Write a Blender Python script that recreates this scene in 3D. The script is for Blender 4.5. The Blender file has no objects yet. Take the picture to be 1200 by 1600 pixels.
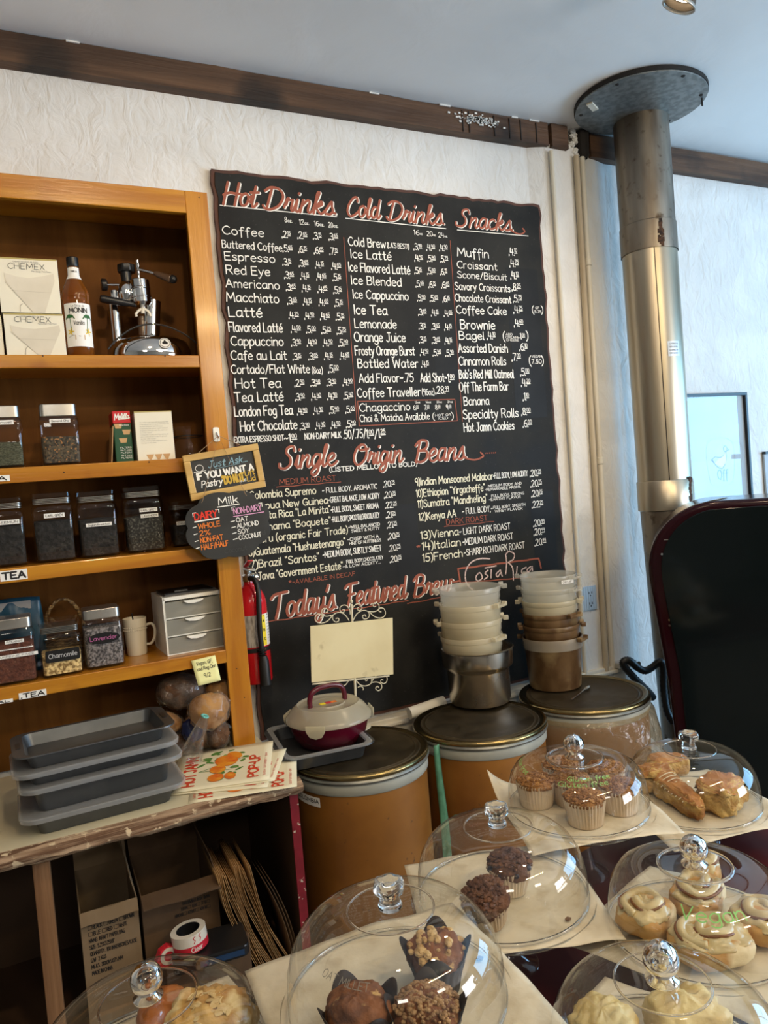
import bpy, bmesh, math, random
from mathutils import Vector, Matrix, noise
R = random.Random(7)
S = bpy.context.scene
COL = S.collection
PI = math.pi
# ---------------------------------------------------------------- camera
FPX, CX, CY = 1150.0, 600.0, 800.0
_dx = Vector((2416, -238, 1150)).normalized()
_dd = Vector((2532, 31260, 1150)); _dd -= _dx * _dd.dot(_dx); _dd.normalize()
_up = -_dd
_dy = _up.cross(_dx)
CAM = Vector((0, -2.5378, 1.55))
cd = bpy.data.cameras.new('camera'); cam = bpy.data.objects.new('camera', cd); COL.objects.link(cam)
right = Vector((_dx[0], _dy[0], _up[0])); down = Vector((_dx[1], _dy[1], _up[1])); fwd = Vector((_dx[2], _dy[2], _up[2]))
m = Matrix((right, -down, -fwd)).transposed().to_4x4(); m.translation = CAM
cam.matrix_world = m
cd.sensor_fit = 'VERTICAL'; cd.sensor_height = 36.0; cd.lens = 36.0 * FPX / 1600.0; cd.clip_start = .02
S.camera = cam
# ---------------------------------------------------------------- world, light, exposure
S.view_settings.view_transform = 'Standard'; S.view_settings.look = 'None'
S.view_settings.gamma = 1; S.view_settings.use_curve_mapping = False
S.view_settings.exposure = -0.30
w = bpy.data.worlds.new('sky'); S.world = w; w.use_nodes = True
bg = w.node_tree.nodes['Background']; bg.inputs[0].default_value = (.62, .80, 1.0, 1); bg.inputs[1].default_value = 1.0
def area(name, loc, aim, sx, sy, power, col):
    l = bpy.data.lights.new(name, 'AREA'); l.shape = 'RECTANGLE'; l.size = sx; l.size_y = sy; l.energy = power; l.color = col
    o = bpy.data.objects.new(name, l); COL.objects.link(o); o.location = loc
    o.rotation_euler = (Vector(aim) - Vector(loc)).to_track_quat('-Z', 'Y').to_euler(); return o
# side window daylight and tube lamp; second window and ceiling panels are added fill
area('window_and_fill_daylight', (5.12, -2.1, 1.55), (2.0, -1.0, 1.4), 2.6, 1.5, 140, (.28, .63, 1.0))
area('window_and_fill_daylight', (5.12, -5.2, 1.55), (.6, -.5, 2.5), 1.9, 1.5, 175, (.96, .96, .98))  # cool fill from an added, unseen second window
area('fill_panel_light', (-.6, -4.6, 2.93), (.3, -.5, 1.6), .6, .6, 26, (1, .93, .82))  # added neutral fill from overhead, behind the camera
area('fill_panel_light', (1.9, -5.0, 2.93), (1.2, -.5, 1.6), .6, .6, 24, (1, .93, .82))
area('tube_light', (1.55, -3.3, 2.84), (1.0, -1.2, .9), 1.2, .035, 26, (1, .76, .40))
# ---------------------------------------------------------------- helpers
def at(x, y, Z=None, Y=None):
    """world point seen at photo pixel (x, y) on the level Z or on the plane Y"""
    r = right * (x - CX) + down * (y - CY) + fwd * FPX
    t = (Z - CAM.z) / r.z if Z is not None else (Y - CAM.y) / r.y
    return CAM + r * t
def c4(c): return (c[0], c[1], c[2], 1)
MATS = {}
def mat(name, c1, c2=None, ns=8, st=(1, 1, 1), rough=.5, metal=0, bump=0, bs=None, bst=None, lo=.4, hi=.6, coat=0, trans=0, ior=1.45,
        emit=None, es=1, dist=0, c3=None, ns3=30, lo3=.55, hi3=.62, spec=.5, sss=0, det=5, r2=None):
    m = bpy.data.materials.new(name); m.use_nodes = True; N = m.node_tree.nodes; L = m.node_tree.links
    b = N['Principled BSDF']
    b.inputs['Base Color'].default_value = c4(c1); b.inputs['Roughness'].default_value = rough; b.inputs['Metallic'].default_value = metal
    b.inputs['Coat Weight'].default_value = coat; b.inputs['Coat Roughness'].default_value = .12
    b.inputs['Transmission Weight'].default_value = trans; b.inputs['IOR'].default_value = ior
    b.inputs['Specular IOR Level'].default_value = spec
    if sss: b.inputs['Subsurface Weight'].default_value = sss; b.inputs['Subsurface Radius'].default_value = (.02, .012, .006); b.inputs['Subsurface Scale'].default_value = .5
    if emit: b.inputs['Emission Color'].default_value = c4(emit); b.inputs['Emission Strength'].default_value = es
    tc = N.new('ShaderNodeTexCoord')
    def nz(scale, stv, detail=5, d=0):
        mp = N.new('ShaderNodeMapping'); mp.inputs['Scale'].default_value = stv; L.new(tc.outputs['Object'], mp.inputs[0])
        n = N.new('ShaderNodeTexNoise'); n.inputs['Scale'].default_value = scale; n.inputs['Detail'].default_value = detail; n.inputs['Distortion'].default_value = d
        L.new(mp.outputs[0], n.inputs[0]); return n
    if c2:
        n = nz(ns, st, det, dist); rp = N.new('ShaderNodeValToRGB'); L.new(n.outputs[0], rp.inputs[0])
        rp.color_ramp.elements[0].position = lo; rp.color_ramp.elements[1].position = hi
        rp.color_ramp.elements[0].color = c4(c1); rp.color_ramp.elements[1].color = c4(c2)
        out = rp.outputs[0]
        if c3:
            n3 = nz(ns3, (1, 1, 1), 3); r3 = N.new('ShaderNodeValToRGB'); L.new(n3.outputs[0], r3.inputs[0])
            r3.color_ramp.elements[0].position = lo3; r3.color_ramp.elements[1].position = hi3
            mx = N.new('ShaderNodeMixRGB'); L.new(r3.outputs[0], mx.inputs[0]); L.new(out, mx.inputs[1]); mx.inputs[2].default_value = c4(c3); out = mx.outputs[0]
        L.new(out, b.inputs['Base Color'])
        if r2 is not None:
            mr = N.new('ShaderNodeMapRange'); L.new(n.outputs[0], mr.inputs[0]); mr.inputs[1].default_value = lo; mr.inputs[2].default_value = hi
            mr.inputs[3].default_value = rough; mr.inputs[4].default_value = r2; L.new(mr.outputs[0], b.inputs['Roughness'])
    if bump:
        n = nz(bs or ns * 4, bst or st, 6, dist); bp = N.new('ShaderNodeBump'); bp.inputs['Strength'].default_value = min(1, bump); bp.inputs['Distance'].default_value = .004 * max(1, bump)
        L.new(n.outputs[0], bp.inputs['Height']); L.new(bp.outputs[0], b.inputs['Normal'])
    MATS[name] = m; return m
def clear(name, tint=(1, 1, 1), ior=1.5, rough=.02, haze=0, hc=(.8, .8, .78), bump=0, bs=40, k=1.0):
    """thin clear sheet: straight-through light plus Fresnel reflection, with an optional milky share"""
    m = bpy.data.materials.new(name); m.use_nodes = True; N = m.node_tree.nodes; L = m.node_tree.links
    N.remove(N['Principled BSDF']); out = N['Material Output']
    t = N.new('ShaderNodeBsdfTransparent'); t.inputs[0].default_value = c4(tint)
    g = N.new('ShaderNodeBsdfGlossy'); g.inputs['Roughness'].default_value = rough
    fr = N.new('ShaderNodeFresnel'); ge = N.new('ShaderNodeNewGeometry'); mr = N.new('ShaderNodeMapRange'); L.new(ge.outputs['Backfacing'], mr.inputs[0]); mr.inputs[3].default_value = ior; mr.inputs[4].default_value = 1 / ior; L.new(mr.outputs[0], fr.inputs[0])
    base = t
    if haze:
        d = N.new('ShaderNodeBsdfDiffuse'); d.inputs[0].default_value = c4(hc); tl = N.new('ShaderNodeBsdfTranslucent'); tl.inputs[0].default_value = c4(hc)
        dm = N.new('ShaderNodeMixShader'); dm.inputs[0].default_value = .45; L.new(d.outputs[0], dm.inputs[1]); L.new(tl.outputs[0], dm.inputs[2])
        hm = N.new('ShaderNodeMixShader'); hm.inputs[0].default_value = haze; L.new(t.outputs[0], hm.inputs[1]); L.new(dm.outputs[0], hm.inputs[2]); base = hm
    mx = N.new('ShaderNodeMixShader'); L.new(fr.outputs[0], mx.inputs[0]); L.new(base.outputs[0], mx.inputs[1]); L.new(g.outputs[0], mx.inputs[2])
    if bump:
        tc = N.new('ShaderNodeTexCoord'); n = N.new('ShaderNodeTexNoise'); n.inputs['Scale'].default_value = bs; n.inputs['Detail'].default_value = 3; n.inputs['Distortion'].default_value = 1.2
        L.new(tc.outputs['Object'], n.inputs[0]); bp = N.new('ShaderNodeBump'); bp.inputs['Strength'].default_value = 1; bp.inputs['Distance'].default_value = bump
        L.new(n.outputs[0], bp.inputs['Height']); L.new(bp.outputs[0], g.inputs['Normal']); L.new(bp.outputs[0], fr.inputs['Normal'])
    L.new(mx.outputs[0], out.inputs[0]); MATS[name] = m; return m
class MB:
    """collects shapes and links them as ONE mesh object"""
    def __init__(s): s.v = []; s.f = []; s.mi = []; s.k = 0
    def add(s, vs, fs):
        o = len(s.v); s.v += [tuple(v) for v in vs]; s.f += [tuple(i + o for i in f) for f in fs]; s.mi += [s.k] * len(fs); return s
    def box(s, x0, x1, y0, y1, z0, z1, M=None):
        vs = [Vector((x, y, z)) for z in (z0, z1) for y in (y0, y1) for x in (x0, x1)]
        if M: vs = [M @ v for v in vs]
        return s.add(vs, [(0, 2, 3, 1), (4, 5, 7, 6), (0, 1, 5, 4), (2, 6, 7, 3), (0, 4, 6, 2), (1, 3, 7, 5)])
    def prism(s, pts, h, M=None):
        """2-D outline (counter-clockwise) in xy raised by h along z"""
        n = len(pts); vs = [Vector((p[0], p[1], 0)) for p in pts] + [Vector((p[0], p[1], h)) for p in pts]
        if M: vs = [M @ v for v in vs]
        return s.add(vs, [tuple(range(n))[::-1], tuple(range(n, 2 * n))] + [(i, (i + 1) % n, n + (i + 1) % n, n + i) for i in range(n)])
    def lathe(s, pr, seg=32, M=None, c0=False, c1=False, rf=None):
        vs = []
        for (r, z) in pr:
            for i in range(seg):
                a = 2 * PI * i / seg; q = r * (rf(a, z) if rf else 1); vs.append(Vector((q * math.cos(a), q * math.sin(a), z)))
        if M: vs = [M @ v for v in vs]
        fs = []
        for j in range(len(pr) - 1):
            for i in range(seg):
                k = (i + 1) % seg; fs.append((j * seg + i, j * seg + k, (j + 1) * seg + k, (j + 1) * seg + i))
        if c0: fs.append(tuple(range(seg))[::-1])
        if c1: fs.append(tuple((len(pr) - 1) * seg + i for i in range(seg)))
        return s.add(vs, fs)
    def tube(s, pts, r, seg=8, closed=False, caps=True):
        pts = [Vector(p) for p in pts]; n = len(pts); vs = []; ref = None
        for i, p in enumerate(pts):
            a = pts[(i - 1) % n] if (i or closed) else p; b = pts[(i + 1) % n] if (i < n - 1 or closed) else p
            t = (b - a); t = t.normalized() if t.length > 1e-9 else Vector((0, 0, 1))
            if ref is None: ref = t.orthogonal().normalized()
            ref = (ref - t * ref.dot(t)); ref = ref.normalized() if ref.length > 1e-6 else t.orthogonal().normalized()
            bi = t.cross(ref); rr = r[i] if isinstance(r, (list, tuple)) else r
            vs += [p + (ref * math.cos(2 * PI * k / seg) + bi * math.sin(2 * PI * k / seg)) * rr for k in range(seg)]
        fs = []
        for j in range(n if closed else n - 1):
            jj = (j + 1) % n
            fs += [(j * seg + k, j * seg + (k + 1) % seg, jj * seg + (k + 1) % seg, jj * seg + k) for k in range(seg)]
        if caps and not closed: fs += [tuple(range(seg))[::-1], tuple((n - 1) * seg + k for k in range(seg))]
        return s.add(vs, fs)
    def grid(s, nx, ny, fn):
        vs = [fn(i / nx, j / ny) for j in range(ny + 1) for i in range(nx + 1)]
        return s.add(vs, [(j * (nx + 1) + i, j * (nx + 1) + i + 1, (j + 1) * (nx + 1) + i + 1, (j + 1) * (nx + 1) + i) for j in range(ny) for i in range(nx)])
    def blob(s, c, rx, ry, rz, amp=.0, fq=30, seg=24, rings=14, M=None, seed=0, flat=None, oct=4, pw=1.0):
        vs = []
        for j in range(rings + 1):
            th = PI * j / rings
            for i in range(seg):
                a = 2 * PI * i / seg
                d = Vector((math.sin(th) * math.cos(a), math.sin(th) * math.sin(a), math.cos(th)))
                d = Vector([math.copysign(abs(q) ** pw, q) for q in d])
                p = Vector((d.x * rx, d.y * ry, d.z * rz))
                if amp: p += d.normalized() * amp * noise.fractal((p + Vector((seed * 3.1, seed, 0))) * fq, .6, 2.0, oct)
                if flat is not None and p.z < flat: p.z = flat
                vs.append(p + Vector(c))
        if M: vs = [M @ v for v in vs]
        fs = [((j) * seg + i, (j + 1) * seg + i, (j + 1) * seg + (i + 1) % seg, j * seg + (i + 1) % seg) for j in range(rings) for i in range(seg)]
        return s.add(vs, fs)
    def build(s, name, mt, parent=None, loc=None, rot=None, smooth=None, bev=0, seg=2, solid=0, sub=0, label=None, kind=None):
        me = bpy.data.meshes.new(name); me.from_pydata(s.v, [], s.f); me.validate(); 
        ms = mt if isinstance(mt, (list, tuple)) else [mt]
        for q in ms: me.materials.append(MATS[q] if isinstance(q, str) else q)
        if len(ms) > 1:
            for p, k in zip(me.polygons, s.mi): p.material_index = k
        bm = bmesh.new(); bm.from_mesh(me); bmesh.ops.remove_doubles(bm, verts=bm.verts, dist=1e-6); bmesh.ops.recalc_face_normals(bm, faces=bm.faces); bm.to_mesh(me); bm.free()
        if smooth:
            for p in me.polygons: p.use_smooth = True
            if smooth is not True: me.set_sharp_from_angle(angle=math.radians(smooth))
        o = bpy.data.objects.new(name, me); COL.objects.link(o)
        if parent: o.parent = parent
        if loc is not None: o.location = loc
        if rot is not None: o.rotation_euler = rot
        if solid: q = o.modifiers.new('thickness', 'SOLIDIFY'); q.thickness = solid; q.offset = 0
        if bev: q = o.modifiers.new('bevel', 'BEVEL'); q.width = bev; q.segments = seg; q.limit_method = 'ANGLE'; q.angle_limit = .6
        if sub: q = o.modifiers.new('subdivision', 'SUBSURF'); q.levels = sub; q.render_levels = sub
        if label: o['label'] = label
        if kind: o['kind'] = kind
        return o
def tag(o, label, cat, group=None, kind=None):
    o['label'] = label; o['category'] = cat
    if group: o['group'] = group
    if kind: o['kind'] = kind
    return o
def thing(name, label, cat, loc=(0, 0, 0), rz=0, group=None):
    o = bpy.data.objects.new(name, None); COL.objects.link(o); o.empty_display_size = .05; o.location = loc; o.rotation_euler = (0, 0, rz)
    return tag(o, label, cat, group)
def copy_tree(o, parent=None):
    c = o.copy(); COL.objects.link(c)
    if parent: c.parent = parent
    for ch in list(o.children): copy_tree(ch, c)
    return c
def struct(o, cat=None): o['kind'] = 'structure'; return o
def T(x=0, y=0, z=0): return Matrix.Translation((x, y, z))
def RX(a): return Matrix.Rotation(a, 4, 'X')
def RY(a): return Matrix.Rotation(a, 4, 'Y')
def RZ(a): return Matrix.Rotation(a, 4, 'Z')
def rrect(w, h, r, n=5, cx=0, cy=0):
    p = []
    for (sx, sy, a0) in ((1, -1, -90), (1, 1, 0), (-1, 1, 90), (-1, -1, 180)):
        for k in range(n + 1):
            a = math.radians(a0 + 90 * k / n); p.append((cx + sx * (w / 2 - r) + r * math.cos(a), cy + sy * (h / 2 - r) + r * math.sin(a)))
    return p
def arc(cx, cy, r, a0, a1, n=16): return [(cx + r * math.cos(math.radians(a0 + (a1 - a0) * k / n)), cy + r * math.sin(math.radians(a0 + (a1 - a0) * k / n))) for k in range(n + 1)]
# ---------------------------------------------------------------- lettering: a single-stroke hand lettering
G = {}
def _g(s):
    for ln in s.strip().split('\n'):
        ch, wd, st = ln.split(' ', 2); G[ch] = (float(wd), st)
_g('''A 6.5 0,0 3.2,10 6.5,0|1.1,3.6 5.4,3.6
B 5.5 0,0 0,10|~0,10 3.5,9.8 4.7,7.8 3,5.4 0,5.2|~0,5.2 4,5 5.4,2.7 3.6,.2 0,0
C 6 ~6,8.7 3.8,10 1.2,8.3 0,5 1.2,1.5 3.6,0 6,1.3
D 6 0,0 0,10|~0,10 3.6,9.4 6,5.2 3.8,.8 0,0
E 5 5,10 0,10 0,0 5,0|0,5.2 4.2,5.2
F 5 5,10 0,10 0,0|0,5.2 4,5.2
G 6.2 ~6,8.8 3.8,10 1.2,8.3 0,5 1.2,1.3 3.6,0 6,1.8|6.1,0 6,4.6 3.6,4.6
H 6 0,0 0,10|6,0 6,10|0,5.2 6,5.2
I .4 .2,0 .2,10
J 5 ~3.6,10 3.6,3 2.8,.5 1.4,0 0,1.6|1.6,10 5.4,10
K 5.6 0,0 0,10|5.3,10 0,4.2|1.8,6 5.6,0
L 4.6 0,10 0,0 4.6,0
M 8 0,0 .8,10 4,3 7.2,10 8,0
N 6 0,0 0,10 6,0 6,10
O 6.8 ~3.4,10 .9,8.4 0,5 .9,1.6 3.4,0 5.9,1.6 6.8,5 5.9,8.4 3.4,10
P 5.4 0,0 0,10|~0,10 4,9.8 5.4,7.4 3.6,5 0,4.7
Q 6.8 ~3.4,10 .9,8.4 0,5 .9,1.6 3.4,0 5.9,1.6 6.8,5 5.9,8.4 3.4,10|4.4,2.4 7,-.6
R 5.8 0,0 0,10|~0,10 4,9.8 5.3,7.5 3.6,5.2 0,4.9|2.6,5 5.8,0
S 5.4 ~5.2,8.8 3.2,10 .9,9.2 .5,7 2.8,5.3 5,3.6 5,1.2 2.8,0 0,1.3
T 6.2 0,10 6.2,10|3.1,10 3.1,0
U 6 ~0,10 0,3 1,.6 3,0 5,.6 6,3 6,10
V 6 0,10 3,0 6,10
W 9 0,10 2.1,0 4.5,8.5 6.9,0 9,10
X 5.8 0,10 5.8,0|5.6,10 0,0
Y 5.8 0,10 2.9,5|5.8,10 2.9,5 2.9,0
Z 5.6 0,10 5.6,10 0,0 5.6,0
a 4.7 ~4.6,6.2 2.4,6.6 .6,5.4 0,3 .8,.6 2.2,.1 4,1.5 4.6,4.5|~4.6,6.2 4.5,1.2 5.3,.1
b 4.6 0,10 0,.2|~0,4.6 2.2,6.5 4.2,5.2 4.6,3.2 3.8,.9 1.8,0 0,.8
c 4.2 ~4.2,5.6 2.6,6.6 .7,5.4 0,3.2 .8,.9 2.6,0 4.2,1
d 4.7 4.6,10 4.6,0|~4.6,4.8 2.6,6.5 .7,5.2 0,3.2 .8,.8 2.4,0 4.6,1.8
e 4.4 ~.2,3.4 4.3,3.8 3.8,5.7 2.3,6.5 .7,5.4 0,3.2 .8,.8 2.6,0 4.3,1
f 3.6 ~4.2,9.2 3,10 1.8,9 1.6,6.5 1.6,-2.4|0,5.8 3.4,6
g 4.7 ~4.6,5.4 2.6,6.6 .7,5.4 0,3.4 .8,1 2.4,.3 4.2,1.8 4.6,5|~4.6,6.4 4.7,-1 3.6,-2.8 1.8,-3 .3,-2
h 4.4 0,10 0,0|~0,4.4 1.8,6.4 3.6,6 4.3,4 4.3,0
i .4 .2,6.4 .2,0|.2,8.8 .2,9.2
j 2 ~1.8,6.4 1.8,-1 1,-2.8 -.6,-2.6|1.8,8.8 1.8,9.2
k 4.3 0,10 0,0|4,6.4 0,2.6|1.4,3.9 4.3,0
l .8 ~.1,10 .1,1 .9,0
m 7.4 0,6.4 0,0|~0,4.4 1.6,6.4 3.2,5.6 3.6,4 3.6,0|~3.6,4.4 5.2,6.4 6.8,5.6 7.3,4 7.3,0
n 4.4 0,6.4 0,0|~0,4.4 1.8,6.4 3.6,5.9 4.3,4 4.3,0
o 4.8 ~2.4,6.6 .6,5.4 0,3.3 .6,1.1 2.4,0 4.2,1.1 4.8,3.3 4.2,5.4 2.4,6.6
p 4.6 0,6.4 0,-3.4|~0,4.6 2.2,6.5 4.2,5.2 4.6,3.2 3.8,.9 1.8,0 0,1
q 4.7 4.6,6.4 4.6,-3.2|~4.6,4.8 2.6,6.5 .7,5.2 0,3.2 .8,.8 2.4,0 4.6,1.8
r 3.2 0,6.4 0,0|~0,4 1.2,6.2 3.2,6.2
s 3.8 ~3.7,5.6 2.2,6.6 .5,5.6 .9,4 3,3 3.7,1.5 2.4,.1 0,.8
t 3.4 1.6,9.2 1.6,1.2|~1.6,1.2 2.2,.1 3.6,.6|0,6.2 3.4,6.3
u 4.4 ~0,6.4 .1,2 1,.2 2.6,.1 4.3,2|4.3,6.4 4.4,0
v 4.4 0,6.4 2.2,0 4.4,6.4
w 6.6 0,6.4 1.6,0 3.3,5.4 5,0 6.6,6.4
x 4.2 0,6.4 4.2,0|4.1,6.4 0,0
y 4.4 0,6.4 2.3,.4|~4.5,6.4 2.3,.2 .9,-3 -.4,-3
z 4 0,6.4 4,6.4 0,0 4.1,0
0 5 ~2.5,10 .6,8.4 0,5 .6,1.6 2.5,0 4.4,1.6 5,5 4.4,8.4 2.5,10
1 1.6 0,8.6 1.4,10 1.4,0
2 5 ~.2,8.2 1.6,9.9 3.8,9.7 4.6,7.6 3.4,4.8 0,0|0,0 5,0
3 4.8 ~.3,9 2.4,10 4.4,8.6 4,6.2 1.8,5.4|~1.8,5.4 4.6,4.6 4.7,1.6 2.6,0 0,1.1
4 5.2 .8,10 0,4 5.2,4|3.9,8.4 3.9,0
5 4.8 4.6,10 .8,10 .4,5.6|~.4,5.6 3,6.2 4.8,3.8 3.9,.8 1.8,0 0,1
6 4.8 ~4.2,9.6 1.6,8.4 .2,5 .2,2 2.2,0 4.4,1 4.7,3.6 3.2,5.6 .4,4
7 4.6 0,10 4.6,10 1.4,0
8 4.8 ~2.4,10 .5,8.4 1,6.2 3.8,4.4 4.6,1.8 2.4,0 .2,1.8 1,4.4 3.8,6.4 4.3,8.4 2.4,10
9 4.8 ~4.5,7 2.6,4.8 .5,6 .4,8.6 2.4,10 4.4,9 4.6,6 4.2,0
. .5 .1,0 .5,.3
, .8 .8,.6 0,-1.6
: .5 .1,.6 .4,.9|.1,5 .4,5.3
- 3 0,4.4 3,4.4
~ 4 ~0,4 1.2,5.2 2.6,4 4,5.2
( 1.8 ~1.8,11 .3,8 0,4.6 .4,1 1.8,-1.8
) 1.8 ~0,11 1.5,8 1.8,4.6 1.4,1 0,-1.8
/ 4 0,-1 4,10.6
" 1.8 0,10.4 .1,8.6|1.6,10.4 1.7,8.6
' .5 .2,10.6 .1,8.8
! .5 .2,10 .2,3|.1,0 .4,.3
& 6 ~6,0 1,7.6 2.4,10 3.8,8 .4,3.4 .2,1.2 2,0 5.4,3.6
% 7 6,10 1,0|~1.4,10 0,8.4 1.4,6.8 2.8,8.4 1.4,10|~5.6,3.2 4.2,1.6 5.6,0 7,1.6 5.6,3.2
é 4.4 ~.2,3.4 4.3,3.8 3.8,5.7 2.3,6.5 .7,5.4 0,3.2 .8,.8 2.6,0 4.3,1|2,8 3.6,9.6
* 5 2.5,10 .9,4.6 5,8 0,8 4.1,4.6 2.5,10
[ 5 0,10 5,10 5,0 0,0 0,10''')
SG = {}   # joined brush lettering for the headings
for ln in '''H 8 .4,0 1.8,10.4|7.2,10.4 5.8,0|~.2,4.4 3,5.6 6.6,5.4 8.2,5.6
D 8 2.4,9.6 1,.4|~-.4,8.4 2,10.2 5.6,9.6 7.4,6.4 5.8,2 2.4,0 .2,.4 -.6,1.6
C 6.8 ~6,8 5.4,10.2 3.2,9.6 .8,6 .2,2.4 1.8,.1 4.2,.6 6.8,2.8
S 7 ~6.4,8.2 5.6,10.4 3,9.8 2.6,7.4 4.6,5 4.8,2 2.6,0 -.2,.6 -.6,2.4
O 8 ~3.8,10 1.4,8 .2,4 1.4,.6 4,.4 6.6,3.2 7,7 5.4,9.8 3,9.4 3.4,7.4 8,7.8
B 7 1.8,10 .6,0|~-.4,8 2,10.4 5.4,9.8 5.2,6.6 2,5.4|~2,5.4 5.8,5 5.8,1.6 3,-.1 .2,.8
T 7.4 ~-1,8.2 1,9.8 7.4,10.4|~3.6,10 3,4 2,0
F 6.6 ~-1,8.4 1.2,10 6.8,10.4|~2.8,10 2.4,4 1.2,0|1.6,5 5.2,5.6
a 5.2 ~4,5.6 2,6 .4,3.6 .6,.8 2.2,.4 3.8,3 4.2,5.8|~4.2,5.8 3.8,1 4.6,.1 6,1.8
b 5 0,0 5,0
c 4.6 ~3.8,5 2.8,6 .8,4.8 .2,2 1.4,.2 3.4,.4 5.2,2
d 5.4 ~4,5.4 2,6 .4,3.6 .6,.8 2.2,.4 3.8,3 5,10|~5,10 4,1.2 4.8,.1 6,1.8
e 4.4 ~.4,2.4 3,3.6 3.4,5.4 2,6 .4,4 .4,1.4 2,0 3.6,.6 5,2
g 5 ~4,5.4 2,6 .4,3.6 .6,.8 2.2,.4 3.8,3|~4.2,5.8 3.6,-1.6 2,-4 .4,-3.4 .8,-1.6 5.6,1.8
i 2.4 ~0,1.6 1.2,5.8|~1.2,5.8 .8,1.2 1.6,.1 3,1.8|1.5,8.4 1.7,8.8
k 5 ~0,2 2,9 2,10.2 1.2,9 .4,0|~.6,2.8 3.2,5.8 3.6,4.4 1,2.8|~1.2,2.8 3,.4 4,.2 5.2,1.6
l 2.6 ~0,2 2,8.6 2,10.4 1.1,9 .6,1.4 1.4,0 3,1.8
n 5.4 1,5.8 .2,0|~.5,2.8 2.8,5.8 3.9,5 3.4,1.4 4.2,.1 5.8,1.8
o 4.8 ~2.6,6 .8,5 .2,2.4 1.2,.3 3,.8 4,3.4 3.4,5.6 2.4,5.8|~3.8,5 4.6,4.4 5.4,4.8
r 4 ~0,1.6 1,5.6|~.8,3 1.4,6 2,5.2 3.4,5.4|~3.4,5.4 3,1.4 3.6,.2 4.8,1.8
s 4.4 ~0,1.2 2.6,6.2 3,4 3.6,1.8 2.4,.2 .6,.4|3.6,1.2 4.8,.8
t 3.2 ~0,2 2,8 2.2,9.6|~2.2,9.6 1,1.4 1.8,0 3.4,1.8|-.2,6.6 3.8,7
u 5.2 ~0,1.6 1,5.8|~1,5.8 .6,1.2 1.8,.1 3.6,2.6 4.4,5.8|~4.4,5.8 4,1 4.8,.1 6,1.8
w 7 ~0,1.6 1,5.8|~1,5.8 .6,1 1.8,.2 3.2,2.6 3.6,5.8|~3.6,5.8 3.2,1 4.4,.2 6,2.6 6.2,5.8 7.6,5.4
y 5 ~0,1.6 1,5.8|~1,5.8 .6,1.2 1.8,.2 3.6,2.6|~4.4,5.8 3.6,-1.4 2,-4 .4,-3.4 1,-1.4 5.4,1.8
' 1.4 1.4,10.6 .6,8.2
A 6.6 0,0 4,10.4 5.6,0|1.4,3.8 6.6,4.2
J 5.4 ~1,9.6 5.6,10.2|~3.8,10 3.4,2 1.6,-2 -.4,-1
. 1.6 .2,.1 .6,.4'''.split('\n'):
    ch, wd, st = ln.split(' ', 2); SG[ch] = (float(wd), st)
def _cr(p, n=4):
    o = []
    closed = (Vector(p[0]) - Vector(p[-1])).length < 1e-6 and len(p) > 3
    for i in range(len(p) - 1):
        a = p[i - 1] if i else (p[-2] if closed else p[0]); b = p[i]; c = p[i + 1]; d = p[i + 2] if i + 2 < len(p) else (p[1] if closed else p[-1])
        for k in range(n):
            t = k / n; q = []
            for e in (0, 1): q.append(.5 * (2 * b[e] + (c[e] - a[e]) * t + (2 * a[e] - 5 * b[e] + 4 * c[e] - d[e]) * t * t + (3 * b[e] - a[e] - 3 * c[e] + d[e]) * t ** 3))
            o.append(tuple(q))
    o.append(p[-1]); return o
def strokes(txt, font=None, gap=1.7, sp=3.6):
    """-> (list of polylines, total width); units: cap height 10"""
    F = font or G; x = 0; out = []; first = True
    for ch in txt:
        if ch == ' ': x += sp; continue
        wd, st = F[ch] if ch in F else G[ch if ch in G else '-']
        for part in st.split('|'):
            sm = part[0] == '~' and ',' in part
            pts = [tuple(float(q) for q in t.split(',')) for t in part.lstrip('~').split()]
            if sm: pts = _cr(pts)
            out.append([(px + x, py) for px, py in pts])
        x += wd + gap
    return out, max(1, x - gap)
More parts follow.
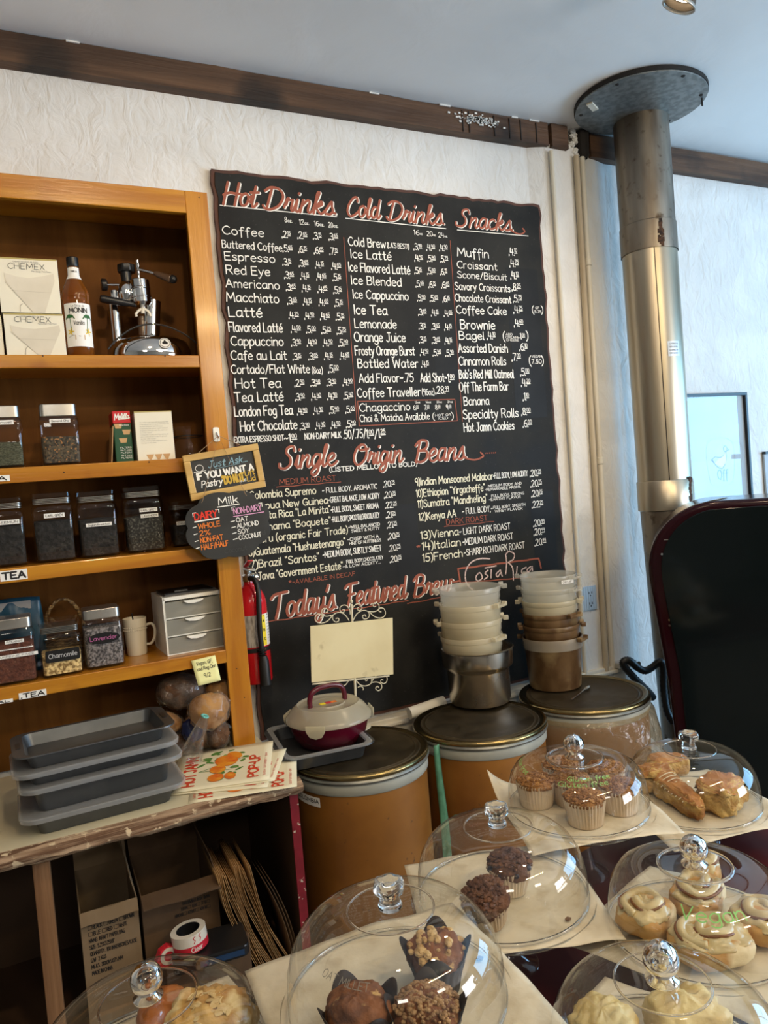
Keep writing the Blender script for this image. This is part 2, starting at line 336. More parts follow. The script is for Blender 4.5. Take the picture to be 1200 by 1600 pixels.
def ribbon(mb, pts, wd, fn, cap=True):
    """flat brush stroke of width wd along 2-D pts, mapped into space by fn"""
    q = [Vector(pts[0])]
    for p in pts[1:]:
        if (Vector(p) - q[-1]).length > 1e-7: q.append(Vector(p))
    if len(q) < 2: q.append(q[0] + Vector((wd * .2, 0)))
    segs = [[q[0]]]
    for i in range(1, len(q)):       # split at sharp corners
        segs[-1].append(q[i])
        if i < len(q) - 1:
            a = (q[i] - q[i - 1]).normalized(); b = (q[i + 1] - q[i]).normalized()
            if a.dot(b) < .35: segs.append([q[i]])
    h = wd / 2
    o0 = fn(q[0].x, q[0].y); e_ = max(wd, 1e-4); nv = (fn(q[0].x + e_, q[0].y) - o0).cross(fn(q[0].x, q[0].y + e_) - o0)
    nv = nv.normalized() if nv.length else Vector((0, 0, 1))
    for s in segs:
        mb.rc = getattr(mb, 'rc', 0) + 1; nvk = nv * ((mb.rc % 16) * 2.2e-5)
        n = len(s); L_ = []; R_ = []
        for i in range(n):
            a = (s[i] - s[i - 1]).normalized() if i else (s[1] - s[0]).normalized()
            b = (s[i + 1] - s[i]).normalized() if i < n - 1 else a
            t = (a + b).normalized(); nn = Vector((-t.y, t.x)) * h / max(.6, t.dot(a)); L_.append(s[i] + nn); R_.append(s[i] - nn)
        pts_ = []
        t0 = (s[1] - s[0]).normalized(); t1 = (s[-1] - s[-2]).normalized()
        n0 = Vector((-t0.y, t0.x)); n1 = Vector((-t1.y, t1.x))
        vs = [fn(p.x, p.y) for p in L_] + [fn(p.x, p.y) for p in R_]
        fs = [(i, i + 1, n + i + 1, n + i) for i in range(n - 1)]
        if cap:
            for (e, t, nn, il, ir) in ((s[0], -t0, n0, 0, n), (s[-1], t1, n1, n - 1, 2 * n - 1)):
                c = [e + nn * h * .7 + t * h * .7, e + t * h, e - nn * h * .7 + t * h * .7]; k = len(vs)
                vs += [fn(p.x, p.y) for p in c]; fs.append((il, k, k + 1, k + 2, ir))
        mb.add([v + nvk for v in vs], fs)
def brush(mb, pts, wd, fn):
    """broad stroke as overlapping dabs, each a hair above the last"""
    h = wd / 2; o0 = fn(*pts[0]); nv = (fn(pts[0][0] + wd, pts[0][1]) - o0).cross(fn(pts[0][0], pts[0][1] + wd) - o0).normalized()
    for i in range(len(pts)):
        mb.rc = getattr(mb, 'rc', 0) + 1; k = nv * ((mb.rc % 60) * 1.1e-5); p = Vector(pts[i])
        mb.add([fn(p.x + h * math.cos(a * PI / 5), p.y + h * math.sin(a * PI / 5)) + k for a in range(10)], [tuple(range(10))])
        if i < len(pts) - 1:
            q = Vector(pts[i + 1]); d = q - p
            if d.length > 1e-6:
                n = Vector((-d.y, d.x)).normalized() * h; k2 = nv * ((mb.rc % 60) * 1.1e-5 + 5e-6); mb.add([fn(*(v)) + k2 for v in (p + n, p - n, q - n, q + n)], [(0, 1, 2, 3)])
def lettering(mb, txt, fn, x, y, h, w=None, st=.12, font=None, slant=0, gap=1.7, sp=3.6, jit=0, rot=0, center=False):
    """write txt with its baseline starting at (x, y); cap height h; squeezed to width w"""
    S_, W = strokes(txt, font, gap, sp); sy = h / 10; sx = (w / W) if w else sy
    if center: x -= W * sx / 2
    ca, sa = math.cos(rot), math.sin(rot)
    for s in S_:
        jx, jy = (R.uniform(-jit, jit), R.uniform(-jit, jit)) if jit else (0, 0)
        p = [((a + slant * b) * sx + jx, b * sy + jy) for a, b in s]
        (brush if font is SG else ribbon)(mb, [(x + a * ca - b * sa, y + a * sa + b * ca) for a, b in p], h * st, fn)
    return W * sx
def price(mb, s, fn, x, y, h, w=None, st=.13, dollar=True):
    """hand-lettered price with small raised, underlined cents"""
    a, b = s.split('.'); dg = (lettering(mb, a, fn, x + (h * .22 if dollar else 0), y, h, st=st) if a else 0) + (h * .22 if dollar else 0)
    if dollar: ribbon(mb, [(x, y - h * .1), (x + h * .02, y + h * .08)], h * st * 1.2, fn)
    ribbon(mb, [(x + dg + h * .12, y), (x + dg + h * .14, y + h * .02)], h * st * 1.3, fn)
    x2 = x + dg + h * .2; ww = lettering(mb, b, fn, x2, y + h * .46, h * .52, st=st * 1.2)
    ribbon(mb, [(x2, y + h * .3), (x2 + ww, y + h * .32)], h * st, fn)

def sm3(P, n=5):
    """smooth curve through 3-D points"""
    P = [Vector(p) for p in P]; o = []
    for i in range(len(P) - 1):
        a, b, c, d = P[max(i - 1, 0)], P[i], P[i + 1], P[min(i + 2, len(P) - 1)]
        for k in range(n):
            t = k / n; o.append(.5 * (2 * b + (c - a) * t + (2 * a - 5 * b + 4 * c - d) * t * t + (3 * b - a - 3 * c + d) * t ** 3))
    return o + [P[-1]]
# ---------------------------------------------------------------- materials
mat('stucco', (.76, .75, .725), (.69, .68, .655), ns=3, rough=.75, bump=2.4, bs=20, bst=(1, 1, .6), dist=1.1)
mat('ceiling_paint', (.88, .875, .86), (.82, .82, .81), ns=1.2, rough=.7, bump=1, bs=5, dist=.5)
mat('beam_wood', (.055, .027, .014), (.12, .062, .032), ns=2.2, st=(.35, 4, 5), rough=.6, bump=.6, bs=14, dist=1.2, c3=(.02, .011, .007), ns3=3, lo3=.58, hi3=.7)
mat('paint_flake', (.75, .74, .7), rough=.8)
mat('char', (.015, .012, .01), rough=.8)
mat('floor_tile', (.34, .30, .25), (.28, .24, .20), ns=4, rough=.6)
mat('room_wall', (.42, .37, .30), (.38, .33, .27), ns=2, rough=.8)
mat('trim_white', (.72, .68, .58), (.62, .58, .48), ns=6, rough=.55)
mat('cond', (.74, .70, .60), (.62, .57, .46), ns=10, st=(1, 1, .2), rough=.45, bump=.3)
mat('cond_old', (.52, .44, .31), (.36, .28, .18), ns=8, st=(1, 1, .15), rough=.55, bump=.3)
mat('board_black', (.012, .012, .012), (.026, .026, .024), ns=5, rough=.6, r2=.75, c3=(.06, .058, .052), ns3=130, lo3=.66, hi3=.78, spec=.22)
mat('board_patch', (.010, .010, .010), (.016, .016, .016), ns=5, rough=.55, spec=.22)
mat('board_edge', (.10, .040, .026), (.075, .03, .02), ns=18, rough=.7)
mat('ink_white', (.86, .84, .78), rough=.7)
mat('ink_cream', (.80, .76, .58), rough=.7)
mat('ink_brown', (.36, .10, .055), (.30, .08, .045), ns=30, rough=.7)
mat('ink_red', (.42, .06, .035), rough=.7)
mat('chalk_pink', (.8, .62, .58), (.35, .26, .24), ns=260, lo=.45, hi=.6, rough=.9)
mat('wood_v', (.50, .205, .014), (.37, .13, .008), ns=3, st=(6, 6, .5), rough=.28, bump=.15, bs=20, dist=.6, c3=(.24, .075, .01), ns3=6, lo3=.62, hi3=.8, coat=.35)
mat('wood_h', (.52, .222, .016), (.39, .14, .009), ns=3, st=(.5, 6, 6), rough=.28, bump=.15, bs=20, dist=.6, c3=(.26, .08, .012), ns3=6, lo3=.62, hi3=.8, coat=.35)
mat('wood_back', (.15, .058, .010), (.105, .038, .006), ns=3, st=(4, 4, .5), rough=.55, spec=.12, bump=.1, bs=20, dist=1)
mat('knot', (.05, .02, .008), rough=.6)
mat('paper', (.82, .79, .70), rough=.8)
mat('paper_white', (.84, .83, .79), rough=.7)
mat('black_ink', (.012, .011, .01), rough=.6)
mat('grey_ink', (.30, .28, .26), rough=.7)
# ---------------------------------------------------------------- the setting
CZ = 3.01
struct(MB().box(-3, 5.2, -6.5, 0, -.1, 0).build('floor', 'floor_tile'))
struct(MB().box(-3, 5.2, -6.5, .12, CZ, CZ + .1).build('ceiling', 'ceiling_paint'))
mb = MB(); mb.box(-3, 5.2, 0, .12, 0, CZ)
struct(mb.build('wall_back', 'stucco'))
struct(MB().box(-3.12, -3, -6.5, .12, 0, CZ).build('wall_left', 'room_wall'))
mb = MB()   # wall behind the camera
mb.box(-3, 5.2, -6.62, -6.5, 0, CZ)
struct(mb.build('wall_front', 'room_wall'))
mb = MB()
mb.box(5.2, 5.32, -6.5, -6.2, 0, CZ); mb.box(5.2, 5.32, -4.2, -3.5, 0, CZ); mb.box(5.2, 5.32, -.7, .12, 0, CZ); mb.box(5.2, 5.32, -6.2, -.7, 0, .7); mb.box(5.2, 5.32, -6.2, -.7, 2.4, CZ)
struct(mb.build('wall_right', 'room_wall'))
def window(n, M, wd, ht, cols, rows=1):
    mb = MB()
    mb.box(-wd / 2, wd / 2, -.04, .04, 0, .06, M); mb.box(-wd / 2, wd / 2, -.04, .04, ht - .06, ht, M)
    for k in range(cols + 1):
        x = -wd / 2 + k * wd / cols; x = min(max(x, -wd / 2 + .03), wd / 2 - .03); mb.box(x - .03, x + .03, -.035, .035, .05, ht - .05, M)
    for k in range(1, rows): mb.box(-wd / 2, wd / 2, -.02, .02, ht * k / rows - .02, ht * k / rows + .02, M)
    f = struct(mb.build('window_%d' % n, 'trim_white'))
clear('window_pane', k=1)
window(1, T(5.26, -2.1, .7) @ RZ(PI / 2), 2.8, 1.7, 3, 2)
window(2, T(5.26, -5.2, .7) @ RZ(PI / 2), 2.0, 1.7, 2, 2)  # second window, added for the cool fill light
# beam along the top of the wall: planks with end cuts, then the right-hand beam
loc = Vector((1, 0, CZ))
def beam(name, x0, x1, z0, z1, yf, seed, mt='beam_wood'):
    mb = MB(); n = 40
    def edge(x, k): return .004 * noise.noise(Vector((x * 5, seed, k)))
    vs = []
    for i in range(n + 1):
        x = x0 + (x1 - x0) * i / n
        vs += [(x, yf + edge(x, 2), z0 + edge(x, 0)), (x, yf + edge(x, 3), z1 + edge(x, 1)), (x, 0, z1), (x, 0, z0)]
    fs = []
    for i in range(n):
        for k in range(4): fs.append((i * 4 + k, i * 4 + (k + 1) % 4, i * 4 + 4 + (k + 1) % 4, i * 4 + 4 + k))
    fs += [(0, 1, 2, 3), (n * 4, n * 4 + 1, n * 4 + 2, n * 4 + 3)]
    mb.add(vs, fs); return mb.build(name, mt)
tr = struct(beam('trim_1', -3, 2.085, 2.915, 3.008, -.045, 1))
mb = MB()
for x in (1.66, 1.69, 1.81, 1.885, 1.94, 2.02): mb.box(x, x + .004, -.0485, -.04, 2.918, 3.0)
mb.build('split', 'char', tr)
mb = MB()   # scuffed plaster left on the beam
for k in range(150):
    x = R.gauss(1.735, .045); z = 2.972 + R.gauss(0, .009) - (x - 1.735) * .05; s = R.uniform(.001, .0035); mb.box(x - s * 1.6, x + s * 1.6, -.051, -.0475, z - s, z + s)
mb.build('plaster_splatter', 'paint_flake', tr, kind='stuff')
mb = MB()
for (x, l) in ((1.56, .05), (1.9, .03), (1.99, .05), (.22, .04), (1.26, .04)): mb.box(x, x + l, -.050, -.04, 3.0045, 3.009)
mb.build('plaster_edge', 'paint_flake', tr)
struct(beam('trim_2', 2.31, 5.2, 2.895, 2.995, -.045, 5))
struct(beam('trim_3', 2.10, 2.185, 2.91, 3.005, -.05, 9))
mb = MB(); mb.lathe([(.018, 2.885), (.025, 2.90), (.026, 2.93), (.03, 3.0)], 10, T(2.275, -.035, 0)); tr = struct(mb.build('trim_4', 'char'))
mb = MB()
for k in range(14): mb.blob((2.22 + R.uniform(-.03, .03), -.03, 2.90 + k * .008), .013, .012, .009, .006, 60, 8, 5)
struct(mb.build('trim_5', 'paint_flake'))
# pilaster: shallow vertical swellings of the plaster behind the pipes
mb = MB(); o = []
for k in range(13):
    x = 2.0 + .42 * k / 12; o.append((x, -.03 * math.sin(PI * min(1, k / 3) / 2) if k < 9 else -.03 * math.cos(PI * (k - 8) / 8)))
o[-1] = (2.42, 0); pts = [(2.42, .001), (2.0, .001)] + o
mb.prism(pts, 2.93); struct(mb.build('wall_pilaster', 'stucco', smooth=40))
# window ledge / chair rail under the menu board
mb = MB(); mb.box(-3, 2.3, -.05, 0, .56, .675); mb.box(-3, 2.3, -.062, 0, .645, .66)
struct(mb.build('trim_6', 'trim_white', bev=.004))
# conduits
for (p0, p1, r, yy, mt, lab, jn) in (((861, 236), (904, 890), .0095, -.043, 'cond', 'thin cream-painted conduit pipe nearest the menu board', ()), ((900, 244), (947, 1046), .0125, -.044, 'cond_old', 'stained brownish conduit pipe, the middle one of the three on the wall', ()), ((909, 246), (957, 1046), .0125, -.040, 'cond', 'cream conduit with couplings, closest to the stove pipe', (410, 720))):
    A_, B_ = at(*p0, Y=yy), at(*p1, Y=yy); B_ = A_ + (B_ - A_) * ((A_.z - .55) / (A_.z - B_.z)); L0 = Vector((B_.x, yy, B_.z)); t = thing('conduit_pipe', lab, 'pipe', L0, 0)
    MB().tube([A_ - L0, Vector((0, 0, 0))], r, 14).build('pipe_run', mt, t, smooth=40)
    for py in jn:
        s_ = (py - p0[1]) / (p1[1] - p0[1]); C_ = at(p0[0] + (p1[0] - p0[0]) * s_, py, Y=yy); q = (A_.z - C_.z) / (A_.z - B_.z); C_ = A_ + (B_ - A_) * q - L0; d_ = (B_ - A_).normalized() * .016
        MB().tube([C_ - d_, C_ - d_ * .8, C_ + d_ * .8, C_ + d_], [r * 1.05, r * 1.3, r * 1.3, r * 1.05], 14).build('coupling', mt, t, smooth=40)
# ---------------------------------------------------------------- menu board
BL = Vector((1.338, -.002, .69)); BT = .022
board = thing('menu_board', 'large black chalkboard menu with wavy brown painted edge on the white wall', 'menu board', BL)
def wavy(x0, x1, z0, z1, a, seed):
    p = []; n = 46
    def wv(t, s): return a * (noise.noise(Vector((t * 14, s, seed))) + .6 * noise.noise(Vector((t * 34, s + 5, seed))))
    for k in range(n): t = k / n; p.append((x0 + (x1 - x0) * t, z0 + wv(t * 1.4, 0) * .3))
    for k in range(n): t = k / n; p.append((x1 + wv(t * 2, 1), z0 + (z1 - z0) * t))
    for k in range(n): t = k / n; p.append((x1 + (x0 - x1) * t, z1 + wv(t * 1.4, 2)))
    for k in range(n): t = k / n; p.append((x0 + wv(t * 2, 3), z1 + (z0 - z1) * t))
    return p
up_ = RX(PI / 2)
q = wavy(.648 - BL.x, 2.032 - BL.x, 0, 2.672 - .69, .011, 3)
MB().prism(q, BT - .004, up_).build('board_edge', 'board_edge', board, label='brown painted wavy rim')
cx_ = sum(p[0] for p in q) / len(q); cz_ = sum(p[1] for p in q) / len(q)
q2 = [(cx_ + (p[0] - cx_) * .983, cz_ + (p[1] - cz_) * .988) for p in q]
MB().prism(q2, BT, up_).build('writing_surface', 'board_black', board)
YB = -BT - .0032
def bfn(dy=0): return lambda u, v: Vector((u - BL.x, YB - dy - BL.y, v - BL.z))
def cropA(x, y): return 320 + x / 3.557, 250 + y / 3.557
def cropB(x, y): return 540 + x / 3.75, 280 + y / 3.75
def cropC(x, y): return 350 + x / 4.138, 680 + y / 4.138
def cropD(x, y): return 620 + x / 4.286, 680 + y / 4.286
SC = {cropA: 3.557, cropB: 3.75, cropC: 4.138, cropD: 4.286}
def anchor(cf, x, y, x1=None, cap=None):
    px, py = cf(x, y); P = at(px, py, Y=YB); w_ = h_ = None
    if x1 is not None:
        qx, _ = cf(x1, 0); qy = py + (qx - px) * (564 - py) / (3016 - px); w_ = at(qx, qy, Y=YB).x - P.x
    if cap is not None: h_ = at(px - cap / SC[cf] * .085, py - cap / SC[cf], Y=YB).z - P.z
    return P.x, P.z, w_, h_
def wr(mb, txt, cf, x, y, x1, cap, st=.125, **k):
    X, Z, W_, H = anchor(cf, x, y, x1, cap); lettering(mb, txt, bfn(), X, Z, H, W_, st, **k)
def pr(mb, s, cf, x, y, cap=36, dollar=True):
    X, Z, _, H = anchor(cf, x, y, None, cap); price(mb, s, bfn(), X, Z, H, dollar=dollar)
def line(mb, cf, pts, wpx, wav=0, dy=0):
    P = [at(*cf(*p), Y=YB) for p in pts]; o = []
    for a, b in zip(P, P[1:]):
        n = max(2, int((b - a).length / .02)) if wav else 2
        for k in range(n): t = k / n; o.append((a.x + (b.x - a.x) * t, a.z + (b.z - a.z) * t + (wav * math.sin(k * 1.5) if wav else 0)))
    o.append((P[-1].x, P[-1].z)); ribbon(mb, o, wpx * .0024, bfn(dy))
def patch(x0, z0, x1, z1):
    f = bfn(-.0007); MB().add([f(x0, z0), f(x1, z0), f(x1, z1), f(x0, z1)], [(0, 1, 2, 3)]).build('repainted_patch', 'board_patch', board)
patch(1.0, 1.78, 1.24, 2.49); patch(1.46, 1.92, 1.645, 2.43); patch(1.83, 1.78, 1.99, 2.40); patch(1.23, 1.13, 1.33, 1.47); patch(1.87, 1.14, 1.99, 1.47)
A = cropA; Bc = cropB; Cc = cropC; D = cropD
mb = MB()
for t, x, y, x1, cap in (('Coffee', 100, 411, 328, 46), ('Buttered Coffee', 98, 487, 430, 42), ('Espresso', 112, 555, 390, 46), ('Red Eye', 120, 632, 362, 48), ('Americano', 118, 706, 415, 46), ('Macchiato', 122, 785, 412, 50), ('Latté', 135, 870, 318, 54), ('Flavored Latté', 135, 953, 432, 52), ('Cappuccino', 147, 1030, 437, 50), ('Cafe au Lait', 147, 1110, 455, 50), ('Cortado/Flat White', 148, 1187, 583, 48), ('Hot Tea', 172, 1268, 422, 52), ('Tea Latté', 167, 1345, 437, 52), ('London Fog Tea', 168, 1425, 488, 54), ('Hot Chocolate', 200, 1508, 513, 54), ('(8oz)', 598, 1186, 655, 34)): wr(mb, t, A, x, y, x1, cap)
rows = (((430, 430), (690, 443), '2.15 2.65 3.15 3.65'), ((435, 508), (695, 524), '5.65 6.15 6.65 7.15'), ((434, 583), (705, 606), '3.15 3.65 4.15 4.65'), ((443, 656), (712, 669), '3.65 4.15 4.65 5.15'), ((453, 724), (716, 740), '3.65 4.15 4.65 5.15'), ((460, 800), (722, 812), '3.65 4.15 4.65 5.15'), ((468, 880), (730, 888), '4.25 4.90 4.65 5.15'), ((480, 956), (735, 966), '4.50 5.00 5.25 5.75'), ((482, 1032), (745, 1034), '3.90 4.40 4.90 5.40'), ((490, 1110), (752, 1106), '3.15 3.65 4.15 4.65'), ((500, 1258), (768, 1252), '2.90 3.40 3.90 4.40'), ((503, 1335), (773, 1328), '3.90 4.40 4.90 5.40'), ((515, 1415), (783, 1405), '4.40 4.90 5.40 5.65'), ((530, 1498), (787, 1486), '3.90 4.40 4.90 5.40'))
for a, b, s in rows:
    for k, t in enumerate(s.split()): pr(mb, t, A, a[0] + (b[0] - a[0]) * k / 3, a[1] + (b[1] - a[1]) * k / 3, 37)
for t, x, y in (('8oz.', 445, 345), ('12oz.', 527, 358), ('16oz.', 610, 366), ('20oz.', 688, 374)): wr(mb, t[:-3], A, x, y, x + 12 * len(t[:-3]), 28); wr(mb, 'oz.', A, x + 12 * len(t[:-3]) + 4, y, x + 12 * len(t[:-3]) + 28, 16, st=.2)
pr(mb, '5.00', A, 688, 1180, 40)
wr(mb, 'EXTRA ESPRESSO SHOT', A, 165, 1572, 440, 32, st=.15); wr(mb, '~', A, 443, 1566, 465, 40); pr(mb, '1.00', A, 470, 1568, 46, False); wr(mb, 'NON-DAIRY MILK', A, 557, 1552, 758, 32, st=.15)
wr(mb, '.50/.75/', A, 772, 1548, 896, 46); pr(mb, '1.00', A, 900, 1545, 46, False); wr(mb, '/', A, 945, 1545, 962, 46); pr(mb, '1.25', A, 965, 1542, 46, False)
mb.build('hot_drinks_lettering', 'ink_white', board, kind='stuff')
mb = MB()
for t, x, y, x1, cap in (('Cold Brew', 18, 388, 235, 50), ('(LA\'S BEST!)', 245, 400, 372, 28), ('Ice Latté', 32, 460, 268, 50), ('Ice Flavored Latté', 20, 538, 378, 52), ('Ice Blended', 35, 614, 327, 50), ('Ice Cappuccino', 45, 697, 368, 50), ('Ice Tea', 52, 790, 243, 54), ('Lemonade', 55, 870, 298, 52), ('Orange Juice', 53, 950, 350, 54), ('Frosty Orange Burst', 57, 1030, 405, 52), ('Bottled Water', 73, 1105, 425, 52), ('Add Flavor~.75', 80, 1191, 398, 50), ('Add Shot~', 440, 1188, 595, 50), ('Coffee Traveller', 70, 1278, 440, 52), ('(96oz)', 450, 1265, 520, 36), ('Chagaccino', 83, 1362, 378, 46), ('Chai & Matcha Available', 85, 1422, 492, 40), ('(', 512, 1408, 522, 36), (')', 622, 1405, 632, 36), ('HOT OR', 526, 1390, 618, 13), ('ICED', 545, 1408, 600, 14)): wr(mb, t, Bc, x, y, x1, cap, st=.16 if cap < 30 else .125)
for x, y, s in ((400, 412, '3.90 4.40 4.90'), (405, 478, '4.90 5.40 5.75'), (405, 552, '5.15 5.60 6.15'), (412, 630, '5.65 6.15 6.65'), (420, 712, '5.40 5.65 6.15'), (427, 796, '3.65 4.15 4.65'), (430, 877, '3.15 3.65 4.15'), (432, 958, '3.15 3.65 4.15'), (437, 1030, '4.90 5.40 5.90'), (445, 1100, '4.15')):
    for k, t in enumerate(s.split()): pr(mb, t, Bc, x + 75 * k, y + 3 * k, 36)
pr(mb, '1.00', Bc, 600, 1188, 46, False); pr(mb, '28.99', Bc, 528, 1256, 42)
for k, (t, u) in enumerate((('6.00', '12'), ('7.00', '16'), ('8.00', '20'), ('9.00', '24'))): pr(mb, t, Bc, 398 + 64 * k, 1352 - k, 27, False); wr(mb, u + 'oz', Bc, 406 + 64 * k, 1313 - k, 436 + 64 * k, 11, st=.18)
for x, y, s in ((400, 325, '16'), (477, 332, '20'), (545, 340, '24')): wr(mb, s, Bc, x, y, x + 32, 28); wr(mb, 'oz.', Bc, x + 35, y, x + 52, 12, st=.2)
mb.build('cold_drinks_lettering', 'ink_white', board, kind='stuff')
mb = MB()
for t, x, y, x1, cap in (('Muffin', 657, 450, 838, 50), ('Croissant', 655, 520, 888, 42), ('Scone/Biscuit', 657, 577, 945, 38), ('Savory Croissants', 642, 646, 965, 42), ('Chocolate Croissant', 642, 714, 970, 42), ('Coffee Cake', 650, 786, 943, 46), ('Brownie', 675, 876, 875, 52), ('Bagel', 667, 938, 812, 46), ('Assorted Danish', 662, 1014, 950, 50), ('Cinnamon Rolls', 665, 1090, 940, 50), ("Bob's Red Mill Oatmeal", 667, 1168, 985, 50), ('Off The Farm Bar', 668, 1242, 955, 50), ('Banana', 695, 1325, 840, 48), ('Specialty Rolls', 690, 1405, 1012, 52), ('Hot Jamn Cookies', 695, 1480, 988, 50), ('(', 1095, 785, 1104, 40), ('GF', 1112, 760, 1134, 13), ('5.75', 1108, 783, 1148, 16), (')', 1148, 785, 1157, 40), ('(', 925, 945, 935, 48), (')', 1060, 940, 1070, 48), ('ADD', 940, 915, 978, 13), ('CREAM', 938, 932, 1010, 12), ('CHEESE', 942, 948, 1015, 12), ('~', 1008, 938, 1024, 20), ('(', 1078, 1088, 1088, 48), (')', 1150, 1085, 1160, 48), ('VEGAN', 1092, 1045, 1148, 14), ('7.50', 1092, 1080, 1148, 24)): wr(mb, t, Bc, x, y, x1, cap, st=.17 if cap < 30 else .125)
for s, x, y in (('4.10', 958, 444), ('4.75', 962, 511), ('4.10', 968, 582), ('8.25', 975, 652), ('5.75', 982, 719), ('4.75', 985, 783), ('4.60', 988, 862), ('4.10', 830, 936), ('6.10', 1020, 1003), ('7.00', 975, 1062), ('5.00', 1025, 1150), ('4.20', 1030, 1212), ('1.10', 1040, 1295), ('8.00', 1032, 1382), ('6.00', 1040, 1452)): pr(mb, s, Bc, x, y, 42)
pr(mb, '1.00', Bc, 1024, 936, 34, False)
mb.build('snacks_lettering', 'ink_white', board, kind='stuff')
mb = MB()
for t, x, y, x1, cap in (('1)Colombia Supremo', 135, 416, 595, 48), ('2)Papua New Guinea', 150, 487, 670, 46), ('3)Costa Rica "La Minita"', 160, 550, 688, 46), ('4)Panama "Boquete"', 165, 625, 690, 46), ('5)Peru (organic Fair Trade)', 160, 702, 800, 46), ('6)Guatemala "Huehuetenango"', 162, 782, 785, 48), ('7)Brazil "Santos"', 175, 862, 615, 48), ('8)Java "Government Estate"', 180, 942, 768, 48)): wr(mb, t, Cc, x, y, x1, cap, st=.14)
ribbon(mb, [(at(*Cc(190 + 36 * math.cos(a / 8 * PI), 842 + 34 * math.sin(a / 8 * PI)), Y=YB).x, at(*Cc(190 + 36 * math.cos(a / 8 * PI), 842 + 34 * math.sin(a / 8 * PI)), Y=YB).z) for a in range(17)], .002, bfn())
for t, x, y, x1, cap in (('9)Indian Monsooned Malabar', 125, 338, 645, 48), ('10)Ethiopian "Yirgacheffe"', 132, 414, 590, 48), ('11)Sumatra "Mandheling"', 142, 486, 606, 48), ('12)Kenya AA', 150, 572, 397, 48), ('13)Vienna', 163, 697, 412, 50), ('14)Italian', 172, 770, 427, 50), ('15)French', 176, 848, 440, 50)): wr(mb, t, D, x, y, x1, cap, st=.14)
mb.build('bean_name_lettering', 'ink_cream', board, kind='stuff')
mb = MB()
for t, x, y, x1, cap in (('~ FULL BODY. AROMATIC', 637, 374, 990, 32), ('~GREAT BALANCE, LOW ACIDITY', 677, 436, 1006, 34), ('~FULL BODY, SWEET AROMA', 692, 500, 1000, 34), ('~FULL BODY,SMOOTH,CHOCOLATEY', 697, 563, 1006, 34), ('~WELL-BALANCED', 806, 606, 1008, 20), ('SWEET & NUTTY', 825, 629, 1006, 18), ('~CRISP WITH A', 800, 686, 1000, 21), ('HINT OF NUTTINESS', 812, 710, 1015, 18), ('~MEDIUM BODY, SUBTLY SWEET', 640, 793, 1018, 38), ('FULL BODY,CHOCOLATEY', 793, 830, 1030, 22), ('~& LOW ACIDITY...', 770, 860, 1012, 18)): wr(mb, t, Cc, x, y, x1, cap, st=.13 if cap > 25 else .17)
for t, x, y, x1, cap in (('~FULL BODY, LOW ACIDITY', 647, 291, 875, 36), ('MEDIUM BODY AND', 612, 349, 835, 17), ('~REMARKABLE AROMA', 590, 374, 830, 17), ('FULL BODY, STRONG', 635, 416, 852, 17), ('~EARTHY FLAVOR', 618, 440, 830, 17), ('~ FULL BODY,~', 440, 530, 642, 38), ('FULL BODY, SMOOTH', 648, 494, 860, 18), ('WINEY FLAVOR', 658, 517, 842, 16), ('~ LIGHT DARK ROAST', 420, 668, 760, 42), ('~MEDIUM DARK ROAST', 442, 737, 778, 42), ('~SHARP.RICH DARK ROAST', 452, 808, 856, 42)): wr(mb, t, D, x, y, x1, cap, st=.12 if cap > 25 else .17)
for k, (s, y) in enumerate((('20.75', 335), ('20.75', 406), ('22.25', 472), ('21.25', 535), ('21.25', 600), ('20.75', 674), ('20.75', 750), ('20.75', 822))): pr(mb, s, Cc, 1030 + 6.2 * k, y, 38)
for s, x, y in (('20.75', 893, 276), ('20.75', 897, 346), ('20.75', 902, 413), ('22.25', 906, 486), ('20.99', 915, 611), ('20.99', 918, 670), ('20.99', 925, 740)): pr(mb, s, D, x, y, 42)
wr(mb, '(LISTED MELLOW TO BOLD)', Cc, 684, 237, 1248, 28, st=.2)
mb.build('bean_note_lettering', 'ink_white', board, kind='stuff')
mb = MB()
wr(mb, 'MEDIUM ROAST', Cc, 360, 320, 725, 34, st=.12); line(mb, Cc, [(340, 335), (755, 302)], 1.1, .0015)
wr(mb, 'DARK ROAST', D, 333, 600, 608, 36, st=.12); line(mb, D, [(318, 612), (650, 578)], 1.1, .0015)
wr(mb, '*~AVAILABLE IN DECAF', Cc, 420, 966, 848, 26, st=.14); wr(mb, '*', D, 134, 760, 156, 20, st=.3)
line(mb, A, [(772, 430), (845, 1450)], .9); line(mb, Bc, [(612, 360), (685, 1420)], .9)
line(mb, Bc, [(70, 1302), (640, 1290), (655, 1415), (80, 1446), (70, 1302)], 1.3)
line(mb, Cc, [(290, 1205), (800, 1130), (1190, 1068)], 1.6, .0015); line(mb, D, [(72, 1128), (300, 1085)], 1.6, .0015)
line(mb, D, [(425, 985), (410, 895), (950, 826), (966, 890)], 3, .001); line(mb, D, [(425, 990), (900, 950)], 2, .001); line(mb, D, [(372, 985), (420, 975)], 3)
mb.build('brown_lettering', 'ink_brown', board, kind='stuff')
mb = MB()
for cf, p in ((A, [(85, 251), (733, 316)]), (Bc, [(0, 229), (588, 290)]), (Bc, [(655, 297), (1070, 333)])): line(mb, cf, p, 1.3)
mb.build('heading_underline', 'ink_white', board)
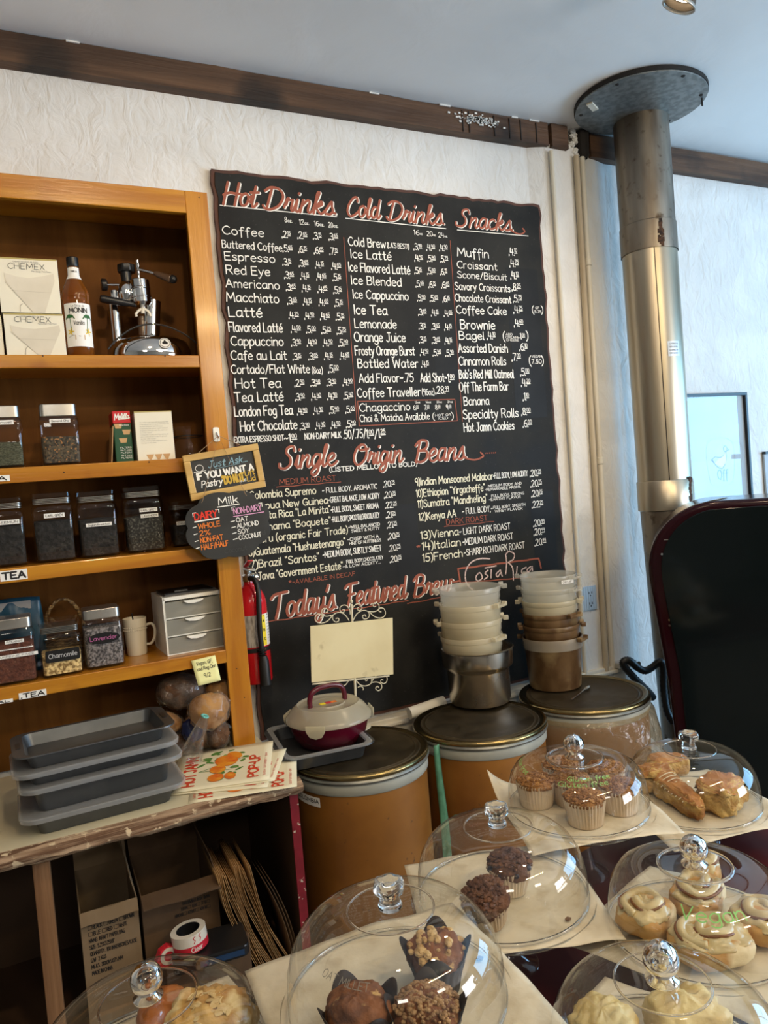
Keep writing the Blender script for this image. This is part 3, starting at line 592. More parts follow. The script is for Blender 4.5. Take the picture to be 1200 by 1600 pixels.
heads = (('Hot', A, 98, 246, 295, 122), ('Drinks', A, 330, 272, 735, 122), ('Cold', Bc, 8, 215, 205, 112), ('Drinks', Bc, 245, 240, 582, 112), ('Snacks', Bc, 650, 275, 985, 100), ('Single', Cc, 362, 218, 735, 135), ('Origin', Cc, 835, 195, 1165, 130), ('Beans', D, 122, 182, 470, 138), ("Today's", Cc, 312, 1188, 735, 155), ('Featured', Cc, 787, 1110, 1190, 140), ('Brew', D, 110, 1085, 372, 135))
for t, cf, x, y, x1, cap in heads:
    X, Z, W_, H = anchor(cf, x, y, x1, cap); mb = MB(); off = bfn(-.0004)
    lettering(mb, t, lambda u, v: off(u + .0038, v - .0016), X, Z, H, W_ * .96, .135, SG, slant=.16, gap=.2)
    mb.k = 1; mb.rc = 0; lettering(mb, t, bfn(.0004), X, Z, H, W_ * .96, .12, SG, slant=.16, gap=.2)
    if t == 'Snacks': ribbon(mb, _cr([(X + W_ * .93, Z + .004), (X + W_ * 1.1, Z - .010), (X + W_ * 1.2, Z + .002), (X + W_ * 1.17, Z + .015)]), .006, bfn(.0004))
    if t == 'Beans':
        ribbon(mb, _cr([(X + W_ * .95, Z + .005), (X + W_ * 1.15, Z - .006), (X + W_ * 1.33, Z + .006), (X + W_ * 1.28, Z + .022)]), .007, bfn(.0004))
        for k in range(6): ribbon(mb, [(X + W_ * (1.38 + .04 * k), Z + .016), (X + W_ * (1.39 + .04 * k), Z + .019)], .0035, bfn(.0004))
    mb.build('heading', ['ink_white', 'ink_brown'], board)
mb = MB()   # featured coffee chalked in the red box
def dpt(x, y): P = at(*D(x, y), Y=YB); return (P.x, P.z)
for st_ in ([(622, 828), (560, 826), (500, 850), (465, 900), (458, 960), (480, 1010), (525, 1050)], [(545, 925), (528, 955), (545, 976), (572, 955), (560, 925), (545, 925)], [(610, 905), (590, 925), (610, 945), (585, 965)], [(590, 890), (665, 875)], [(632, 900), (630, 955)], [(690, 905), (665, 930), (675, 948), (692, 925)], [(693, 905), (705, 945)], [(728, 930), (735, 860), (728, 800)], [(728, 800), (750, 778), (785, 795), (780, 830), (745, 852)], [(750, 856), (775, 890), (780, 972)], [(805, 880), (800, 930)], [(865, 885), (838, 900), (838, 925), (865, 920)], [(895, 880), (872, 900), (880, 918), (900, 895)], [(905, 878), (908, 905)]):
    ribbon(mb, _cr([dpt(*p) for p in st_]), .0055, bfn(.0006))
mb.build('chalk_lettering', 'chalk_pink', board, label='pink chalk name of the featured coffee')
# ---------------------------------------------------------------- wooden bookshelf on the counter
mat('dark_metal', (.05, .05, .05), rough=.35, metal=.8)
mat('lid_metal', (.62, .60, .56), (.5, .48, .44), ns=14, rough=.28, metal=1, r2=.4)
mat('chrome', (.78, .78, .78), rough=.07, metal=1)
mat('black_plastic', (.012, .012, .013), rough=.3)
mat('brown_grip', (.10, .055, .03), rough=.35, coat=.3)
mat('amber_syrup', (.42, .14, .02), rough=.03, trans=.7, ior=1.36)
mat('white_plastic', (.82, .80, .72), rough=.4)
mat('cream_card', (.80, .76, .62), (.74, .70, .57), ns=3, rough=.45)
mat('gold_trim', (.45, .36, .12), rough=.5)
mat('photo_beige', (.62, .57, .46), (.72, .67, .56), ns=5, rough=.4)
mat('shade_beige', (.42, .38, .30), rough=.4)
mat('green_pack', (.012, .07, .03), rough=.35); mat('red_pack', (.55, .012, .02), rough=.35)
mat('leaf_green', (.03, .13, .03), rough=.5); mat('yellow', (.75, .52, .03), rough=.5); mat('tan', (.55, .33, .14), rough=.5)
clear('jar_glass', ior=1.5, rough=.03)
clear('bag_film', ior=1.6, rough=.10, haze=.10, hc=(.7, .66, .6), bump=.014, bs=22)
mat('solid_glass', (1, 1, 1), rough=.0, trans=1, ior=1.48)
mat('tea_green', (.06, .065, .035), (.14, .14, .085), ns=60, st=(1, 1, 2.5), rough=.9, bump=1.5, bs=90, lo=.42, hi=.6, dist=2)
mat('tea_mix', (.03, .026, .02), (.11, .085, .05), ns=130, rough=.9, bump=1.5, bs=80, c3=(.42, .20, .07), ns3=170, lo3=.6, hi3=.66)
mat('tea_black', (.007, .0065, .006), (.022, .020, .018), ns=90, rough=.9, bump=1.2, bs=90)
mat('tea_grey', (.02, .02, .018), (.13, .13, .11), ns=170, rough=.9, bump=1.2, bs=90, lo=.5, hi=.68)
mat('tea_rooibos', (.075, .022, .012), (.13, .04, .02), ns=120, rough=.9, bump=1.2, bs=120, c3=(.3, .14, .08), ns3=170, lo3=.68, hi3=.74)
mat('tea_chamomile', (.25, .15, .05), (.80, .58, .25), ns=85, rough=.9, bump=2, bs=70, lo=.42, hi=.55)
mat('tea_lavender', (.05, .045, .045), (.30, .27, .26), ns=150, rough=.9, bump=1.5, bs=140, lo=.4, hi=.62)
SL = Vector((.0, -.0, .7735))
shelf = thing('bookshelf', 'orange-varnished wooden bookshelf standing on the cream counter', 'bookshelf', (0, 0, .7735))
sh = lambda: T(0, 0, -.7735)
MB().box(.494, .562, -.28, -.26, .7735, 2.482, sh()).build('post', 'wood_v', shelf, bev=.002)
MB().box(-.86, -.79, -.28, -.26, .7735, 2.482, sh()).build('post', 'wood_v', shelf, bev=.002)
MB().box(-.79, .494, -.28, -.26, 2.415, 2.482, sh()).build('top_rail', 'wood_h', shelf, bev=.002)
MB().box(-.86, .562, -.26, -.006, 2.462, 2.482, sh()).build('top_panel', 'wood_h', shelf)
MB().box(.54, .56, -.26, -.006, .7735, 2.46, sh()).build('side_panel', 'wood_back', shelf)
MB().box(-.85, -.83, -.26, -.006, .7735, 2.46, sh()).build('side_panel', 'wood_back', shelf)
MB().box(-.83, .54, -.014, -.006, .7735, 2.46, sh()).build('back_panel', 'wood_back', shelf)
for z, t, xr in ((1.988, .037, .4935), (1.679, .042, .4935), (1.405, .040, .4935), (1.083, .040, .496)):
    MB().box(-.79, xr, -.279, -.26, z - t, z, sh()).build('shelf_edge', 'wood_h', shelf, bev=.0025)
    MB().box(-.83, .54, -.26, -.014, z - .022, z, sh()).build('shelf_board', 'wood_h', shelf)
mb = MB()
for (px, py) in ((311, 308), (67, 556), (258, 556), (100, 738), (233, 722), (145, 863), (370, 1045), (382, 1090), (226, 862)):
    P = at(px, py, Y=-.281); mb.lathe([(.0022, 0), (.0018, .0008)], 8, T(P.x, P.y + (.001 if 1 else 0), P.z - .7735) @ RX(PI / 2), c1=1)
mb.build('nail', 'knot', shelf, kind='stuff')
def slab_label(name, px0, py0, px1, py1, Y, txt, parent, off, ht=.6, mt='paper_white', ink='black_ink', lab=None, font=None, st=.16, z1=None):
    """printed slip on a plane of constant Y; pixel corners bottom-left and top-right"""
    a = at(px0, py0, Y=Y); b = at(px1, py1, Y=Y); w_, h_ = b.x - a.x, b.z - a.z
    o = MB().box(0, w_, -.0006, 0, 0, h_, T(a.x - off.x, a.y - off.y, a.z - off.z)).build(name, mt, parent, label=lab)
    f = lambda u, v: Vector((a.x - off.x + u, a.y - off.y - .0011, a.z - off.z + v))
    if txt:
        mb = MB(); lines = txt.split('|'); n = len(lines); lh = h_ / n
        for k, t in enumerate(lines): lettering(mb, t, f, w_ * .08, h_ - lh * (k + 1) + lh * (1 - ht) / 2, lh * ht, w_ * .84, st, font)
        mb.build('print', ink, o)
    return o
shv = Vector((0, 0, .7735))
slab_label('shelf_label', 1, 909, 42, 888.5, -.2805, 'TEA', shelf, shv, .62, st=.28, lab='white TEA label on the third shelf edge')
slab_label('shelf_label', 30, 1093.5, 72, 1076, -.2805, '.TEA', shelf, shv, .62, st=.28, lab='white .TEA label on the lowest shelf edge')
slab_label('shelf_label', -50, 1109, 20, 1091, -.2805, 'HERBAL', shelf, shv, .62, st=.28, lab='white label ending in AL on the lowest shelf edge')
slab_label('shelf_label', -60, 756, 15, 742, -.2805, 'CHINA', shelf, shv, .62, st=.28, lab='white label ending in A on the second shelf edge')
# ---------------------------------------------------------------- jars
def jar(pxl, pxr, pyb, pyt, Z, lidh, fill, tea, label, Y=-.268, slips=(), glasslid=False, dpt=.105, chalk=None):
    a = at(pxl, pyb, Y=Y); b = at(pxr, pyb, Y=Y); w_ = b.x - a.x
    top = at((pxl + pxr) / 2 - .085 * (pyb - pyt), pyt, Y=Y).z; h_ = top - Z
    L0 = Vector(((a.x + b.x) / 2, Y + dpt / 2, Z + .0008)); t = thing('tea_jar', label, 'jar', L0, 0, 'square glass tea jars on the shelves')
    hb = h_ - lidh
    def ring(s, z, r=.014): return [Vector((x, y, z)) for x, y in rrect(w_ * s, dpt * s, r, 4)]
    lv = [ring(.93, 0), ring(1, .006), ring(1, hb - .018), ring(.97, hb - .008), ring(.88, hb)]
    n = len(lv[0]); vs = sum(lv, []); fs = [(j * n + i, j * n + (i + 1) % n, (j + 1) * n + (i + 1) % n, (j + 1) * n + i) for j in range(4) for i in range(n)] + [tuple(range(n))[::-1]]
    MB().add(vs, fs).build('glass_body', 'jar_glass', t, smooth=50)
    fz = (hb - .02) * fill; r0 = ring(.91, .008, .012); N = len(r0)
    mb = MB(); k = 5; vs = [v.copy() for v in r0] + [Vector((v.x, v.y, fz + .005 * noise.noise(v * 60 + L0 * 9))) for v in ring(.93, 0, .012)]
    mb.add(vs + [Vector((0, 0, fz + .006))], [(i, (i + 1) % N, N + (i + 1) % N, N + i) for i in range(N)] + [tuple(range(N))[::-1]] + [(N + i, N + (i + 1) % N, 2 * N) for i in range(N)])
    mb.build('tea_leaves', tea, t, kind='stuff')
    if glasslid:
        mb = MB(); mb.prism(rrect(w_ * .9, dpt * .9, .012), lidh * .45, T(0, 0, hb + .0005)); mb.prism(rrect(w_ * .96, dpt * .96, .014), lidh * .42, T(0, 0, hb + lidh * .55)); mb.build('glass_lid', 'jar_glass', t, bev=.002)
        mb = MB()
        for q in range(4): mb.prism(rrect(w_ * .91, dpt * .91, .012), .0014, T(0, 0, hb + .003 + q * lidh * .12))
        mb.build('lid_gasket', 'lid_metal', t)
    else: MB().prism(rrect(w_ * .91, dpt * .91, .012), lidh, T(0, 0, hb - .003)).build('lid', 'lid_metal', t, bev=.0025, smooth=40)
    for (x0, y0, x1, y1, tx) in slips: slab_label('jar_label', x0, y0, x1, y1, Y - .0006, tx, t, L0, .5, st=.15)
    if chalk:
        (x0, y0, x1, y1, tx, oval, inkc) = chalk; p0 = at(x0, y0, Y=Y); p1 = at(x1, y1, Y=Y); W_, H_ = p1.x - p0.x, p1.z - p0.z
        pts = [(W_ / 2 + W_ / 2 * math.cos(2 * PI * q / 24), H_ / 2 + H_ / 2 * math.sin(2 * PI * q / 24)) for q in range(24)] if oval else rrect(W_, H_, .006, 4, W_ / 2, H_ / 2)
        M = T(p0.x - L0.x, Y - L0.y - .0002, p0.z - L0.z) @ RX(PI / 2)
        o = MB().prism(pts, .0006, M).build('chalk_label', 'board_patch', t, label='black chalk label')
        mb = MB(); lettering(mb, tx, lambda u, v: M @ Vector((u, v, .0012)), W_ * .09, H_ * .36, H_ * .36, W_ * .82, .12, jit=.0004); mb.build('chalk_writing', inkc, o)
    return t
mat('chalk_grey', (.5, .5, .5), rough=.9); mat('chalk_mauve', (.45, .13, .3), rough=.9)
jar(-28, 40.5, 727, 632, 1.679, .034, .58, 'tea_green', 'square glass jar of long green tea leaves at the left edge, second shelf', slips=((-12, 664, 21, 656, 'Gunwell'),))
jar(66, 129.5, 722.5, 629, 1.679, .036, .66, 'tea_mix', 'square glass jar of speckled tea with orange bits, metal lid, second shelf', slips=((77.5, 661, 109.5, 654, 'General Cha'),))
jar(-18, 45, 883, 777, 1.405, .036, .8, 'tea_black', 'square jar of black tea cut by the left edge, third shelf', slips=((-6, 821, 30, 811, 'KEEMUN'),), glasslid=True, Y=-.225)
jar(56, 121.5, 874, 769, 1.405, .036, .8, 'tea_black', 'square jar with one white earl grey label, third shelf', slips=((69, 810, 100.5, 800.5, 'EARL GREY'),), glasslid=True, Y=-.225)
jar(127, 190, 867, 766, 1.405, .036, .78, 'tea_black', 'square jar with tan breakfast tea label, third shelf', slips=((134.5, 824, 174.5, 815, 'English Breakfast'),), glasslid=True, Y=-.225)
jar(200, 262, 859.5, 759, 1.405, .036, .74, 'tea_grey', 'square jar with two white labels earl grey and lavender, third shelf', slips=((218, 800.5, 245.5, 792.5, 'EARL GREY'), (220, 809.5, 247, 801.5, 'LAVENDER')), glasslid=True, Y=-.225)
jar(272, 326, 851, 782, 1.405, .030, .7, 'tea_black', 'dark jar half hidden behind the hanging milk sign', slips=((276, 821, 300, 813, 'ENGLISH'),), glasslid=True, Y=-.15, dpt=.09)
jar(-12, 61, 1066, 966, 1.083, .030, .84, 'tea_rooibos', 'square jar of red-brown rooibos tea with three white labels, lowest shelf', slips=((8, 1007, 37, 997.5, 'ROOIBOS'), (-20, 1021, 52, 1008.5, 'ORGANIC / HERBAL'), (-14, 1033, 59, 1016.5, 'CAFFEINE FREE')))
jar(66, 132.5, 1056.5, 970, 1.083, .036, .62, 'tea_chamomile', 'square jar of yellow chamomile flowers with black chalk label, lowest shelf', glasslid=True, chalk=(72, 1037, 124, 1010, 'Chamomile', False, 'chalk_grey'))
jar(134.5, 198, 1043, 950, 1.083, .030, .92, 'tea_lavender', 'square jar of grey lavender buds with oval chalk label, lowest shelf', Y=-.252, chalk=(137, 1009.5, 186.5, 984.5, 'Lavender', True, 'chalk_mauve'))
# ---------------------------------------------------------------- coffee filter boxes
def filterbox(x0, x1, yb, yt, Z, Y, label, first):
    a = at(x0, yb, Y=Y); b = at(x1, yb, Y=Y); w_ = b.x - a.x; h_ = at((x0 + x1) / 2 - 5, yt, Y=Y).z - Z
    t = thing('filter_box', label, 'box', (a.x, Y, Z), 0, 'filter paper boxes stacked on the top shelf')
    MB().box(0, w_, 0, .15, 0, h_).build('carton', 'cream_card', t, bev=.001)
    MB().box(.001, w_ - .001, -.0006, .1, h_ - .0035, h_ + .0005).build('top_edge', 'gold_trim', t)
    f = lambda u, v: Vector((u * w_, -.0008, v * w_))
    H = h_ / w_
    c = [(.14, .70 * H / .92), (.94, .72 * H / .92), (.58, .0), (.5, .0)]
    o = MB().add([f(.10, H * .72), f(.30, H * .66), f(.5, H * .64), f(.72, H * .68), f(.92, H * .74), f(.93, H * .60), f(.72, .01), f(.52, .01), f(.12, H * .56)], [tuple(range(9))]).build('printed_filter', 'photo_beige', t)
    mb = MB(); g = lambda u, v: Vector((u * w_, -.0014, v * w_))
    ribbon(mb, [(.20, H * .40), (.84, H * .38)], .004, g); ribbon(mb, [(.10, H * .56), (.52, .01)], .005, g); ribbon(mb, _cr([(.31, .02), (.32, .12), (.36, .16)]), .012, g)
    mb.build('printed_outline', 'shade_beige', t)
    mb = MB(); lettering(mb, 'CHEMEX', g, .18, H * .80, .10, .60, .07, gap=1.6); mb.build('printed_name', 'black_ink', t)
    mb = MB(); lettering(mb, 'CHEMEX BONDED FILTERS', g, .26, H * .92, .022, .42, .14); lettering(mb, 'Pure Design. Pure Flavor', g, .56, H * .755, .024, .32, .12); mb.build('small_print', 'grey_ink', t)
    return t
filterbox(11, 104.5, 556, 490.5, 1.9885, -.262, 'lower cream coffee filter box beside the syrup bottle', True)
filterbox(2, 96.5, 488, 404, at(50, 489.5, Y=-.262).z + .001, -.262, 'upper cream coffee filter box beside the syrup bottle', False)
filterbox(-85, 7.5, 556, 492, 1.9885, -.255, 'lower filter box cut off by the left edge of the photo', False)
filterbox(-95, -1, 488, 404, at(-50, 491, Y=-.255).z + .001, -.255, 'upper filter box cut off by the left edge of the photo', False)
# ---------------------------------------------------------------- syrup bottle
P = at(127, 556, Y=-.225); t = thing('syrup_bottle', 'amber vanilla syrup bottle with white palm label and black cap', 'bottle', (P.x, P.y, 1.9885)); hb = at(115, 403, Y=-.225).z - 1.9885
s_ = hb / .30
pr_ = [(.034, 0), (.0385, .004), (.0385, .05), (.0385, .165), (.0375, .172), (.039, .178), (.0385, .19), (.034, .205), (.024, .228), (.0155, .243), (.0145, .262), (.0145, .28)]
MB().lathe([(r * s_, z * s_) for r, z in pr_], 36, c0=1, c1=1).build('bottle_body', 'amber_syrup', t, smooth=50)
MB().lathe([(.0165 * s_, .272 * s_), (.0172 * s_, .274 * s_), (.0172 * s_, .298 * s_), (.0155 * s_, .30 * s_)], 28, c0=1, c1=1).build('cap', 'black_plastic', t, smooth=40)
MB().lathe([(.0225 * s_, .2325 * s_), (.0163 * s_, .245 * s_), (.0158 * s_, .268 * s_)], 28).build('neck_label', 'paper_white', t, smooth=60)
R0 = .0392 * s_
def cyl(r): return lambda u, v: Vector((r * math.sin(u / r), -r * math.cos(u / r), v))
mb = MB(); cf = cyl(R0); mb.grid(18, 1, lambda u, v: cf((u - .5) * 2.3 * R0, (.028 + .128 * v) * s_)); lb = mb.build('label', 'paper_white', t, smooth=True)
mb = MB(); g = cyl(R0 + .0006); k = s_
lettering(mb, 'MONIN', g, 0, .128 * k, .0135 * k, .052 * k, .2, center=True); lettering(mb, 'Vanilla', g, 0, .092 * k, .012 * k, .03 * k, .1, center=True); lettering(mb, 'Le Sirop de', g, 0, .145 * k, .006 * k, .038 * k, .1, center=True)
lettering(mb, 'VANILLA', cyl(.0166 * k), 0, .253 * k, .005 * k, .018 * k, .14, center=True)
for yy in (.033, .151): ribbon(mb, [(-.036 * k, yy * k), (.036 * k, yy * k)], .0006, g)
ribbon(mb, [(-.034 * k, .056 * k), (-.02 * k, .062 * k), (0, .058 * k), (.03 * k, .06 * k)], .0008, g); mb.build('print', 'black_ink', lb)
mb = MB()
for sx in (-1, 1):
    ribbon(mb, [(sx * .022 * k, .07 * k), (sx * .0245 * k, .09 * k), (sx * .026 * k, .112 * k)], .0018 * k, g)
    for a in range(7):
        an = PI * (a / 6) ; ribbon(mb, _cr([(sx * .026 * k, .113 * k), ((sx * .026 + .009 * math.cos(an)) * k, (.116 + .007 * math.sin(an)) * k), ((sx * .026 + .014 * math.cos(an)) * k, (.110 + .004 * math.sin(an)) * k)]), .003 * k, g)
mb.build('palm_print', 'leaf_green', lb)
mb = MB()
for sx in (-1, 1):
    for a in range(5): an = 2 * PI * a / 5; ribbon(mb, [(sx * .026 * k, .072 * k), ((sx * .026 + .009 * math.cos(an)) * k, (.072 + .009 * math.sin(an)) * k)], .0035 * k, g)
mb.build('flower_print', 'yellow', lb)
mb = MB(); ribbon(mb, [(-.014 * k, .055 * k), (.014 * k, .055 * k)], .014 * k, g, cap=False); mb.build('crate_print', 'tan', lb)
# ---------------------------------------------------------------- lever espresso machine (laid out in the plane it stands in)
YE = -.15; P = at(238, 556, Y=YE); EL = Vector((P.x, YE, 1.9885)); t = thing('espresso_machine', 'chrome lever espresso machine with black knobs on the top shelf', 'espresso machine', EL)
def e(x, y, dy=0): p = at(x, y, Y=YE) - EL; p.y += dy; return p
def lat(a, b, prof, seg=24, c=True):
    """turned piece along a -> b, prof = (radius, share of the length)"""
    d = b - a; M = T(*a) @ d.to_track_quat('Z', 'Y').to_matrix().to_4x4(); return MB().lathe([(r, s * d.length) for r, s in prof], seg, M, c0=c, c1=c)
b0 = e(238, 548); sc = .00192
mb = MB(); prof = [(.098, -.0), (.1, .004), (.1, .014), (.096, .02)]
base = MB(); base.lathe([(.118, .002), (.122, .008), (.120, .036), (.108, .062), (.08, .076), (.03, .082)], 48, T(0, 0, 0) @ Matrix.Diagonal((1, .66, 1, 1)), c0=1, c1=1); base.build('base', 'chrome', t, smooth=50)
MB().lathe([(.124, 0), (.126, .002), (.126, .008), (.124, .01)], 48, Matrix.Diagonal((1, .66, 1, 1)), c0=1, c1=1).build('base_rim', 'black_plastic', t, smooth=40)
o = e(248, 535, -.0); M = T(.028, -.0780, .045) @ RX(PI / 2 - .35)
mb = MB(); mb.lathe([(.0175, 0), (.0175, .0015), (.016, .002)], 28, M, c1=1); bd = mb.build('badge', 'paper_white', t)
mb = MB(); mb.lathe([(.0150, .0022), (.0135, .0024)], 28, M); mb.box(-.008, .008, -.004, .003, .0022, .003, M); mb.prism([(-.006, .002), (.006, .002), (0, .011)], .003, M); mb.build('emblem', 'black_ink', bd)
lat(Vector((0, .01, .055)), e(238, 470, .01), [(.028, 0), (.027, .5), (.028, 1)]).build('boiler_column', 'chrome', t, smooth=40)
lat(e(187, 552, .02), e(179, 474, .02), [(.017, 0), (.017, 1)]).build('sight_glass_tube', 'chrome', t, smooth=40)
lat(e(181, 470, .02), e(179, 452, .02), [(.013, 0), (.013, 1)]).build('tube_cap', 'chrome', t, smooth=40)
lat(e(221, 481, -.02), e(216, 440, -.02), [(.022, 0), (.029, .12), (.029, .28), (.0315, .3), (.0315, .34), (.029, .36), (.029, .6), (.031, .62), (.031, .66), (.0295, .68), (.0295, .95), (.024, 1)]).build('group_cylinder', 'chrome', t, smooth=30)
lat(e(197, 470, .0), e(197, 442, .0), [(.022, 0), (.026, .3), (.026, .7), (.016, 1)]).build('boiler_body', 'chrome', t, smooth=40)
lat(e(197, 470, 0), e(205, 462, -.01), [(.02, 0), (.02, 1)]).build('boiler_neck', 'chrome', t, smooth=40)
lat(e(198, 441, .0), e(196, 425, .0), [(.015, 0), (.017, 1)]).build('valve_neck', 'black_plastic', t, smooth=40)
mb = MB(); a_, b_ = e(198, 426, 0), e(197, 414, 0); mb.lathe([(.024, 0), (.026, .004), (.026, (b_ - a_).length - .003), (.022, (b_ - a_).length)], 40, T(*a_), c0=1, c1=1, rf=lambda a, z: 1 + .06 * (math.sin(8 * a) > 0)); mb.build('filler_cap', 'black_plastic', t, smooth=30)
lat(e(216, 440, -.02), e(213, 410, -.02), [(.004, 0), (.004, .6), (.006, .65), (.006, 1)]).build('piston_rod', 'chrome', t, smooth=40)
MB().tube([e(213, 424, -.022), e(226, 428, -.03), e(240, 434, -.045), e(250, 440, -.055)], .005, 10).build('lever_arm', 'chrome', t, smooth=60)
lat(e(238, 433, -.043), e(263, 447, -.07), [(.006, 0), (.009, .2), (.012, .8), (.014, .9), (.010, 1)]).build('lever_grip', 'brown_grip', t, smooth=50)
MB().blob(e(264, 446.5, -.072), .013, .013, .013).build('grip_end', 'black_plastic', t, smooth=True)
lat(e(158, 445, 0), e(169, 445, 0), [(.016, 0), (.018, .15), (.018, .75), (.008, 1)]).build('steam_knob', 'black_plastic', t, smooth=30)
MB().tube([e(168, 445), e(186, 445)], .0035, 10).build('steam_valve', 'chrome', t, smooth=60)
lat(e(155, 471, -.035), e(212, 479, -.02), [(.009, 0), (.0115, .06), (.011, .5), (.008, .9), (.007, 1)]).build('portafilter_handle', 'black_plastic', t, smooth=50)
mb = MB()
for sx in (-1, 1): mb.tube([e(222, 484, -.02), e(222 + sx * 7, 488, -.02), e(222 + sx * 11, 493, -.02), e(223 + sx * 11, 497, -.02)], .0042, 8)
mb.tube([e(221, 478, -.02), e(222, 492, -.02)], .006, 8); mb.build('spouts', 'white_plastic', t, smooth=60)
lat(e(224, 524, .01), e(222, 494, .01), [(.012, 0), (.012, 1)]).build('tamper_column', 'brown_grip', t, smooth=40)
MB().tube(sm3([e(165, 554, -.08), e(176, 541, -.08), e(192, 528, -.08), e(210, 519, -.08), e(232, 515.5, -.08), e(254, 519, -.08), e(276, 528, -.08), e(294, 540, -.08), e(306, 551, -.08)]), .0026, 8).build('power_cord', 'black_plastic', t, smooth=60)
# ---------------------------------------------------------------- second shelf: filter packs, carafe
a = at(182, 722, Y=-.23); b = at(206, 720, Y=-.23); h_ = at(170, 643, Y=-.23).z - 1.679; w_ = b.x - a.x
t = thing('filter_pack', 'narrow green and red pack of coffee filters on the second shelf', 'package', (a.x, -.23, 1.6795), .0)
MB().box(0, w_ * 1.15, 0, .10, 0, h_ * .76).build('green_sleeve', 'green_pack', t, bev=.002); rd = MB().box(-.0005, w_ * 1.15 + .0005, -.001, .1, h_ * .76, h_).build('red_band', 'red_pack', t, bev=.002)
mb = MB(); lettering(mb, 'Melitta', lambda u, v: Vector((u, -.002, v)), w_ * .12, h_ * .83, h_ * .11, w_ * .95, .16, SG, slant=.2, rot=.05, gap=.1); mb.build('print', 'paper_white', rd)
mb = MB(); g = lambda u, v: Vector((u, -.0008, v))
for (cx_, cz_) in ((.28, .66), (.72, .54), (.5, .38)): mb.prism([(-.008, 0), (.008, 0), (.012, .014), (-.012, .014)], .0004, T(cx_ * w_ * 1.15, -.0004, cz_ * h_) @ RX(PI / 2))
mb.build('pictograms', 'tan', t)
mb = MB(); lettering(mb, 'Directions', g, w_ * .4, h_ * .71, h_ * .03, w_ * .6, .14)
for k in range(5): lettering(mb, 'No.2 cone' if k % 2 else 'FILTERS', g, w_ * .35, h_ * (.27 - k * .05), h_ * .028, w_ * .7, .14)
mb.build('print', 'paper_white', t)
MB().box(-.0, .002, .01, .11, 0, h_ * .72).build('flap', 'tan', t, loc=(-.014, -.01, 0), rot=(0, .12, 0))
a = at(216, 719.5, Y=-.245); b = at(274.5, 717, Y=-.245); h_ = at(233, 643, Y=-.245).z - 1.679; w_ = b.x - a.x
t = thing('instruction_box', 'cream box printed with brewing steps beside the green pack', 'box', (a.x, -.245, 1.6795))
MB().box(0, w_, 0, .12, 0, h_).build('carton', 'cream_card', t, bev=.0015); MB().box(.0, w_, -.0005, .11, h_ - .003, h_ + .0004).build('top_edge', 'gold_trim', t)
mb = MB(); g = lambda u, v: Vector((u, -.0008, v))
for k, (t_, wd) in enumerate((('The coffee is the same with the perfect filter.', .78), ('1. Place opened filter into top of coffeemaker with', .78), ('the three fold portion toward the spout', .6), ('2. Put into the filter cone one rounded tablespoon', .74), ('of ground coffee for each five ounce cup', .72), ('(a little more)', .3), ('3. Bring water to a boil, wait thirty seconds, and', .74), ('pour a small amount to wet the grounds', .7), ('and let them bloom', .4), ('4. Pour remaining water keeping well below', .7), ('the top of the filter', .4))): lettering(mb, t_, g, w_ * .12, h_ * (.77 - .042 * k), h_ * .019, w_ * wd, .1)
mb.build('print', 'grey_ink', t)
mb = MB()
for cx_ in (.33, .55, .77): mb.prism([(-.003, 0), (.003, 0), (.011, .016), (-.011, .016)], .0004, T(cx_ * w_, -.0004, .002) @ RX(PI / 2))
mb.build('pictograms', 'tan', t)
P = at(302, 716, Y=-.13); t = thing('glass_carafe', 'clear glass carafe in shadow at the right end of the second shelf', 'carafe', (P.x - .01, -.13, 1.6795)); hz = at(290, 668, Y=-.13).z - 1.6795
MB().lathe([(.045, 0), (.052, .01), (.05, hz * .5), (.040, hz * .66), (.043, hz * .70), (.045, hz * .98), (.046, hz)], 32, c0=1).build('glass_body', 'jar_glass', t, smooth=50)
MB().lathe([(.046, hz * .70), (.047, hz * .71), (.047, hz * .73), (.046, hz * .74)], 32).build('collar', 'dark_metal', t, smooth=40)
# ---------------------------------------------------------------- lowest shelf: mug, drawers, bag, basket
mat('mug_cream', (.62, .56, .43), rough=.2, coat=.3)
P = at(214, 1021, Z=1.083); t = thing('mug', 'cream mug with beaded rim and a dark stirrer inside', 'mug', (P.x, P.y - .015, 1.0835)); hm = at(205, 966, Y=P.y - .015).z - 1.0835; r = .0355
MB().lathe([(r * .80, 0), (r * .84, .004), (r * .9, hm * .4), (r, hm * .97), (r * .985, hm), (r * .93, hm * .97), (r * .84, .4 * hm), (r * .6, .006), (.001, .005)], 36, c0=1).build('cup', 'mug_cream', t, smooth=60)
mb = MB()
for row in (.76, .69):
    for k in range(34): a = 2 * PI * k / 34; mb.blob((r * .975 * math.cos(a), r * .975 * math.sin(a), hm * row), .0018, .0018, .0018, seg=6, rings=4)
mb.build('beading', 'mug_cream', t, smooth=True, kind='stuff')
MB().tube(sm3([(.033, -.01, hm * .78), (.048, -.016, hm * .80), (.056, -.02, hm * .66), (.053, -.019, hm * .42), (.042, -.014, hm * .26), (.029, -.01, hm * .26)]), .0045, 10).build('handle', 'mug_cream', t, smooth=60, sub=1)
tag(MB().tube([(0, 0, 0), (-.012, 0, hm + .008)], .0022, 8).build('stirrer', 'black_plastic', None, loc=(P.x + .006, P.y - .015, 1.0905)), 'dark stirrer standing in the cream mug', 'stirrer')
clear('milky_plastic', ior=1.4, rough=.2, haze=.42, hc=(.62, .60, .52))
a = at(262, 1026, Z=1.083); b = at(353, 1010, Z=1.083); w_ = (b - a).length; h_ = at(250, 936, Y=-.24).z - 1.083; dp = .19
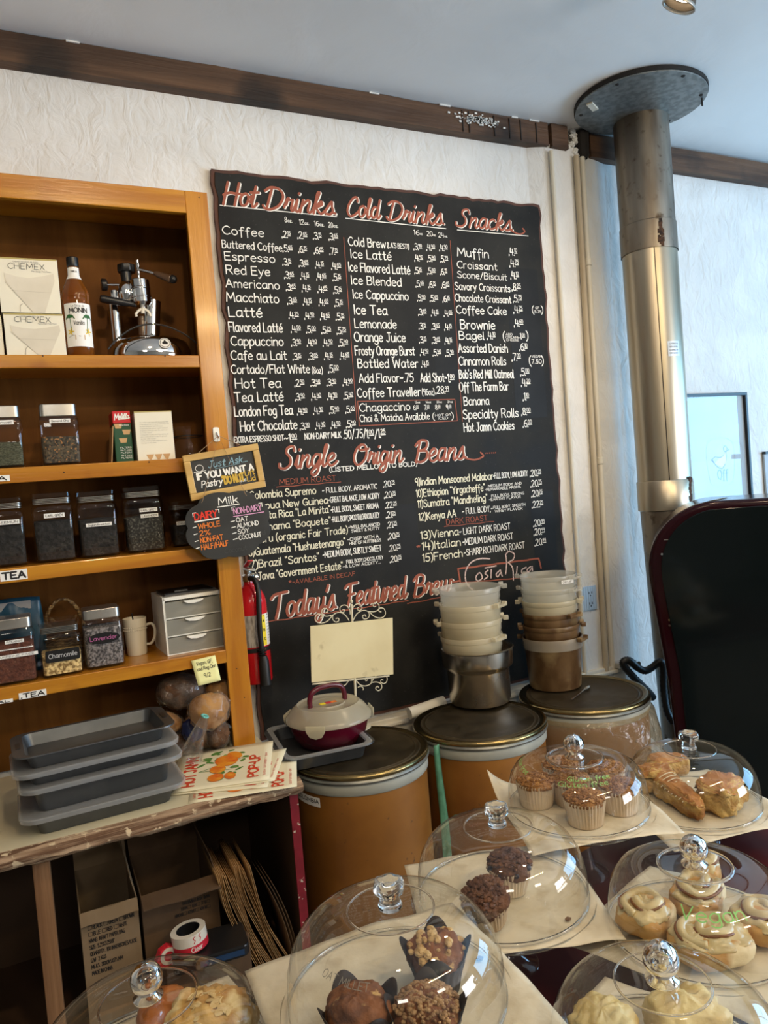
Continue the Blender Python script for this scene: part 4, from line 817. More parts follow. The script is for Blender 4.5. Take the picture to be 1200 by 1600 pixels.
t = thing('drawer_unit', 'small white plastic unit of three see-through drawers', 'drawer unit', (a.x, a.y, 1.0835), math.atan2(b.y - a.y, b.x - a.x))
mb = MB(); th = .006; mb.box(0, th, 0, dp, 0, h_); mb.box(w_ - th, w_, 0, dp, 0, h_); mb.box(0, w_, 0, dp, h_ - .011, h_); mb.box(0, w_, .001, dp, 0, .004); mb.box(0, w_, dp - .003, dp, 0, h_)
ph = (h_ - .014) / 3
for k in (1, 2): mb.box(0, w_, 0, dp, .003 + ph * k - .002, .003 + ph * k + .002)
mb.build('housing', 'white_plastic', t, bev=.001)
for k in range(3):
    z0 = .005 + ph * k; d = MB(); d.box(th, w_ - th, -.003, 0, z0 + .001, z0 + ph - .006); d.box(th, th + .002, 0, dp - .01, z0 + .001, z0 + ph - .012); d.box(w_ - th - .002, w_ - th, 0, dp - .01, z0 + .001, z0 + ph - .012); d.box(th, w_ - th, 0, dp - .01, z0 + .001, z0 + .003)
    for q in range(26): xx = th + .004 + (w_ - 2 * th - .008) * q / 25; d.box(xx, xx + .0012, -.0002, .0006, z0 + .004, z0 + ph - .009)
    dr = d.build('drawer', 'milky_plastic', t)
    mb = MB(); mb.prism([(w_ * .5 - .03, .0), (w_ * .5 - .018, -.006), (w_ * .5, -.008), (w_ * .5 + .018, -.006), (w_ * .5 + .03, 0), (w_ * .5 + .03, .003), (w_ * .5 - .03, .003)], .012, T(0, -.003, z0 + ph - .009) @ RX(PI / 2)); mb.build('pull', 'white_plastic', dr, bev=.001)
    mb = MB()
    for q in range(5): x0 = R.uniform(.03, w_ - .06); mb.tube([(x0, .02 + q * .01, z0 + .008), (x0 + .03, .03, z0 + R.uniform(.01, .03)), (x0 + .05, .02 + q * .01, z0 + R.uniform(.008, .03))], R.choice([.0015, .0025, .006]), 6)
    mb.build('contents', 'white_plastic', dr, kind='stuff')
t = thing('clipboard', 'dark clipboard and papers lying on top of the drawer unit', 'clipboard', (a.x + .01, a.y + .02, 1.0835 + h_ + .001), .05)
mb = MB(); 
for k in range(4): mb.box(.002 * k, w_ - .03 + .004 * k, .01 * k % .02, .13, .0015 * k, .0015 * k + .0008)
mb.build('papers', 'grey_ink', t); MB().box(0, w_ - .03, 0, .13, .006, .0085).build('board', 'black_plastic', t); MB().tube([(.03, .0, .012), (.07, .0, .012)], .005, 10).build('clip', 'dark_metal', t)
mat('blue_foil', (.012, .06, .10), rough=.3); 
a = at(25, 1010, Y=-.12); t = thing('tea_bag_pouch', 'dark blue foil pouch leaning behind the rooibos jar', 'pouch', (a.x, -.1, 1.0835)); hp = at(25, 934, Y=-.1).z - 1.0835
MB().grid(14, 16, lambda u, v: Vector(((u - .5) * .17 * (1 - .12 * v * v), -.028 * math.sin(PI * u) * (1 - v) ** .5 + .004 * noise.noise(Vector((u * 5, v * 5, 1))), hp * v - .02 * abs(u - .5) ** 2 * v))).build('front', 'blue_foil', t, smooth=True, solid=.001)
MB().grid(14, 16, lambda u, v: Vector(((u - .5) * .17 * (1 - .12 * v * v), .028 * math.sin(PI * u) * (1 - v) ** .5 + .002, hp * v - .02 * abs(u - .5) ** 2 * v))).build('back', 'blue_foil', t, smooth=True, solid=.001)
MB().box(-.06, .05, -.0075, -.006, hp * .84, hp * .95).build('seal_strip', 'grey_ink', t, label='pale printed strip along the top')
mat('wicker', (.36, .22, .08), (.12, .06, .02), ns=60, st=(1, 1, 3), rough=.7)
a = at(100, 972, Y=-.10); t = thing('basket', 'small wicker basket with twisted handle behind the chamomile jar', 'basket', (a.x, -.085, 1.0835))
mb = MB()
for k in range(11): rr = .045 + .0012 * k; mb.tube([(rr * math.cos(q / 20 * 2 * PI), rr * math.sin(q / 20 * 2 * PI), .005 + k * .0075 + .002 * (-1) ** q) for q in range(20)], .0038, 6, closed=True)
mb.build('woven_wall', 'wicker', t, smooth=True)
zt = at(104, 935, Y=-.085).z - 1.0835
mb = MB()
for s_ in (0, PI): mb.tube([((.056 - .0) * math.cos(q / 28 * PI) + .003 * math.cos(q * 1.3 + s_), .003 * math.sin(q * 1.3 + s_), .085 + (zt - .085) * math.sin(q / 28 * PI)) for q in range(29)], .0042, 6)
mb.build('handle', 'wicker', t, smooth=True)
mat('postit', (.82, .80, .38), rough=.8)
c = [at(298.7, 1032.5, Y=-.284), at(336, 1023.5, Y=-.284), at(345, 1062.5, Y=-.30), at(309.5, 1071.5, Y=-.30)]
t = thing('sticky_note', 'pale yellow sticky note handwritten with a vegan order and date', 'note', c[0])
c = [q - c[0] for q in c]
bl = lambda u, v: (c[3] * (1 - u) + c[2] * u) * (1 - v) + (c[0] * (1 - u) + c[1] * u) * v
MB().grid(6, 6, lambda u, v: bl(u, v) + Vector((0, -.003 * (1 - v) ** 2, 0))).build('sheet', 'postit', t, solid=.0004, smooth=True)
mb = MB(); g = lambda u, v: bl(u, v) + Vector((0, -.0008 - .003 * (1 - v) ** 2, 0))
for tx, x, y, w_, hh in (('Vegan, GF,', .16, .76, .66, .13), ('and Reg Cinn', .14, .55, .78, .13), ('9/2', .34, .26, .28, .14)): lettering(mb, tx, g, x, y, hh, w_, .14, slant=.1)
mb.build('handwriting', 'black_ink', t)
# ---------------------------------------------------------------- counter under the bookshelf
mat('laminate', (.66, .60, .42), (.58, .52, .36), ns=5, rough=.35, c3=(.35, .28, .16), ns3=9, lo3=.68, hi3=.78)
mat('rough_edge', (.44, .30, .19), (.14, .07, .035), ns=5, st=(.6, 5, 9), rough=.8, bump=1.5, bs=16, dist=2, c3=(.66, .52, .34), ns3=42, lo3=.60, hi3=.64)
mat('stud_wood', (.30, .155, .07), (.19, .09, .038), ns=4, st=(9, 9, .3), rough=.7, bump=.4)
mat('panel_dark', (.05, .025, .012), rough=.6)
mat('red_paint', (.22, .01, .02), (.17, .008, .015), ns=20, rough=.45, c3=(.5, .42, .32), ns3=60, lo3=.66, hi3=.68)
mat('kraft', (.24, .165, .095), (.20, .135, .075), ns=8, rough=.85)
mat('kraft_dark', (.12, .07, .035), (.09, .05, .025), ns=8, rough=.85)
mat('kraft_bag', (.36, .21, .085), (.28, .15, .055), ns=14, rough=.8)
CT = .772
ct = thing('counter', 'cream-topped counter with a rough splintered wooden front edge', 'counter', (-.2, -.3, 0))
o = lambda: T(.2, .3, 0)
MB().box(-1.2, .585, -.612, -.062, CT - .036, CT, o()).build('countertop', 'laminate', ct, bev=.001)
mb = MB(); n = 90; vs = []
prof = [(0, 0), (-.012, .0), (-.026, -.003), (-.034, -.012), (-.036, -.024), (-.028, -.034), (-.012, -.040), (0, -.040)]
for i in range(n + 1):
    x = -1.2 + 1.79 * i / n
    for k, (y, z) in enumerate(prof):
        q = noise.fractal(Vector((x * 9, k * .8, 0)), .6, 2, 4) * .007 if 1 < k < 7 else 0
        vs.append((x + .2, -.612 + y + q + .3, CT + z + .6 * q))
m_ = len(prof); fs = [(i * m_ + k, i * m_ + k + 1, (i + 1) * m_ + k + 1, (i + 1) * m_ + k) for i in range(n) for k in range(m_ - 1)] + [tuple(range(m_)), tuple(n * m_ + k for k in range(m_))]
mb.add(vs, fs).build('splintered_edge', 'rough_edge', ct, smooth=50, label='splintered bare wood front edge')
MB().box(.562, .584, -.60, -.07, .0, CT - .037, o()).build('end_panel', 'panel_dark', ct)
MB().box(.561, .585, -.606, -.60, .0, CT - .037, o()).build('panel_edge', 'red_paint', ct, label='chipped dark red edge')
for x in (-.078, -1.15): MB().box(x, x + .038, -.60, -.51, 0, CT - .037, o()).build('post', 'stud_wood', ct, bev=.002)
MB().box(-1.15, .561, -.59, -.07, .20, .22, o()).build('lower_shelf', 'panel_dark', ct)
MB().box(-1.15, .561, -.09, -.07, .22, CT - .037, o()).build('back_board', 'panel_dark', ct)
# ---------------------------------------------------------------- cartons and clutter under the counter
def carton(x0, x1, y0, y1, z0, z1, label, mt, lines, flap):
    t = thing('cardboard_box', label, 'box', (x0, y0, z0)); w_, d_, h_ = x1 - x0, y1 - y0, z1 - z0; k = .003
    mb = MB(); mb.box(0, w_, 0, k, 0, h_); mb.box(0, w_, d_ - k, d_, 0, h_); mb.box(0, k, k, d_ - k, 0, h_); mb.box(w_ - k, w_, k, d_ - k, 0, h_); mb.box(k, w_ - k, k, d_ - k, 0, k); mb.build('walls', mt, t)
    MB().grid(8, 3, lambda u, v: Vector((w_ * u, -.001 - .055 * v * (1 if flap else .25), h_ - (.012 if flap else .028) * v + .002 * math.sin(u * 9)))).build('flap', mt, t, solid=.003)
    MB().box(0, w_, 0, .002, 0, .07, T(0, d_ - .004, h_) @ RX(-.25)).build('flap', mt, t)
    MB().box(0, .002, 0, d_, 0, .06, T(w_ - .002, 0, h_) @ RY(-.2)).build('flap', mt, t)
    if lines:
        mb = MB(); g = (lambda u, v: Vector((u, -.0006, v))) if not flap else (lambda u, v: Vector((w_ - u, -.0006, h_ - v)))
        y = h_ - .046 if not flap else .075; s_ = .0095 if not flap else .008
        for ln in lines:
            x = w_ * .12
            for part in ln.split('#'):
                if part.startswith('['): ribbon(mb, [(x, y), (x + s_, y), (x + s_, y + s_), (x, y + s_), (x, y)], .001, g); x += s_ * 1.25; part = part[1:]
                S_, W_ = strokes(part); ww = W_ * s_ / 10 * .62; lettering(mb, part, g, x, y, s_, ww, .16); x += ww + s_ * .5
            y -= s_ * 1.75
        mb.build('print', 'black_ink', t)
    return t
BX = ['[BLACK#[GREEN#[BROWN', '[BLUE#[RED#[WHITE', 'NAME:#KRAFT PAPER BAG', 'SIZE:#5.25X3.25X8"', 'QUANTITY:#100 INNERBOXES/CASE', 'G.W:#2 KGS', 'MEAS:#310X145X175 MM', 'MADE IN CHINA']
a = at(124, 1430, Y=-.55); b = at(214, 1402, Y=-.55)
carton(a.x, b.x, -.55, -.30, .2215, b.z, 'open kraft cardboard box printed with a colour checklist', 'kraft', BX, False)
a = at(219, 1397, Y=-.535); b = at(338, 1366, Y=-.535)
carton(a.x, b.x, -.535, -.28, .2215, b.z, 'darker cardboard box with a corrugated flap and upside-down print', 'kraft_dark', BX[:5], True)
a = at(345, 1485, Y=-.60)
tag(MB().box(0, .22, 0, .055, 0, .155).build('carton', 'kraft_dark', None, loc=(.20, -.598, .2215), bev=.002), 'low dark carton carrying the black scale under the counter', 'box')
t = thing('kitchen_scale', 'black flat scale with blue front edge under the counter', 'scale', (.31, -.62, .378), -.08)
MB().prism(rrect(.19, .12, .02, 5, 0, .0), .03).build('housing', 'black_plastic', t, bev=.004); mat('blue_strip', (.02, .05, .12), rough=.2); MB().box(-.03, .08, -.062, -.0605, .008, .022).build('front_strip', 'blue_strip', t)
mat('tape_red', (.6, .02, .04), rough=.3); mat('tape_white', (.75, .7, .62), rough=.3)
P = at(298, 1465, Y=-.615); t = thing('packing_tape', 'roll of clear packing tape with red and white band, under the counter', 'tape', (P.x, -.612, .4095))
tl = RX(.5) @ RY(-.15)
t.rotation_euler = (-.06, -.10, 0)
MB().lathe([(.030, 0), (.0445, 0), (.0445, .018)], 36).build('red_band', 'tape_red', t, smooth=40); MB().lathe([(.0445, .018), (.0445, .044), (.030, .044)], 36).build('white_band', 'tape_white', t, smooth=40); MB().lathe([(.030, .044), (.029, .043), (.029, .0), (.030, 0)], 36).build('core', 'black_plastic', t, smooth=40)
mb = MB(); g = cyl(.0449)
lettering(mb, 'Clear', g, .010, .004, .011, .03, .18, center=True); mb.build('print', 'tape_white', t)
mb = MB()
for s_ in (-1, 1): ribbon(mb, _cr([(.012 + s_ * .008, .024), (.016 + s_ * .008, .03), (.012 + s_ * .008, .036), (.018 + s_ * .008, .04)]), .002, g)
mb.build('pictogram', 'tape_red', t)
P = at(240, 1470, Y=-.60); t = thing('tape_dispenser', 'small red tape dispenser leaning beside the tape roll', 'dispenser', (P.x, -.600, .3775), .2)
MB().prism([(0, 0), (.055, 0), (.062, .012), (.05, .04), (.03, .052), (.008, .045), (-.004, .02)], .022, RX(PI / 2)).build('body', 'tape_red', t, bev=.003); MB().lathe([(.012, -.001), (.021, -.001), (.021, .024), (.012, .024)], 24, T(.027, 0, .027) @ RX(PI / 2)).build('roll', 'tape_white', t, smooth=40)
P = at(378, 1420, Y=-.45)
t = thing('paper_bag_bundle', 'leaning bundle of folded brown paper bags under the counter', 'paper bags', (.425, -.50, .2215))
base_ = None
for k in range(22):
    mb = MB(); w0 = k * .0042
    mb.grid(2, 12, lambda u, v: Vector((-.02 + w0 + .05 * (1 - v) ** 2 - .055 * v + .004 * math.sin(v * 7 + k), -.085 + u * .19 + .012 * math.sin(k * 1.7), .33 * v * (1 - .012 * (k % 5)) + .012 * math.sin(k * 2.2) * v)))
    if base_ is None or k % 4 == 0: base_ = mb.build('paper_bag', 'kraft_bag', t, solid=.0016, smooth=True)
    else: q = base_.copy(); COL.objects.link(q); q.parent = t; q.location = ((k % 4) * .0042, (k % 3) * .003, 0)
t = thing('paper_bag_bundle', 'loose dark fold of paper bags nearest the red panel edge', 'paper bags', (.52, -.53, .2215))
for k in range(3): MB().grid(2, 10, lambda u, v: Vector((.02 + k * .008 - .06 * v * v, -.05 + .16 * u, .27 * v))).build('paper_bag', 'kraft_dark', t, solid=.0015, smooth=True)
MB().tube(sm3([at(350, 1430, Y=-.57), at(362, 1418, Y=-.57), at(358, 1405, Y=-.57), at(345, 1438, Y=-.57), at(340, 1440, Y=-.57)]), .0012, 6)
# ---------------------------------------------------------------- baking pans stacked on the counter
mat('pan_steel', (.125, .13, .135), (.09, .095, .10), ns=7, rough=.38, metal=.75)
clear('lid_plastic', ior=1.4, rough=.25, haze=.34, hc=(.92, .94, .95))
def pan(label, L0, rz, w_, d_, h_, lid, mt='pan_steel', fl=.02):
    t = thing('baking_pan', label, 'pan', L0, rz, 'rectangular pans stacked on the counter')
    lv = []
    for (s, z, r) in ((-.030, .003, .018), (-.026, 0, .018), (-.022, .004, .02), (0, h_ - .004, .026), (fl, h_ - .001, .04), (fl + .001, h_ - .004, .04)): lv.append([Vector((x, y, z)) for x, y in rrect(w_ + 2 * s * .5 + (fl * 1.6 if s >= fl else 0), d_ + 2 * s * .5, r, 6)])
    inn = [[Vector((x, y, z)) for x, y in rrect(w_ + 2 * s * .5, d_ + 2 * s * .5, r, 6)] for (s, z, r) in ((-.003, h_ - .002, .024), (-.024, .006, .018))]
    lv = lv[1:2] + lv[2:4] + lv[5:6] + lv[4:5] + inn; n = len(lv[0])
    MB().add(sum(lv, []), [(j * n + i, j * n + (i + 1) % n, (j + 1) * n + (i + 1) % n, (j + 1) * n + i) for j in range(len(lv) - 1) for i in range(n)] + [tuple(range(n))[::-1], tuple((len(lv) - 1) * n + i for i in range(n))]).build('pan_body', mt, t, smooth=35)
    for s in (-1, 1):
        mb = MB(); mb.prism(rrect(.011, .05, .003, 3, s * (w_ / 2 + .0115), 0), .0012, T(0, 0, h_ - .0012)); mb.build('grip_mark', 'dark_metal', t)
    if lid:
        lv = [[Vector((x, y, z)) for x, y in rrect(w_ + a, d_ + b_, r, 6)] for (a, b_, z, r) in ((.062, .034, h_ - .008, .045), (.064, .036, h_ + .002, .045), (.058, .030, h_ + .004, .04), (.01, .0, h_ + .004, .03), (-.004, -.012, h_ + lid, .03))]; n = len(lv[0])
        MB().add(sum(lv, []), [(j * n + i, j * n + (i + 1) % n, (j + 1) * n + (i + 1) % n, (j + 1) * n + i) for j in range(4) for i in range(n)] + [tuple(4 * n + i for i in range(n))]).build('lid', 'lid_plastic', t, smooth=30, label='frosted plastic lid')
    return t
PX, PY = .098, -.475
pan('lowest baking pan in the stack, under a clear lid', (PX, PY, CT + .001), .03, .335, .21, .046, .006)
pan('second baking pan from the bottom of the stack, with deep plain side', (PX, PY + .004, CT + .0545), .05, .33, .205, .062, .004)
pan('third baking pan from the bottom, its frosted lid under the top pan', (PX - .008, PY + .006, CT + .122), .05, .335, .205, .034, .004)
pan('open empty baking pan on top of the stack', (PX - .008, PY + .010, CT + .1615), .06, .335, .205, .038, 0)
# ---------------------------------------------------------------- flyers
mat('flyer_paper', (.80, .73, .52), rough=.6); mat('print_red', (.62, .06, .02), rough=.6); mat('fruit', (.80, .28, .02), (.70, .10, .01), ns=24, rough=.5, c3=(.85, .5, .05), ns3=40, lo3=.5, hi3=.7); mat('foliage', (.06, .18, .03), (.12, .26, .05), ns=60, rough=.6)
def flyer(c, zs, label, art=True, curl=0):
    """sheet between four photo pixels: bottom-left, bottom-right, top-right, top-left"""
    q = [at(*p, Z=z) for p, z in zip(c, zs)]; L0 = Vector((q[0].x, q[0].y, zs[0])); q = [p - L0 for p in q]
    t = thing('flyer', label, 'flyer', L0, 0, 'pop-up flyers fanned out on the counter')
    F_ = lambda u, v, d=0: (q[0] * (1 - u) + q[1] * u) * (1 - v) + (q[3] * (1 - u) + q[2] * u) * v + Vector((0, 0, d + curl * u * u * v))
    MB().grid(10, 10, lambda u, v: F_(u, v)).build('sheet', 'flyer_paper', t, solid=.0004, smooth=True)
    g = lambda u, v: F_(u, v, .0009)
    mb = MB(); rt = lambda u, v: g(.21 - v, u); lettering(mb, 'HOT JAMN', rt, .10, 0, .115, .74, .24, gap=1.2, sp=2.4)
    lettering(mb, 'SUNDAY SEPTEMBER 7', lambda u, v: g(.06 - v, u), .12, 0, .022, .45, .16)
    lettering(mb, 'POP-UP', lambda u, v: g(.87 - v, u), .12, 0, .10, .54, .24, gap=1.2); lettering(mb, 'SUNDAY SEPTEMBER 7 @ 10AM', lambda u, v: g(.95 - v, u), .12, 0, .022, .56, .16); mb.build('print', 'print_red', t)
    if art:
        def ell(mb, cx_, cy_, a, b_, rot, d=.001):
            P_ = []
            for k in range(18):
                th = 2 * PI * k / 18; x, y = a * math.cos(th), b_ * math.sin(th); P_.append(F_(cx_ + x * math.cos(rot) - y * math.sin(rot), cy_ + x * math.sin(rot) + y * math.cos(rot), d))
            mb.add(P_, [tuple(range(18))])
        mb = MB()
        for k in range(26): th = R.uniform(0, 2 * PI); rr = R.uniform(.10, .30); ell(mb, .50 + rr * .85 * math.cos(th), .52 + rr * 1.3 * math.sin(th), R.uniform(.03, .055), R.uniform(.016, .03), R.uniform(0, PI), .0010 + k * .00001)
        ribbon(mb, [(.24, .42), (.72, .66)], .008, g); ribbon(mb, [(.24, .42), (.6, .38)], .008, g); mb.build('leaf_art', 'foliage', t, kind='stuff')
        for (a_, b_, s1, s2, ro) in ((.52, .62, .12, .15, .3), (.60, .74, .07, .11, .5), (.44, .42, .085, .10, .2), (.43, .22, .085, .095, 0), (.58, .22, .06, .085, .2)):
            mb = MB(); ell(mb, a_, b_, s1, s2, ro, .0018); mb.build('fruit_art', 'fruit', t)
    return t
Z0 = CT + .0008
flyer([(294, 1256), (464, 1229), (463.5, 1188), (300, 1205)], [Z0] * 4, 'lowest flyer of the fan, sticking out towards the counter end')
flyer([(262, 1243), (418, 1230), (430, 1190), (275, 1190)], [Z0 + .002] * 4, 'flyer showing only a thin strip under the top flyer', False)
flyer([(300, 1238), (429, 1220), (448, 1169), (320, 1190)], [Z0 + .003, Z0 + .004, Z0 + .012, Z0 + .003], 'middle flyer of the fan, half covered on its left', False)
flyer([(268, 1240), (421, 1218), (427, 1157), (281, 1180)], [Z0 + .0055, Z0 + .007, Z0 + .020, Z0 + .0055], 'top flyer with the whole orange fruit print showing', True, .0)
# ---------------------------------------------------------------- bread in plastic bags
mat('crust', (.42, .22, .07), (.26, .11, .03), ns=9, rough=.7, bump=.5, bs=60, c3=(.62, .42, .2), ns3=12, lo3=.55, hi3=.75)
mat('crust_dark', (.13, .06, .025), (.05, .024, .012), ns=26, rough=.8, bump=1, bs=90)
mat('navy_film', (.015, .02, .07), rough=.25); mat('tie_green', (.15, .5, .45), rough=.5); mat('red_film', (.4, .03, .03), rough=.3)
def bagged(label, c, r, mt, neck=None, seed=1, film='bag_film', top=None):
    t = thing('bagged_bread', label, 'bread', (c[0], c[1], c[2] - r[2])); o_ = Vector((0, 0, r[2]))
    MB().blob(o_, *r, .006, 22, 32, 18, seed=seed).build('loaf', mt, t, smooth=True)
    mb = MB(); mb.blob(o_, r[0] * 1.08, r[1] * 1.08, r[2] * 1.07, .010, 26, 40, 22, seed=seed + 4); b_ = mb.build('bag', film, t, smooth=True)
    if neck:
        a_, e_ = Vector(neck[0]) - t.location, Vector(neck[1]) - t.location; d_ = e_ - a_; M = T(*a_) @ d_.to_track_quat('Z', 'Y').to_matrix().to_4x4(); ln = d_.length
        mb = MB(); mb.lathe([(.010, 0), (.008, ln * .05), (.014, ln * .2), (.019, ln * .5), (.026, ln * .8), (.033, ln)], 30, M, rf=lambda a, z: 1 + .22 * math.sin(a * 7) + .1 * math.sin(a * 3 + z * 60)); mb.build('twisted_neck', film, t, smooth=True)
        MB().tube([M @ Vector((.0095 * math.cos(k / 12 * 2 * PI), .0095 * math.sin(k / 12 * 2 * PI), .004)) for k in range(12)], .003, 6, closed=True).build('twist_tie', 'tie_green', t)
    return t
c1 = at(327, 1110, Y=-.33)
bagged('dark seeded loaf in a bag lying at the bottom, behind the pans', (.31, -.20, CT + .052), (.075, .06, .05), 'crust_dark', None, 2)
bagged('brown loaf in a bag under the round bread', (.42, -.20, CT + .062), (.062, .065, .06), 'crust', None, 3)
bagged('blue-wrapped loaf below the round bread', tuple(at(300, 1142, Y=-.27)), (.032, .03, .035), 'navy_film', None, 8, 'navy_film')
bagged('purple-printed bag of bread standing beside the bookshelf post', (.45, -.26, CT + .055), (.035, .03, .053), 'crust_dark', None, 6)
tp = at(282, 1080, Y=-.20); bagged('big dark seeded loaf in a shiny bag, upper left of the pile', tuple(tp), (.072, .06, .05), 'crust_dark', None, 9)
tp = at(262, 1130, Y=-.24); bagged('small orange-brown roll in a bag behind the pans', tuple(tp), (.04, .04, .032), 'crust', None, 12)
tp = at(345, 1085, Y=-.19); bagged('pale round loaf half hidden behind the sticky note', tuple(tp), (.055, .05, .045), 'crust', None, 14)
bagged('round golden bread in a clear pleated bag closed by a green tie', tuple(c1), (.058, .045, .052), 'crust', (at(321, 1117, Y=-.385), at(295, 1185, Y=-.36)), 5)
# ---------------------------------------------------------------- signs hanging from the hook on the bookshelf post
mat('pine', (.62, .40, .13), (.50, .30, .085), ns=4, st=(.6, 6, 6), rough=.4, bump=.2, coat=.2)
mat('string', (.34, .22, .12), rough=.9); mat('ink_blue', (.25, .42, .5), rough=.8); mat('ink_gold', (.62, .40, .06), rough=.8); mat('ink_orange', (.75, .20, .03), rough=.8); mat('ink_scarlet', (.7, .04, .02), rough=.8); mat('ink_pink', (.72, .35, .55), rough=.8)
mat('sign_black', (.014, .014, .013), (.028, .028, .026), ns=6, rough=.4); mat('ghost', (.06, .06, .058), rough=.8)
HK = at(341, 683, Y=-.305)
t = thing('wall_hook', 'white adhesive hook on the bookshelf post', 'hook', (HK.x, -.2812, HK.z - .012))
MB().prism(rrect(.020, .044, .006, 4, 0, .022), .004, RX(PI / 2)).build('plate', 'white_plastic', t, bev=.001)
MB().tube(sm3([(0, -.004, .028), (0, -.012, .018), (0, -.022, .010), (0, -.027, .014), (0, -.027, .022)]), .0025, 8).build('hook_arm', 'chrome', t, smooth=True)
def plane_M(P, a): return Matrix(((math.cos(a), -math.sin(a), 0, P[0]), (0, 0, -1, P[1]), (math.sin(a), math.cos(a), 0, P[2]), (0, 0, 0, 1)))
YS = -.300; c = [at(298, 783, Y=YS), at(414.5, 760.5, Y=YS), at(400, 694, Y=YS), at(281.5, 713, Y=YS)]
w_ = (c[1] - c[0]).length; h_ = (c[3] - c[0]).length; an = math.atan2(c[1].z - c[0].z, c[1].x - c[0].x)
t = thing('framed_chalkboard', 'small pine-framed chalkboard hanging tilted from the post, about asking for pastry', 'sign', c[0])
M = plane_M((0, 0, 0), an); fw = .020
for (x0, x1, y0, y1) in ((0, w_, 0, fw), (0, w_, h_ - fw, h_), (0, fw, fw, h_ - fw), (w_ - fw, w_, fw, h_ - fw)): MB().box(x0, x1, y0, y1, 0, .012, M).build('frame_rail', 'pine', t, bev=.002)
MB().box(fw * .7, w_ - fw * .7, fw * .7, h_ - fw * .7, .001, .005, M).build('slate', 'sign_black', t)
g = lambda u, v: M @ Vector((u, v, .0062))
iw, ih = w_ - 2 * fw, h_ - 2 * fw
def gl(mb, tx, x, y, hh, ww, st=.16, font=None, **k): lettering(mb, tx, g, fw + x * iw, fw + y * ih, hh * ih, ww * iw, st, font, **k)
mb = MB(); gl(mb, 'IF YOU WANT A', .06, .40, .19, .90, .26); gl(mb, 'Pastry', .10, .13, .20, .32, .15, SG if 0 else None, slant=.2); gl(mb, 'call', .71, .09, .08, .10, .2); mb.build('lettering', 'ink_white', t)
mb = MB(); gl(mb, 'Just Ask...', .26, .70, .2, .62, .13, slant=.25); ribbon(mb, [g2 for g2 in [(fw + .36 * iw, fw + .64 * ih), (fw + .75 * iw, fw + .67 * ih)]], .0012, g); mb.build('lettering', 'ink_blue', t)
mb = MB(); gl(mb, '"DO NOT', .44, .12, .24, .34, .24); gl(mb, 'Lift', .81, .26, .16, .15, .18); gl(mb, 'Lid', .83, .07, .15, .13, .18); mb.build('lettering', 'ink_gold', t)
mb = MB(); x0, y0 = fw + .12 * iw, fw + .72 * ih; ribbon(mb, [(x0 + .012 * math.cos(k / 14 * 2 * PI), y0 + .010 * math.sin(k / 14 * 2 * PI) + .002) for k in range(15)], .0014, g); ribbon(mb, [(x0 - .018, y0 - .008), (x0 + .018, y0 - .008)], .0016, g); mb.build('cake_drawing', 'ink_white', t)
HP = Vector((HK.x, -.309, HK.z + .004)) - t.location
MB().tube([M @ Vector((w_ * .18, h_ - .004, .004)), HP, M @ Vector((w_ * .82, h_ - .004, .004))], .0011, 6).build('hanging_string', 'string', t)
# cloud-shaped milk board
YC = -.322; C_ = at(357, 820, Y=YC); aw = (at(424, 812, Y=YC).x - at(287, 826, Y=YC).x) / 2; ah = (at(350, 766, Y=YC).z - at(364, 873, Y=YC).z) / 2
t = thing('cloud_chalkboard', 'black cloud-shaped chalkboard listing dairy and non-dairy milk', 'sign', (C_.x, YC, C_.z))
pts = []
for k in range(72):
    th = 2 * PI * k / 72; lob = .90 + .10 * abs(math.sin(th * 4 + .4)) ** .7; ex = abs(math.cos(th)) ** .85 * math.copysign(1, math.cos(th)); pts.append((aw * ex * lob, ah * math.sin(th) * lob * (1 if abs(math.sin(th)) > .3 else .95)))
M = plane_M((0, 0, 0), .06); MB().prism(pts, .005, M).build('board', 'sign_black', t, bev=.001)
g = lambda u, v: M @ Vector((u * aw, v * aw, .0062)); k_ = ah / aw
def cl(mb, tx, x, y, hh, ww, st=.16, **k): lettering(mb, tx, g, x, y, hh, ww, st, **k)
mb = MB(); cl(mb, 'Milk', -.16, .47 * 1, .16, .44, .14); ribbon(mb, [(-.20, .43), (.30, .43)], .022, g)
for k in range(4): ribbon(mb, [(-.80, .06 - .155 * k), (-.73, .07 - .155 * k)], .018, g); ribbon(mb, [(.05, .06 - .135 * k), (.14, .07 - .135 * k)], .018, g)
ribbon(mb, [(-.74, .18), (-.20, .19)], .03, g)
for (x0, s_) in ((-.76, 1), (-.18, -1), (.12, 1), (.82, -1)): ribbon(mb, [(x0, .30), (x0, .38), (x0 + .07 * s_, .38)], .016, g)
for k, tx in enumerate(('OAT', 'ALMOND', 'SOY', 'COCONUT')): cl(mb, tx, .18, .03 - .135 * k, .10, (.27, .5, .25, .52)[k], .15)
mb.build('lettering', 'ink_white', t)
mb = MB(); cl(mb, 'DAIRY', -.73, .22, .15, .50, .19); mb.build('lettering', 'ink_scarlet', t)
mb = MB(); cl(mb, 'NON-DAIRY', .15, .22, .13, .64, .14); ribbon(mb, [(.13, .17), (.84, .17)], .018, g); mb.build('lettering', 'ink_pink', t)
mb = MB()
for k, tx in enumerate(('WHOLE', '2%', 'NON-FAT', 'HALF/HALF')): cl(mb, tx, -.68, .01 - .155 * k, .11, (.48, .24, .50, .60)[k], .17)
mb.build('lettering', 'ink_orange', t)
mb = MB(); cl(mb, 'Coconut', -.18, -.62, .10, .5, .12); cl(mb, 'almond', .2, -.35, .1, .6, .1); mb.build('faded_lettering', 'ghost', t)
H2 = Vector((HK.x, -.311, HK.z + .002)) - t.location
